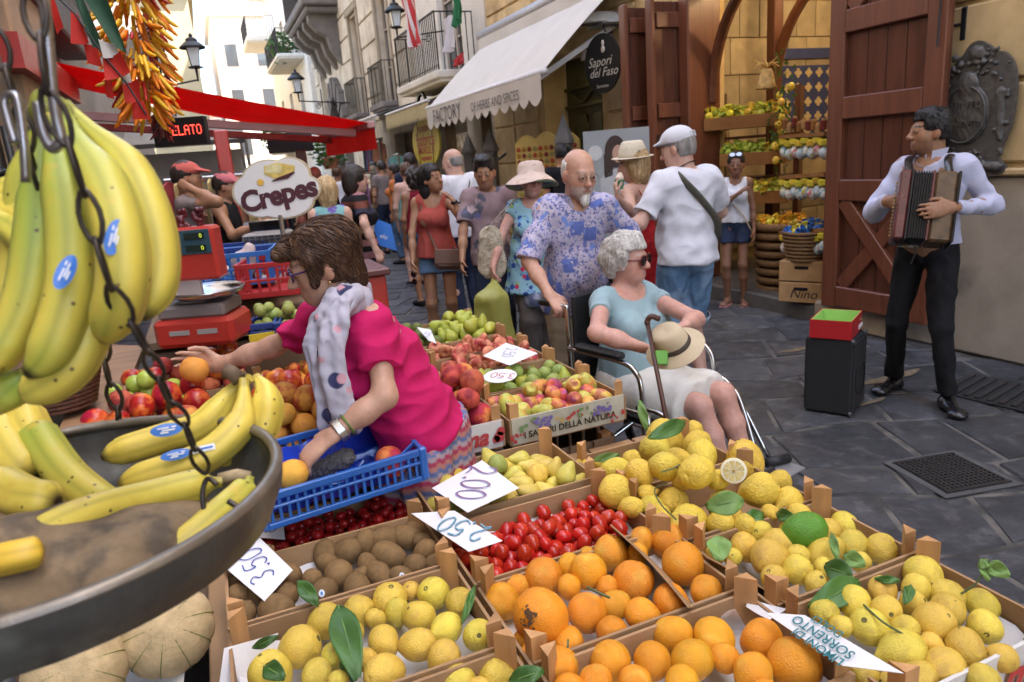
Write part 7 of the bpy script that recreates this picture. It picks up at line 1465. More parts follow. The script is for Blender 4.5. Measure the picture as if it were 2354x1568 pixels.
fe=thing('iron_railing','black iron railing with knobbed bars at the left edge','railing',at(30,600,2.2));of=np.array(fe.location)
for i,u in enumerate((-25,8,38,68)):
 a=at(u,290,2.2+.02*i);b=a-V(0,0,.75);MB(of).tube([a,b],.011,8).build('bar',m_iron,fe,smooth=True)
 for z in(.14,.17):MB(of).sph(a-V(0,0,z+.0),(.021,.021,.013),10,6).build('knob',m_iron,fe,smooth=True)
m_mel=M('melon_skin',(.56,.42,.23),.7,var=.25,scale=30,bump=1.,bscale=90,col2=(.47,.36,.19),c2=(.5,.7),c2s=5)
def melon(label,u,v,z,R):
 p=onz(u,v,z);o=thing('melon',label,'melon',p,group='netted melons');tilt=nrm(CP-p+V(0,0,.3));x,y,zz=frame(tilt);Rm=np.stack([x,y,zz],1);mb=MB();n=40;P=[]
 for i in range(19):
  a=math.pi*i/18
  for j in range(n):t=2*math.pi*j/n;k=1-.03*abs(math.cos(5*t))**14;P.append(Rm@V(math.sin(a)*math.cos(t)*k,math.sin(a)*math.sin(t)*k,math.cos(a)*.9)*R)
 mb.add(P,[(i*n+j,(i+1)*n+j,(i+1)*n+(j+1)%n,i*n+(j+1)%n)for i in range(18)for j in range(n)]);mb.build('rind',m_mel,o,smooth=True)
 for k in range(10):t=math.pi*k/5;MB().tube([Rm@V(math.sin(a)*math.cos(t),math.sin(a)*math.sin(t),math.cos(a)*.9)*R*.985 for a in np.linspace(.12,1.9,12)],R*.012,5).build('green_rib',M('melon_rib',(.22,.24,.08),.7,var=.3,scale=30),o,smooth=True)
melon('netted cantaloupe melon below the scale pan beside the crates',382,1448,.72,.098);melon('second melon at the bottom edge below the pan',175,1545,.72,.095)
o=sheet('paper_sheet',[onz(250,1500,.66),onz(430,1480,.66),onz(420,1600,.63),onz(220,1600,.63)],.0006,m_paper,None,bend=.01);tag(o,'white paper under the melons','paper','loose white papers')
crate(-.38,-.135,.86,1.16,'pale wooden crate standing beside the melons',z0=.5,rim=.66)
#fruit behind the shopper
crate(-.02,.40,2.28,2.72,'wooden crate holding peaches under the shopper arm',z0=.70,rim=.80)
heapfill('ypeach',-.01,.39,2.30,2.52,.73,.042,22,'peach in front of the shopper elbow','peach','peaches under the shopper arm',kinds=['peach','ypeach','peach'],seed=31)
heapfill('nectarine',.03,.42,2.50,2.75,.74,.044,22,'shiny red nectarine behind the peaches','nectarine','nectarines behind the shopper',seed=32)
crate(-.52,-.06,2.25,2.72,'wooden crate holding nectarines and peaches at left',z0=.72,rim=.82)
heapfill('nectarine',-.50,-.08,2.45,2.72,.75,.045,26,'red nectarine in the left crate','nectarine','nectarines in the left crate',kinds=['nectarine','nectarine','redpeach'],seed=33)
heapfill('ypeach',-.46,-.08,2.26,2.46,.75,.043,16,'yellow peach at the front of the left crate','peach','yellow peaches in the left crate',kinds=['ypeach','peach'],seed=34)
heapfill('apple',-.45,-.18,2.74,2.86,.84,.034,10,'small green apple behind the nectarines','apple','green apples',seed=35)
heapfill('nectarine',-.42,.05,2.86,3.15,.84,.04,26,'dark nectarine in front of the red scale','nectarine','dark nectarines',kinds=['nectarine','redpeach'],seed=36)
heapfill('peach',.08,.42,2.80,3.05,.80,.026,34,'small orange apricot behind the nectarines','apricot','apricots',kinds=['peach','ypeach','nectarine'],seed=37)
heapfill('plum',.36,.52,2.85,3.05,.80,.026,22,'dark blue plum beside the apricots','plum','plums',seed=38)
crate(-.5,.04,2.84,3.16,'wooden crate in front of the red scale',z0=.80,rim=.88);crate(.05,.54,2.78,3.06,'wooden crate holding apricots and plums',z0=.76,rim=.84)
sb=thing('stall_riser','dark stepped riser under the left fruit crates','stand',(0,2.75,0));MB().box((-.05,-.05,.59),(1.05,.98,.18)).build('lower_step',m_slat,sb);MB().box((-.05,.25,.72),(1.12,.52,.1)).build('upper_step',m_slat,sb)
card('white card with blue writing among the peaches',[(600,862),(660,862),(640,905),(605,900)],(.88,.88,.85,.85),'3.0',(.05,.08,.3),size=.05,wid=.004);card('small white card beside the left peaches',[(425,905),(462,940),(448,950),(432,945)],(.85,.83,.82,.83),'2.5',(.15,.15,.2),size=.03,wid=.003)
#blue tray
A,Bq,Cq=onz(598,1150,.855),onz(970,1038,.855),onz(890,950,.855);Dq=A+Cq-Bq
tray=thing('blue_tray','bright blue perforated plastic tray with a crumpled liner','tray',(A+Bq+Cq+Dq)/4-V(0,0,.09));of=np.array(tray.location);m_blp=M('blue_plastic',(.018,.11,.40),.35,var=.1,scale=6,spec=.5);m_lin=M('blue_liner',(.012,.05,.46),.16,var=.3,scale=14,spec=.8)
for p,q in((A,Bq),(Bq,Cq),(Cq,Dq),(Dq,A)):
 n=nrm(np.cross(q-p,V(0,0,1)));
 for z,w in((0,.02),(-.03,.008),(-.08,.016)):MB(of).bar(p+V(0,0,z),q+V(0,0,z),.014,w,bev=.002).build('rail',m_blp,tray)
 L=np.linalg.norm(q-p);k=int(L/.022)
 for i in range(k+1):c=p+(q-p)*i/k;MB(of).bar(c-V(0,0,.078),c-V(0,0,.004),.004 if i%6 else.010,.008,up=q-p).build('slat',m_blp,tray)
for c in(A,Bq,Cq,Dq):MB(of).box(c+V(0,0,-.035),(.024,.024,.10),bev=.005).build('corner',m_blp,tray)
g_=np.zeros((22,22,3));
for i in range(22):
 for j in range(22):s_,t_=i/21,j/21;p=(A*(1-s_)+Bq*s_)*(1-t_)+(Dq*(1-s_)+Cq*s_)*t_;e=max(abs(s_-.5),abs(t_-.5))*2;p=(A+Bq+Cq+Dq)/4+(p-(A+Bq+Cq+Dq)/4)*.96;g_[i,j]=p+V(0,0,-.078+.06*max(0,e-.82)/.18)
v_=g_.reshape(-1,3);v_[:,2]+=.010*fnoise(v_,34,3)+.006*fnoise(v_,75,8);g_=v_.reshape(22,22,3);MB(of).grid(g_).build('liner',m_lin,tray,autos=25)
fruit('peach',onz(898,1062,.83),.043,'single red and yellow peach left in the blue tray','peach',None,name='peach')
bp_=onz(755,1072,.835);bsh=thing('scrubbing_brush','grey bristly brush lying in the blue tray','brush',bp_);F=Field([cap(-RT*.05-UP*.02,RT*.05+UP*.025,.024,.027,.01)],.004);sdf_obj('bristles',F,M('bristle_grey',(.13,.12,.115),.95,var=.6,scale=180,bump=1.,bscale=300),bsh,disp=lambda v:.004*fnoise(v,300,2))
MB(of).bar(Bq+V(-.06,.0,.004),Bq+V(.012,.09,.004),.006,.006).build('corner_strut',m_blp,tray)
#red scale
sc_=thing('red_scale','red electronic shop scale with steel pan and twin display','scale',at(465,790,2.75));of=np.array(sc_.location);m_rdp=M('red_enamel',(.42,.032,.022),.35,var=.12,scale=6,spec=.5);Rs=np.stack([RT,nrm(FW*V(1,1,0)),V(0,0,1)],1);Rs[:,0]=nrm(np.cross(Rs[:,1],V(0,0,1)))
px=2.75/1635
MB().box(Rs@V(0,.05,.055),(180*px,.22,.11),Rs,bev=.018).build('base',m_rdp,sc_);MB().box(Rs@V(0,.05,.135),(150*px,.2,.05),Rs,bev=.01).build('pan_support',M('scale_grey',(.18,.15,.14),.5),sc_)
for dx in(-.05,.055):MB().box(Rs@V(dx,-.062,.06),(.075,.004,.018),Rs).build('label_plate',M('plate_silver',(.45,.45,.45),.4,met=.5),sc_)
MB().lathe([(0,.0),(.11,.003),(.15,.02),(.158,.035),(.155,.037),(.145,.024),(.1,.008),(0,.006)],36,Rs@V(.03,.06,.17),(0,0,1),sx=1.0,sy=.9).build('pan',M('polished_steel',(.5,.5,.52),.2,met=1,var=.1),sc_,smooth=True)
MB().box(Rs@V(-.015,.02,.19),(54*px,.03,.17),Rs,bev=.004).build('column',M('scale_column',(.30,.24,.22),.5),sc_)
MB().box(Rs@V(-.0,.04,.345),(140*px,.09,.20),Rs,bev=.012).build('display_housing',m_rdp,sc_);dsp=MB().box(Rs@V(0,-.008,.39),(125*px,.006,.09),Rs,bev=.002).build('display_panel',M('display_teal',(.03,.075,.10),.3,var=.05),sc_)
m_led=M('scale_digits',(.35,.45,.03),.5,var=0,emit=.25)
for ix in(-.055,.045):
 for iz in(.412,.367):
  MB().box(Rs@V(ix+.005,-.0125,iz),(.075,.004,.024),Rs).build('digit_window',M('digit_window',(.015,.025,.02),.2,var=0),dsp);text('digits','000' if ix<0 else '0',m_led,Rs@V(ix-.005 if ix<0 else ix+.03,-.0155,iz),Rs[:,0],Rs[:,2],dsp,.022)
for k in range(3):
 c=Rs@V(-.07+k*.062,.05,.462);F=Field([ell(c+V(rs.uniform(-.02,.02),rs.uniform(-.015,.015),rs.uniform(-.02,.045)),.011,k=.002)for _ in range(16)],.005);o=sdf_obj('berry_cluster',F,M('dark_berry',(.10,.015,.02),.3,var=.3,scale=40),None,V(0,0,0));o.location=of;tag(o,['left','middle','right'][k]+' clump of dark red berries on the red scale','berries','berry clumps')
#crates, punnets, counter behind the scale
def pcrate(name,label,c,sx,sy,h,mat,rz,group=None):
 o=thing(name,label,'crate',c,rz,group)
 for s in(-1,1):
  for z,w in((h-.012,.024),(h*.5,.012),(.014,.028)):MB().box((0,s*sy/2,z),(sx,.012,w),bev=.002).build('rail',mat,o);MB().box((s*sx/2,0,z),(.012,sy-.012,w),bev=.002).build('rail',mat,o)
  for k in range(int(sx/.045)+1):MB().box((-sx/2+.01+k*(sx-.02)/int(sx/.045),s*sy/2,h/2),(.012,.009,h-.03)).build('slat',mat,o)
  for k in range(int(sy/.045)+1):MB().box((s*sx/2,-sy/2+.01+k*(sy-.02)/int(sy/.045),h/2),(.009,.012,h-.03)).build('slat',mat,o)
 MB().box((0,0,.008),(sx-.02,sy-.02,.01)).build('base',mat,o);return o
m_bl2=M('crate_blue',(.03,.14,.42),.4,var=.1);m_rd2=M('crate_red',(.42,.03,.03),.4,var=.1)
pcrate('plastic_crate','light blue plastic crate behind the steel scale pan',at(520,650,3.6)-V(0,0,.0),.5,.34,.16,m_bl2,rad(-12),'plastic crates');pcrate('plastic_crate','red plastic crate with white lattice beside the blue one',at(640,668,3.45),.28,.34,.16,m_rd2,rad(-16),'plastic crates');pcrate('plastic_crate','farther dark blue plastic crate leaning at the red counter',at(600,622,3.9),.45,.3,.15,M('crate_navy',(.02,.05,.22),.4),rad(-16),'plastic crates')
for k in range(9):u,v=480+k*19,622+rs.uniform(-6,8)+k*2;p=at(u,v,3.6);o=MB(p).sph(p,(.035,.03,.028),10,7).build('garlic_bulb',M('garlic',(.55,.45,.40),.6,rnd=.2),None,smooth=True,loc=p);tag(o,'pale garlic bulb in the light blue crate','garlic','garlic bulbs')
p=at(562,605,3.5);F=Field([ell(p,(.06,.04,.07),k=.02),ell(p+V(.03,0,.06),(.03,.025,.035),k=.02)],.008);o=sdf_obj('paper_bag',F,M('bag_white',(.52,.42,.40),.6,bump=.4,bscale=30),None,p,disp=lambda v:.008*fnoise(v,40,2));o.location=p;tag(o,'crumpled white bag standing in the crates','bag')
rk=thing('crate_stand','low dark stand carrying the plastic crates','stand',(.18,3.75,0));MB().box((0,0,.5),(1.0,.9,.9),bev=.01).build('body',m_slat,rk);MB().box((0,0,.99),(1.04,.94,.03)).build('top',m_slat,rk)
for i,(u,v)in enumerate(((612,742),(668,738))):
 pc_=pcrate('punnet',['blue punnet of green figs beside the red scale','blue punnet of green figs behind the shopper arm'][i],at(u,v,2.95)-V(0,0,.06),.12,.16,.075,M('crate_navy'),rad(-10),'blue fig punnets')
 for k in range(9):fruit('gspear',np.array(pc_.location)+V(rs.uniform(-.045,.045),rs.uniform(-.06,.06),.055+.03*(k%3)),.023,['green fig in the punnet beside the red scale','green fig in the punnet behind the shopper arm'][i],'fig','green figs in the blue punnets',name='fig')
o=box('yellow_label',M('yellow_card',(.66,.50,.03),.6),at(612,773,2.86),(.13,.01,.03));tag(o,'yellow label strip below the fig punnet','label')
ct=thing('red_counter','red crepe counter under the round white sign','counter',(.42,4.35,0));MB().box((0,0,.52),(.95,.5,1.04),bev=.01).build('front',m_rdp,ct);MB().box((0,0,1.06),(1.0,.56,.04),bev=.008).build('top',M('counter_top',(.12,.04,.035),.4),ct)
rg=thing('cash_register','grey cash register on the red counter below the sign','cash register',at(612,562,4.05));mr_=M('register_grey',(.33,.31,.30),.4);MB().box(Rs@V(0,.06,.03),(.24,.2,.07),Rs,bev=.01).build('body',mr_,rg);MB().box(Rs@V(0,.1,.10),(.22,.04,.06),Rs,bev=.006).build('display',m_sun,rg)
for i in range(6):
 for j in range(3):MB().box(Rs@V(-.09+i*.036,-.05+.0*j,.012+j*.018),(.026,.012,.012),Rs).build('key',M('key_dark',(.08,.08,.085),.4),rg)
#crepe sign
sg=thing('cloud_sign','white cloud shaped Crepes sign above the counter','sign',at(640,505,3.7));of=np.array(sg.location);N=-nrm(FW-V(0,0,FW[2])*.6);ex=nrm(np.cross(V(0,0,1),N));ex=nrm(ex*1+V(0,0,.03));ey=np.cross(N,ex);k_=3.7/1635;C0=at(635,436,3.7)
def cloud(s):
 P=[]
 for i in range(120):
  t=2*math.pi*i/120;best=0;d=np.array((math.cos(t),math.sin(t)))
  for(cx,cy,rx,ry)in((-55,0,48,42),(-15,25,62,45),(35,28,48,42),(65,-5,38,32),(15,-32,68,36),(-40,-22,48,38)):
   a=(d[0]/rx)**2+(d[1]/ry)**2;b=-2*(cx*d[0]/rx**2+cy*d[1]/ry**2);c=(cx/rx)**2+(cy/ry)**2-1;D_=b*b-4*a*c
   if D_>0:best=max(best,(-b+math.sqrt(D_))/(2*a))
  P.append(d*best*s*k_)
 return P
MB(of).prism(cloud(.95),C0,ex,ey,-N,.03).build('plate',M('sign_white',(.70,.69,.66),.4,var=.03),sg);MB(of).prism(cloud(1.0),C0-N*.004,ex,ey,-N,.02).build('edge',M('sign_edge',(.50,.42,.27),.5),sg)
mch_=M('choco_print',(.075,.022,.03),.5,var=0);text('lettering','Crepes',mch_,C0+N*.003-ey*.03+ex*.01-of,nrm(ex+ey*.13),nrm(ey-ex*.1),sg,.145,bold=.006,space=.95)
P=[(0,0),(.10,.035),(.105,.06),(.02,.085),(-.055,.075),(-.06,.035)];MB(of).prism(P,C0+N*.0005+ey*.05+ex*.01,ex,ey,N,.002).build('printed_crepe',M('crepe_print',(.62,.46,.12),.5,var=.3,scale=30),sg);MB(of).prism([(-.055,.04),(.03,.03),(.035,.078),(-.045,.078)],C0+N*.003+ey*.05+ex*.01,ex,ey,N,.001).build('printed_fold',M('crepe_pale',(.66,.60,.30),.5,var=.2,scale=30),sg);MB(of).prism([(-.03,-.004),(.06,.004),(.10,.03),(.095,.036),(.0,.012)],C0+N*.003+ey*.045+ex*.01,ex,ey,N,.001).build('printed_filling',mch_,sg)
sun_=[((.022 if i%2 else.013)*math.cos(2*math.pi*i/20),(.022 if i%2 else.013)*math.sin(2*math.pi*i/20))for i in range(20)];MB(of).prism(sun_,C0+N*.001+ey*.045-ex*.075,ex,ey,N,.002).build('printed_sun',M('sun_print',(.70,.42,.06),.5,var=0),sg)
MB(of).tube([C0-ey*.13,C0-ey*.42],.012,8).build('post',m_steel,sg)
#gelato sign
ge=thing('gelato_sign','black light panel spelling GELATO in red dots','sign',at(411,300,4.6));of=np.array(ge.location);N=-nrm(FW*V(1,1,0));ex=nrm(np.cross(V(0,0,1),N));ey=V(0,0,1);kk=4.6/1635
MB(of).box(of+FW*.03,(122*kk,.06,62*kk),np.stack([ex,-N,ey],1),bev=.004).build('housing',M('panel_black',(.008,.006,.007),.4,var=0),ge)
FONT={'G':'01110 10001 10000 10111 10001 10001 01110','E':'11111 10000 10000 11110 10000 10000 11111','L':'10000 10000 10000 10000 10000 10000 11111','A':'01110 10001 10001 11111 10001 10001 10001','T':'11111 00100 00100 00100 00100 00100 00100','O':'01110 10001 10001 10001 10001 10001 01110'}
dots=MB();w0=84*kk;st_=w0/36
for ci,ch in enumerate('GELATO'):
 for r_,row in enumerate(FONT[ch].split()):
  for c_i,bit in enumerate(row):
   if bit=='1':c=ex*((ci*6+c_i-17)*st_+12*kk)+ey*((3-r_)*st_*1.35)+N*.0045;dots.sph(c,st_*.42,6,4)
dots.build('light_dots',M('led_red',(1,.05,.03),.5,var=0,emit=1.2),ge);MB(of).tube([of+ey*.09,of+ey*.6],.006,6).build('hanger',m_iron,ge)
#red awning
aw=thing('red_awning','red canvas awning reaching out from the left over the stalls','awning',(-1.1,8.7,3.3));of=np.array(aw.location)
NF=V(1.69,7.64,2.10);FFr=V(1.52,9.8,2.10);q=ony(375,190,7.64);sl_=(q[2]-NF[2])/(q[0]-NF[0]);NW=V(-1.15,7.64,NF[2]+sl_*(-1.15-NF[0]));FWl=V(-1.15,9.8,NW[2]);m_can=thin('red_canvas',(.72,.022,.020),.6,rough=.6,var=.08,scale=3)
sheet('canvas',[NW,NF,FFr,FWl],.004,m_can,aw,n=12,bend=-.03,off=of)
m_bar=M('awning_bar',(.42,.22,.20),.5,var=.1);MB(of).bar(NF+V(.02,0,-.02),FFr+V(.02,0,-.02),.08,.07,bev=.01).build('front_bar',m_bar,aw)
for y in(7.95,9.5):MB(of).bar(V(-1.1,y,NW[2]-.45),V(1.6,y,2.02),.06,.08,bev=.01).build('folding_arm',m_bar if y<8 else m_rdp,aw);MB(of).box(V(.1,y,(NW[2]-.45)*.56+2.02*.44),(.1,.1,.12),bev=.01).build('elbow_joint',m_bar,aw)
g_=np.zeros((14,4,3))
for i in range(14):
 for j in range(4):p=NF+(FFr-NF)*i/13;g_[i,j]=p+V(.05+.012*math.sin(i*1.3)*j/3,0,-.04-.075*j)
MB(of).grid(g_).build('valance',m_can,aw,smooth=True)
for lab,u,v,d,w,h in(('dark hanging sign box under the far end of the red awning',667,328,9.5,.58,.25),):o=box('hanging_sign',M('panel_black'),at(u,v,d),(w,.08,h));tag(o,lab,'sign')
for lab,u0,v0,v1,d,m in(('red shop front post behind the hanging bananas',505,300,700,6.4,m_rdp),('brown post under the red awning',690,345,480,9.0,m_wood)):
 a=at(u0,v0,d);t=thing('post',lab,'post',(a[0],a[1],0));MB().box((0,0,a[2]/2),(.12,.12,a[2]),bev=.01).build('shaft',m,t);MB().box((0,0,.05),(.18,.18,.1),bev=.01).build('foot',m_iron,t)
a=onx(330,330,-1.0);o=tag(box('red_fascia',m_rdp,(-.98,6.9,2.55),(.12,2.4,.22)),'dark red fascia board above the gelato counter','fascia')
#far market: gazebo, clothes, plants
gz=thing('market_gazebo','pale canvas market stall beyond the red cap men','stall',(-.1,13,0));m_cv=M('stall_canvas',(.50,.47,.44),.8,var=.1)
MB().prism([(-.9,2.25),(.9,2.25),(.75,2.5),(-.75,2.65)],(0,-.6,0),(1,0,0),(0,0,1),(0,1,0),1.6).build('roof',m_cv,gz)
for x in(-.85,.85):
 for y in(-.5,.9):MB().tube([(x,y,0),(x,y,2.3)],.025,8).build('pole',m_steel,gz)
MB().box((0,.9,1.5),(1.7,.02,1.3)).build('back_panel',m_cv,gz)
CLM=[M('garment_%d'%i,c,.8,var=.3,scale=14)for i,c in enumerate(((.03,.03,.06),(.45,.42,.42),(.36,.05,.06),(.10,.14,.32),(.50,.38,.16),(.02,.02,.025),(.22,.10,.22),(.12,.28,.26),(.42,.20,.12)))]
def rack(label,x,y,L,rz,n,z=1.55,seed=1):
 r=thing('clothes_rack',label,'clothes rack',(x,y,0),rz);rr=random.Random(seed);MB().tube([(-L/2,0,z),(L/2,0,z)],.018,8).build('rail',m_steel,r)
 for s in(-1,1):MB().tube([(s*L/2,0,z),(s*L/2,0,0)],.018,8).build('upright',m_steel,r);MB().tube([(s*L/2,-.25,.03),(s*L/2,.25,.03)],.018,8).build('foot',m_steel,r)
 for i in range(n):
  xx=-L/2+L*(i+.5)/n;h=rr.uniform(.55,1.0);P=[(-.18,-.06),(-.05,0),(.05,0),(.18,-.06),(.22*rr.uniform(.8,1.1),-h),(-.22,-h)];a=rr.uniform(.75,1.25);MB().prism(P,(xx,0,z-.03),(math.cos(a),math.sin(a),0),(0,0,1),(-math.sin(a),math.cos(a),0),.03).build('garment',rr.choice(CLM),r)
rack('clothes rack full of garments beyond the striped dress',2.6,14.2,2.2,rad(20),14,seed=2);rack('second clothes rack under the grey awning',4.3,17.2,2.4,rad(80),14,1.9,3);rack('clothes stall far left behind the red caps',.2,11.5,1.4,rad(10),10,1.7,4);rack('hanging garments high beside the yellow oval sign',4.5,20.2,2.4,rad(85),14,2.3,5)
mq=thing('costumed_figure','costumed life size figure in pleated beige robe with a mandolin','figure',(3.3,15.0,0));fp=Person('x',(3.3,15.0),235,1.75,h=.018,skin=(.25,.2,.15),arms={'L':dict(to=V(3.15,14.75,1.15)),'R':dict(to=V(3.2,14.6,1.05))});bpy.data.objects.remove(fp.root);fp.root=mq
fp.body(noface=True,eyes=False,skip=('thL','thR','caL','caR'));rb=M('robe_beige',(.46,.38,.25),.9,var=.35,scale=9,stretch=(6,6,1),bump=.5,bscale=30);fp.top(rb,full=True,sleeve=.8,t=.05,st=.1,hem=.8,hemw=.08,fold=.012,fs=40,sq=(1,1,.1),name='robe');fp.trousers(rb,calf=.95,t=.05,t2=.07,fold=.012,fs=40,sq=(1,1,.1));fp.hair(H_BLACK,h=.014)
md=thing('mandolin','brown mandolin held by the costumed figure','mandolin',(3.1,14.55,1.12));F=Field([ell(V(0,0,0),(.13,.06,.17),rotm(0,0,40),.02)],.012);sdf_obj('body',F,M('mandolin_wood',(.30,.12,.03),.4),md);MB().bar((.08,0,.1),(.32,0,.4),.05,.03).build('neck',M('mandolin_wood'),md)
def foliage(parent,c,R,n,mat,ls=.05,seed=1,flat_=1.):
 rr=np.random.RandomState(seed);q=rr.normal(size=(n,3));q=q/np.linalg.norm(q,axis=1)[:,None]*(rr.rand(n,1)**.4)*R*V(1,1,flat_);mb=MB()
 for p in q:
  d=nrm(rr.normal(size=3));x,y,_=frame(d);s=ls*rr.uniform(.6,1.2);mb.add([p-x*s,p+y*s*.45+d*s*.15,p+x*s,p-y*s*.45+d*s*.15],[(0,1,2,3)])
 return mb.build('foliage',mat,parent,loc=c)
m_fo=thin('street_leaf',(.06,.14,.03),.3,rough=.5,var=.3,rnd=0);pt=thing('hanging_plant','green plant hanging at the end of the red awning','plant',(1.95,12,2.0));foliage(pt,(0,0,0),.32,260,m_fo,.07);MB().lathe([(0,-.32),(.1,-.32),(.14,-.14),(.13,-.14)],14).build('pot',M('terracotta',(.36,.14,.07),.8),pt);MB().tube([(0,0,.2),(0,0,.9)],.008,5).build('hanger',m_iron,pt)
for i,(x,y,z,lab)in enumerate(((4.2,34.5,7.0,'trailing plants on the far white balcony'),(4.1,43.5,3.6,'potted plants on the lowest far balcony'))):pt=thing('balcony_plant',lab,'plant',(x,y,z));foliage(pt,(0,0,0),.7,320,m_fo,.14,i+3);MB().lathe([(0,-.5),(.25,-.5),(.3,-.1),(.28,-.1)],14).build('pot',M('terracotta'),pt)
#RIGHT-HAND STREET FURNITURE AND SHOP
def lantern(label,top,bracket_to,s=1.,flip=1):
 t=thing('street_lantern',label,'street lamp',top-V(0,0,.75*s));of=np.array(t.location);gl=M('lamp_glass',(.62,.66,.68),.15,var=.05,spec=.6);h=top
 for k in range(4):
  a=math.pi/4+k*math.pi/2;b=a+math.pi/2;P=[h+V(.17*s*math.cos(a),.17*s*math.sin(a),-.22*s),h+V(.17*s*math.cos(b),.17*s*math.sin(b),-.22*s),h+V(.10*s*math.cos(b),.10*s*math.sin(b),-.58*s),h+V(.10*s*math.cos(a),.10*s*math.sin(a),-.58*s)];sheet('glass_pane',P,.004,gl,t,n=2,off=of);MB(of).tube([P[0],P[3]],.012*s,5).build('corner_bar',m_iron,t)
 MB(of).lathe([(.13*s,-.6*s),(.15*s,-.58*s),(.15*s,-.56*s),(.11*s,-.56*s)],4,h).build('bottom_frame',m_iron,t);MB(of).lathe([(.25*s,-.22*s),(.25*s,-.19*s),(.15*s,-.10*s),(.12*s,-.09*s),(.11*s,-.04*s),(.06*s,-.01*s),(.03*s,0),(.045*s,.03*s),(.02*s,.06*s),(0,.09*s)],16,h).build('cap',m_iron,t,autos=40);MB(of).tube([h+V(0,0,-.58*s),h+V(0,0,-.85*s)],[.03*s,.015*s],8).build('stem',m_iron,t)
 B_=np.asarray(bracket_to,float);a=h+V(0,0,-.82*s);MB(of).tube([a,B_],.02*s,6).build('bracket_arm',m_iron,t)
 for q in(.35,.65):c=a*(1-q)+B_*q;d=nrm(B_-a);MB(of).tube([c+d*(.1*s*math.cos(u)*(1-u/14))+V(0,0,-.13*s+.1*s*math.sin(u)*(1-u/14))for u in np.linspace(0,10,26)],.012*s,5).build('scroll',m_iron,t)
lp=at(438,85,11.5);lantern('black street lantern on the left wall above the red awning',lp,lp+V(-1.0,.1,-.82),.8)
lp=at(678,165,23);lantern('black street lantern on the right wall bracket down the street',lp,V(5.12,lp[1]+.4,lp[2]-1.0),1.1)
lp=at(905,5,14.0);lantern('grey street lantern high beside the striped flag',lp,V(5.1,lp[1]+.2,lp[2]-.5),.8)
def flag(label,pts,cols,pole=None,nst=7,name='flag'):
 a,b,c,d=(np.asarray(p,float)for p in pts);t=thing(name,label,'flag',a);n=nst*4;m=16;N=nrm(np.cross(b-a,d-a));g=np.zeros((n+1,m,3))
 for i in range(n+1):
  for j in range(m):s,q=i/n,j/(m-1);p=(a*(1-s)+b*s)*(1-q)+(d*(1-s)+c*s)*q;g[i,j]=p+N*(.06*math.sin(s*9+q*3)+.03*math.sin(s*17+2))*(.3+q)
 for k in range(nst):MB(a).grid(g[k*4:k*4+5]).build('stripe',cols[k%len(cols)],t,smooth=True)
 if pole is not None:MB(a).tube(pole,.015,6).build('pole',m_frame,t)
fw_=thin('flag_w',(.66,.62,.62),.3,rough=.7,var=.05);fr_=thin('flag_r',(.50,.04,.045),.3,rough=.7,var=.05);fg_=thin('flag_g',(.02,.16,.06),.3,rough=.7,var=.05)
flag('red and white striped flag hanging above the street',[at(918,-10,12.6),at(950,-10,12.3),at(973,100,12.4),at(945,112,12.7)],[fr_,fw_],[at(918,-10,12.6),V(5.1,13.2,5.2)])
flag('green flag hanging before the balcony',[at(1035,-20,12.6),at(1058,-20,12.4),at(1062,45,12.5),at(1045,65,12.6)],[fg_],None,2);flag('white part of the tricolour flag over the balcony railing',[at(1018,45,13.0),at(1045,30,12.8),at(1050,110,12.8),at(1022,125,13.0)],[fw_],None,2);flag('red cloth at the foot of the balcony railing',[at(1040,140,12.8),at(1066,118,12.6),at(1070,140,12.6),at(1045,155,12.8)],[fr_],None,2)
m_cc=thin('cream_canvas',(.70,.66,.60),.25,rough=.75,var=.06,scale=2.5,bump=.12,bscale=6);AW=thing('cream_awning','large cream awning lettered FACTORY OF HERBS AND SPICES','awning',(4.9,9.9,3.6));of=np.array(AW.location)
y0_,y1_=7.69,12.2;xf_,zf_=3.75,2.56;q=ony(1392,0,y0_);sl_=(q[2]-zf_)/(q[0]-xf_);zt_=zf_+sl_*(4.93-xf_)
for i in range(4):a,b=y0_+(y1_-y0_)*i/4,y0_+(y1_-y0_)*(i+1)/4;sheet('canvas_panel',[V(4.93,a,zt_),V(xf_,a,zf_),V(xf_,b-.004,zf_),V(4.93,b-.004,zt_)],.004,m_cc,AW,n=8,bend=-.04,off=of)
MB(of).tube([V(xf_-.01,y0_-.06,zf_-.01),V(xf_-.01,y1_+.06,zf_-.01)],.04,10).build('front_bar',M('bar_white',(.6,.58,.57),.4),AW,smooth=True);MB(of).tube([V(4.85,y0_-.1,zt_+.08),V(4.85,y1_+.1,zt_+.08)],.10,12).build('roller_cover',M('roller_grey',(.36,.36,.38),.4,met=.3),AW,smooth=True)
def scallop(y0,y1,x,z,h,n,mat,parent,of,dz=0.):
 g=np.zeros((n*8+1,5,3))
 for i in range(n*8+1):
  t=i/(n*8);dd=h*(.74+.26*abs(math.sin(math.pi*t*n)))
  for j in range(5):g[i,j]=(x-.01*math.sin(t*21)*j/4,y0+(y1-y0)*t,z-dd*j/4)
 MB(of).grid(g).build('valance',mat,parent,smooth=True)
scallop(y0_,y1_,xf_-.045,zf_-.03,.34,14,m_cc,AW,of);scallop(y0_,y1_,4.74,zt_+.02,.26,9,m_cc,AW,of)
ink=M('awning_ink',(.11,.085,.08),.7,var=0);text('lettering','FACTORY',ink,V(xf_-.062,11.15,zf_-.19)-of,(0,-1,0),(0,0,1),AW,.30,space=1.05);text('lettering','OF HERBS AND SPICES',ink,V(xf_-.062,9.15,zf_-.20)-of,(0,-1,0),(0,0,1),AW,.17)
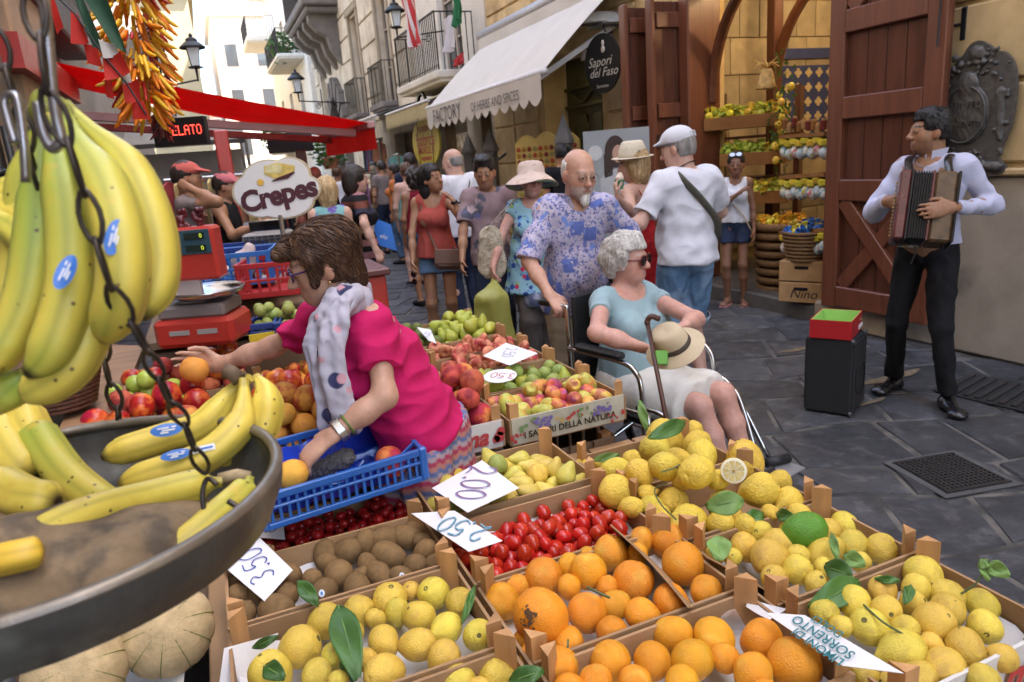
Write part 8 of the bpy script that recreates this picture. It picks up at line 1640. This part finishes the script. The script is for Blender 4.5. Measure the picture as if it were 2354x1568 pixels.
for y in(8.1,11.8):MB(of).bar(V(4.93,y,zt_-.5),V(xf_+.1,y,zf_-.05),.05,.06).build('folding_arm',M('bar_white'),AW)
def small_awning(label,y0,y1,xw,xf,zw,zf,mat,mat2,hv,n):
 t=thing('shop_awning',label,'awning',(xw,(y0+y1)/2,zw));of=np.array(t.location);sheet('canvas',[V(xw,y0,zw),V(xf,y0,zf),V(xf,y1,zf),V(xw,y1,zw)],.004,mat,t,n=6,bend=-.03,off=of);scallop(y0,y1,xf-.01,zf,hv,n,mat2,t,of);MB(of).tube([V(xf,y0,zf),V(xf,y1,zf)],.03,8).build('front_bar',M('bar_white'),t)
m_yc=thin('yellow_canvas',(.60,.50,.28),.3,rough=.75,var=.08);m_gc=thin('grey_canvas',(.46,.45,.43),.3,rough=.75,var=.08)
small_awning('yellow awning with fringed edge next to the large cream awning',13.0,16.3,5.1,4.0,3.05,2.75,m_yc,m_yc,.32,24);small_awning('grey striped awning farther down the right side',16.9,21.5,5.1,3.9,3.1,2.8,m_gc,m_gc,.42,8)
N=V(-1,0,0);ov=thing('oval_sign','black oval hanging sign with cream script beside the folded doors','sign',(4.55,7.72,2.62));MB().prism([(.29*math.cos(t),.33*math.sin(t))for t in np.linspace(0,2*math.pi,40,False)],(0,0,0),(.25,-.97,0),(0,0,1),(-.97,-.25,0),.03).build('board',M('sign_black',(.012,.012,.012),.5,var=0),ov)
mcs=M('sign_script',(.62,.58,.50),.5,var=0);ox=V(.25,-.97,0);on=V(-.97,-.25,0)
text('lettering','Sapori',mcs,on*.033+V(0,0,.02)-ox*.04,ox,(0,0,1),ov,.15,shear=.35);text('lettering','del Faso',mcs,on*.033+V(0,0,-.10)+ox*.02,ox,(0,0,1),ov,.14,shear=.35);text('lettering','Sorrento',mcs,on*.033+V(0,0,-.25),ox,(0,0,1),ov,.055)
F=Field([ell(on*.034+V(0,0,.22)+ox*.03,(.012,.025,.035),k=.01),ell(on*.034+V(0,0,.15)+ox*.03,(.01,.045,.04),k=.01)],.007);sdf_obj('emblem',F,mcs,ov);MB().tube([(.03,-.02,.34),(.0,-.02,.42),(.45,0,.42)],.012,6).build('hanger',m_iron,ov)
fl_=thing('wall_floodlight','white wall floodlight on the ochre wall under the awning','lamp',(4.8,8.1,3.12));MB().lathe([(.02,.14),(.08,.13),(.16,.04),(.17,0),(.15,-.005)],20,sx=1.,sy=2.2).build('shade',M('lamp_white',(.55,.52,.48),.4),fl_,smooth=True);MB().tube([(0,-.35,.04),(.2,-.38,.04)],.035,8).build('arm',M('lamp_white'),fl_);MB().box((0,0,-.012),(.2,.5,.01)).build('glass',M('lamp_glass'),fl_)
sl2=thing('spot_lamp','small white spot lamp above the black oval sign','lamp',(4.6,8.25,2.85));MB().lathe([(.03,0),(.055,-.12),(.05,-.12)],12).build('shade',M('lamp_white'),sl2,smooth=True);MB().tube([(0,0,0),(.05,-.1,.08),(.1,-.5,.12)],.015,6).build('arm',m_iron,sl2)
yo=thing('yellow_oval_sign','yellow oval shop sign with red lettering under the awning edge','sign',(4.55,15.2,2.08));MB().prism([(1.0*math.cos(t),.52*math.sin(t))for t in np.linspace(0,2*math.pi,40,False)],(0,0,0),(0,-1,0),(0,0,1),(-1,0,0),.04).build('board',M('sign_yellow',(.60,.48,.06),.5,var=.15),yo);MB().lathe([(.98,-.01),(1.03,-.01),(1.03,.05),(.98,.05)],40,axis=(-1,0,0),sx=.52,sy=1.).build('rim',m_sun,yo)
for w,z,s_ in(('DI SORRENTO',.27,.16),('Fabbrica',.05,.40),('LIMONCELLO',-.17,.2),('degustazione',-.32,.14)):text('lettering',w,m_red,(-.045,0,z),(0,-1,0),(0,0,1),yo,s_,bold=.004)
for i,(x,y,lab)in enumerate(((4.45,12.35,'farther'),(4.3,10.9,'middle'),(4.25,8.25,'nearest'))):
 t=thing('pointed_post',lab+' dark grey pointed bollard post along the right wall','post',(x,y,0),group='pointed posts');MB().lathe([(.11,0),(.11,1.75),(.14,1.76),(.14,1.8),(.0,2.12)],4).build('shaft',M('post_grey',(.15,.14,.135),.6),t)
 MB().tube([(0,-.1,1.7),(-.02,-.35,1.62),(0,-.6,1.7)],.02,6).build('chain_bar',m_iron,t)
pw=thing('poster_stand','poster of a smiling dark haired woman with lemons','poster',V(*at(1422,480,6.9)[:2],0));ex=nrm(V(.80,-.60,0));on=nrm(V(-.60,-.80,0));R_=np.stack([ex,-on,V(0,0,1)],1);MB().box(R_@V(0,0,1.25),(.62,.03,1.15),R_).build('panel',M('poster_grey',(.30,.32,.33),.5,var=.15,scale=3),pw);MB().box(R_@V(0,.01,.35),(.5,.05,.7),R_).build('base',m_sun,pw)
def pd(n,m,poly,z):MB().prism(poly,on*(.016+z),ex,(0,0,1),on,.002).build(n,m,pw)
oval=lambda cx,cz,rx,rz:[(cx+rx*math.cos(t),cz+rz*math.sin(t))for t in np.linspace(0,2*math.pi,22,False)]
pd('printed_hair',M('print_hair',(.05,.03,.025),.6),oval(-.01,1.62,.10,.15),0);pd('printed_hair',M('print_hair'),[(-.12,1.6),(-.02,1.65),(-.04,1.4),(-.12,1.38)],.001);pd('printed_face',M('print_skin',(.48,.29,.21),.6),oval(.02,1.60,.058,.082),.003);pd('printed_shirt',M('print_shirt',(.46,.46,.47),.6,var=.1),[(-.16,1.38),(-.04,1.46),(.06,1.46),(.2,1.36),(.22,.9),(-.17,.9)],.001);pd('printed_smile',M('print_smile',(.6,.5,.48),.6,var=0),oval(.03,1.555,.022,.009),.006);pd('printed_flowers',M('print_white',(.55,.56,.55),.6),oval(-.2,1.62,.07,.07),.001)
for k in range(7):pd('printed_lemon',M('print_lemon',(.60,.48,.05),.6),oval(-.24+k*.08,1.02+.03*(k%2),.04,.03),.005)
bb=thing('souvenir_board','yellow scalloped board hung with rows of red and orange magnets','display board',(4.35,8.95,0));ex=nrm(V(.55,-.83,0));on=nrm(V(-.83,-.55,0))
P=[(-.5,1.0),(.5,1.0),(.5,1.78)]+[(.5-.01*k,1.8+.09*abs(math.sin(k*.0943))+.05*math.sin(k*.0314))for k in range(0,101,4)]+[(-.5,1.78)];MB().prism(P,(0,0,0),ex,(0,0,1),on,.03).build('board',M('board_yellow',(.62,.45,.14),.6,var=.1),bb);MB().prism([(-.45,0),(.45,0),(.45,1.0),(-.45,1.0)],(0,0,0),ex,(0,0,1),on,.02).build('stand',m_sun,bb)
mg=[MB().lathe([(0,0),(.03,0),(.034,.01),(0,.014)],10,axis=on).mesh('magnet',M('magnet_%d'%i,c,.5,var=.2))for i,c in enumerate(((.42,.07,.03),(.38,.19,.03),(.24,.05,.03),(.30,.26,.08)))]
for i in range(11):
 for j in range(9):link('magnet',mg[(i*5+j*3)%4],None,bb,ex*(-.44+i*.088)+V(0,0,1.05+j*.085)+on*.032)
cl=thing('white_column','white column with poster frames under the cream awning','column',(4.75,12.8,0));MB().lathe([(.17,0),(.17,.1),(.13,.14),(.12,2.35),(.16,2.4),(.17,2.5)],18).build('shaft',m_white,cl,smooth=True);MB().box((-.06,.5,1.75),(.06,.6,.8),bev=.01).build('poster_frame',m_frame,cl);MB().box((-.095,.5,1.75),(.01,.5,.68)).build('poster',M('poster_food',(.32,.22,.10),.5,var=.5,scale=6,col2=(.5,.46,.4)),cl)
cr_=thing('crest_plaque','dark cast metal coat of arms plaque on the ochre wall','plaque',(4.93,3.44,1.72));m_cast=M('cast_bronze',(.10,.095,.09),.5,met=.35,var=.3,scale=30,bump=.6,bscale=90)
OUT=[(-.27,-.10),(-.28,.06),(-.27,.2),(-.2,.28),(-.12,.34),(-.06,.42),(0,.44),(.06,.41),(.12,.36),(.18,.34),(.24,.27),(.27,.16),(.275,.02),(.26,-.12),(.21,-.26),(.20,-.33),(.25,-.38),(.24,-.43),(.12,-.45),(0,-.47),(-.15,-.42),(-.22,-.3)]
ex=V(0,-1,0);ey=V(0,0,1);nn=V(-1,0,0);MB().prism(smooth([V(*p,0)for p in OUT],3),(0,0,0),ex,ey,nn,.03).build('backplate',m_cast,cr_)
cl_=lambda a,b,d:ex*a+ey*b+nn*d
pr=[ell(cl_(-.05,-.03,.03),(.03,.17,.20),k=.02),ell(cl_(-.04,.17,.035),(.035,.075,.085),k=.02),cap(cl_(.18,.10,.02),cl_(.2,-.2,.02),.035,.025,.03),cap(cl_(-.05,-.37,.02),cl_(.2,-.38,.03),.03,.035,.03),ell(cl_(0,.36,.03),(.03,.06,.05),k=.02)]
rr_=random.Random(6)
for k in range(150):a=rr_.uniform(-.24,.24);b=rr_.choice((rr_.uniform(.2,.38),rr_.uniform(-.38,-.25),rr_.uniform(-.2,.2)if abs(a)>.16 else.3));pr.append(ell(cl_(a*(.7 if b>.28 else 1),b,.036),.008+.009*rr_.random(),k=.008))
F=Field(pr,.0085);o=sdf_obj('relief',F,m_cast,cr_,disp=lambda v:.004*fnoise(v,90,3))
MB().tube([cl_(-.05+.155*math.sin(t),-.03+.185*math.cos(t),.058-.0)for t in np.linspace(0,2*math.pi,40)],.008,6,cap=False).build('shield_rim',m_cast,cr_,smooth=True)
for w,z,s_ in(('ISTITUTO',.03,.066),('SORRENTO',-.09,.05)):text('lettering',w,M('cast_letters',(.12,.11,.10),.4,met=.4),cl_(-.05,z,.064),ex,ey,cr_,s_,ext=.004)
SPc=V(3.42,3.12,0);a_=rad(28);SPc=V(3.36,3.10,0);sp=thing('loudspeaker','black portable loudspeaker cabinet on the paving','loudspeaker',SPc,a_);sp.scale=(.88,.9,.87);mk_=M('speaker_carpet',(.016,.016,.018),.8,var=.2,scale=90,bump=.3,bscale=150);MB().box((0,0,.275),(.33,.30,.53),bev=.012).build('cabinet',mk_,sp)
MB().box((0,-.155,.275),(.30,.012,.49),bev=.004).build('grille',M('speaker_mesh',(.022,.02,.02),.6,var=.4,scale=200),sp);MB().lathe([(.115,0),(.12,.004),(.11,.008)],28,(0,-.16,.24),(0,-1,0)).build('cone_ring',mk_,sp)
for x in(-1,1):
 for z in(.02,.53):MB().box((x*.15,-.145,z),(.04,.03,.035),bev=.01).build('corner_guard',M('guard_steel',(.10,.10,.105),.4,met=.6),sp)
MB().box((.168,-.02,.36),(.006,.07,.15),bev=.002).build('side_panel',m_sun,sp);MB().box((.172,-.02,.36),(.004,.05,.12)).build('socket_plate',M('guard_steel'),sp);MB().tube([(.17,-.08,.5),(.19,-.0,.5),(.17,.08,.5)],.01,6).build('side_handle',m_sun,sp)
rbx=thing('red_box','open red box with lime green inside on the loudspeaker','box',SPc+V(0,0,.475),a_+.06);mrb=M('box_red',(.42,.018,.022),.4,var=.06);mgi=M('box_lime',(.36,.62,.16),.7,var=.05)
for s in(-1,1):MB().box((0,s*.112,.055),(.31,.006,.11)).build('side',mrb,rbx);MB().box((s*.152,0,.055),(.006,.218,.11)).build('side',mrb,rbx);MB().box((0,s*.1065,.056),(.298,.004,.105)).build('lining',mgi,rbx);MB().box((s*.1468,0,.056),(.004,.208,.105)).build('lining',mgi,rbx)
MB().box((0,0,.004),(.296,.206,.006)).build('bottom',mgi,rbx);MB().box((.1,-.117,.03),(.1,.003,.025)).build('label',m_card,rbx);disc_=MB();disc_.prism(oval(.1,.07,.015,.008),(0,-.1165,0),(1,0,0),(0,0,1),(0,-1,0),.002).build('logo',M('label_gold',(.6,.5,.25),.4),rbx)
dc=thing('drain_cover','square cast iron grid cover set in the paving','drain cover',(3.10,2.14,.006),rad(-12));dc.scale=(.74,.74,1);Md=M('cast_iron',(.040,.036,.035),.55,met=.3,var=.3,scale=40);MB().box((0,0,0),(.46,.46,.006)).build('plate',M('drain_dark',(.02,.02,.02),.8),dc);MB().box((0,0,-.002),(.56,.56,.004)).build('collar',M('concrete',(.085,.083,.082),.9,var=.2,bump=.3),dc)
for k in range(14):MB().box((-.215+k*.033,0,.005),(.013,.45,.008)).build('bar',Md,dc);MB().box((0,-.215+k*.033,.0045),(.45,.013,.007)).build('bar',Md,dc)
for x,y,L in((0,.23,.47),(0,-.23,.47)):MB().box((x,y,.004),(L,.016,.010)).build('edge',Md,dc)
dg=thing('gutter_grate','slotted iron gutter grate by the wall at the right edge','drain cover',(4.35,2.62,.008),rad(8));MB().box((0,0,-.002),(.5,.75,.008)).build('plate',M('drain_dark'),dg)
for k in range(11):MB().bar((-.22,-.34+k*.066,.006),(.2,-.30+k*.066,.006),.03,.012).build('bar',Md,dg)
for(u,v,r)in((2050,868,.12),(1850,800,.10),(2000,925,.06)):p=onz(u,v,.004);q=[V(*(p[:2]+np.array((r*2.2*math.cos(t)*(1+.3*math.sin(3*t)),r*.5*math.sin(t)*(1+.4*math.cos(2*t))))),.0055)for t in np.linspace(0,2*math.pi,22,False)];o=MB(p).add(q,[tuple(range(22))]).build('mortar_patch',M('ochre_patch',(.17,.125,.075),.9,var=.4,scale=20),pav,loc=p)
#lemon shop goods
m_cel=M('candy_wrap',(.62,.50,.05),.25,var=.3,scale=30,rnd=.2,hue=.03);m_celg=M('candy_wrap_green',(.40,.48,.07),.25,var=.3,scale=30,rnd=.2,hue=.02);m_sw=M('shop_wood',(.25,.11,.03),.55,var=.25,scale=5)
def candy_mesh(m):return MB().sph((0,0,0),(.022,.018,.018),8,6).lathe([(.002,.016),(.016,.04),(.015,.041)],8,axis=(.3,0,1)).lathe([(.002,.016),(.014,.036),(.013,.037)],8,axis=(-.5,.3,.8)).mesh('candy',m)
CM=[candy_mesh(m_cel),candy_mesh(m_celg)]
def goods(label,glabel,p,L,D_,n,rz,kinds=(0,1),h=.13):
 t=thing('display_tray',label,'tray',p,rz,'shop display trays')
 for s in(-1,1):MB().box((0,s*D_/2,h/2),(L,.02,h),bev=.004).build('side',m_sw,t);MB().box((s*L/2,0,h/2),(.02,D_-.02,h),bev=.004).build('side',m_sw,t)
 MB().box((0,0,.01),(L-.02,D_-.02,.02)).build('bottom',m_sw,t)
 for i in range(n):q=V(rs.uniform(-L/2+.03,L/2-.03),rs.uniform(-D_/2+.03,D_/2-.03),0);c,s=math.cos(rz),math.sin(rz);o=link('wrapped_candy',CM[rs.choice(kinds)],None,None,V(p[0]+q[0]*c-q[1]*s,p[1]+q[0]*s+q[1]*c,p[2]+h*.75+rs.uniform(0,.07)),(rs.uniform(-1,1),rs.uniform(-1,1),rs.uniform(0,6)),rs.uniform(1.8,2.6));tag(o,glabel,'candy','wrapped lemon candies')
rzt=rad(-52)
goods('wooden tray heaped with yellow candies, top shelf of the lemon shop','wrapped candy on the top shelf of the lemon shop',at(1712,295,7.6),.78,.34,90,rzt)
goods('wooden tray of green and yellow candies, second shelf','wrapped candy on the second shelf of the lemon shop',at(1735,378,7.6),.66,.32,70,rzt,(0,1,1))
goods('lowest wooden tray of candies beside the girl','wrapped candy in the lowest shop tray',at(1762,465,7.6),.45,.3,45,rzt,(0,1))
shf=thing('shop_shelf','dark wooden shelf rack behind the candy trays','shelf',at(1740,330,7.95)*V(1,1,0)+V(0,0,.16))
for x in(-.42,.42):MB().box((x,.12,1.0),(.06,.3,2.0)).build('upright',m_wood_d,shf)
for z in(.5,1.05,1.5):MB().box((0,.12,z),(.86,.34,.03)).build('board',m_wood_d,shf)
shf.rotation_euler=(0,0,rzt)
def bask(label,p,R,h,fill,n,glab,cat):
 b=basket(label,p,R,h,22,8,.2,M('wicker_shop',(.17,.09,.035),.7,var=.4,scale=40))
 for i in range(n):a=rs.uniform(0,6.3);r=R*.85*math.sqrt(rs.random());o=link('wrapped_candy',fill[i%len(fill)],None,None,V(p[0]+r*math.cos(a),p[1]+r*math.sin(a),p[2]+h+rs.uniform(-.02,.05)),(rs.uniform(-1,1),rs.uniform(-1,1),0),1.7);tag(o,glab,cat,'wrapped lemon candies')
CB=candy_mesh(M('candy_blue',(.04,.14,.42),.3,var=.4,scale=40,rnd=.3));CO=candy_mesh(M('candy_orange',(.72,.36,.02),.3,var=.2,rnd=.2))
pb=at(1798,590,7.2);bask('tall wicker basket of orange candies beside the girl',V(pb[0],pb[1],.16),.26,.62,[CO,CM[0]],70,'orange candy in the tall wicker basket','candy')
pb=at(1855,590,6.5);bask('wicker basket of blue sachets by the door leaf',V(pb[0],pb[1],.55),.21,.24,[CB,CB,CM[0]],45,'blue sachet in the basket by the door leaf','sachet')
for i,z in enumerate((.16,.355)):
 bx_=thing('wooden_box',['lower','upper'][i]+' wooden box under the blue sachet basket','box',(pb[0],pb[1],z),rad(-62),'stacked wooden boxes');MB().box((0,0,.095),(.40,.3,.185),bev=.006).build('body',M('box_wood',(.36,.21,.09),.6,var=.2),bx_);MB().box((0,-.152,.13),(.12,.006,.025)).build('handle_slot',m_sun,bx_)
 if i==0:text('lettering','Nino',m_blk,(.02,-.1525,.08),(1,0,0),(0,0,1),bx_,.12,shear=.3)
m_cer=[M('ceramic_%d'%i,c,.25,var=.5,scale=18,col2=d,c2=(.5,.6),c2s=25)for i,(c,d)in enumerate((((.60,.62,.60),(.12,.30,.42)),((.50,.58,.62),(.55,.48,.08)),((.58,.58,.55),(.50,.14,.16)),((.40,.52,.60),(.6,.6,.6))))]
for ri,(v,cnt,lab)in enumerate(((352,8,'top'),(445,8,'middle'),(572,7,'bottom'))):
 a,b=at(1800,v-28,6.75),at(1905,v-34,6.15);t=thing('ornament_rail',lab+' hanging rail of painted ceramic lemons beside the door leaf','display rail',a,group='ornament rails');MB(a).tube([a,b],.012,6).build('rail',m_iron,t);MB(a).bar(a-V(0,0,-.04),b-V(0,0,-.04),.1,.03).build('board',m_sw,t)
 for k in range(cnt):
  p=a+(b-a)*(k+.5)/cnt-V(0,0,.10+.02*(k%2));o=thing('ceramic_ornament','painted ceramic lemon with yellow ribbon on the '+lab+' rail','ornament',p,group='ceramic ornaments');MB().sph((0,0,0),(.052,.052,.060),12,8).build('body',m_cer[(k+ri)%4],o,smooth=True)
  MB().lathe([(.01,.045),(.06,.07),(.065,.11),(.04,.12),(.008,.09)],9).build('ribbon',m_cel,o);MB().tube([(0,0,.1),(0,0,.13),(.01,0,.14)],.004,4).build('hook',m_steel,o)
be=thing('straw_bell','bell shaped straw ornament hanging in the shop doorway','ornament',at(1762,185,6.6));MB().lathe([(.0,.10),(.045,.10),(.06,.06),(.075,-.02),(.10,-.07),(.095,-.075),(.0,-.06)],20).build('bell',M('straw_bell',(.46,.28,.09),.8,var=.4,scale=30,bump=.5,bscale=60),be,smooth=True)
for k in range(14):a=k*.45;MB().tube([(0,0,.1),(.05*math.cos(a),.05*math.sin(a),.15),(.11*math.cos(a),.11*math.sin(a),.11+.04*(k%3))],.005,4).build('straw',M('straw',(.5,.3,.08),.8),be)
gr_=thing('lemon_garland','garland of lemons and leaves hanging beside the blue tiles','garland',at(1800,190,7.1));foliage(gr_,(0,0,-.3),.42,240,m_fo,.05,9,1.6).scale=(.35,.35,1)
for k in range(11):MB().sph((rs.uniform(-.1,.1),rs.uniform(-.1,.1),-.05-.07*k),(.035,.035,.042),10,7).build('lemon',m_lem,gr_,smooth=True)
for i in range(9):p=at(1805+i*11,300-rs.uniform(0,18),7.0-.05*i);o=thing('souvenir_box','small wooden souvenir on the shop counter before the tiles','souvenir',p,group='small souvenirs');MB().box((0,0,0),(.05,.05,.09),bev=.008).build('body',[m_sw,M('box_wood'),M('dark_red_tin',(.14,.02,.02),.5)][i%3],o);MB().box((0,0,.05),(.03,.03,.02),bev=.004).build('lid',M('box_wood'),o)
for i,(x,y,z,e)in enumerate(((5.75,5.7,3.4,8),(7.0,5.0,3.5,5),(7.0,6.2,3.5,5))):
 t=thing('ceiling_lamp',['bright ceiling lamp just inside the lemon shop','small ceiling spot on the left of the tiled wall','small ceiling spot on the right of the tiled wall'][i],'lamp',(x,y,z));MB().lathe([(.03,.1),(.09,0),(.085,-.004)],18).build('shade',m_iron,t,smooth=True);MB().lathe([(0,.002),(.075,.002),(.075,.008),(0,.008)],16).build('bulb',lamp_m,t)
 l=bpy.data.lights.new('shop_lamp','POINT');l.energy=e;l.color=(1,.72,.38);l.shadow_soft_size=.08;lo=bpy.data.objects.new('lamp_light',l);COL.objects.link(lo);lo.parent=t;lo.location=(0,0,-.05)
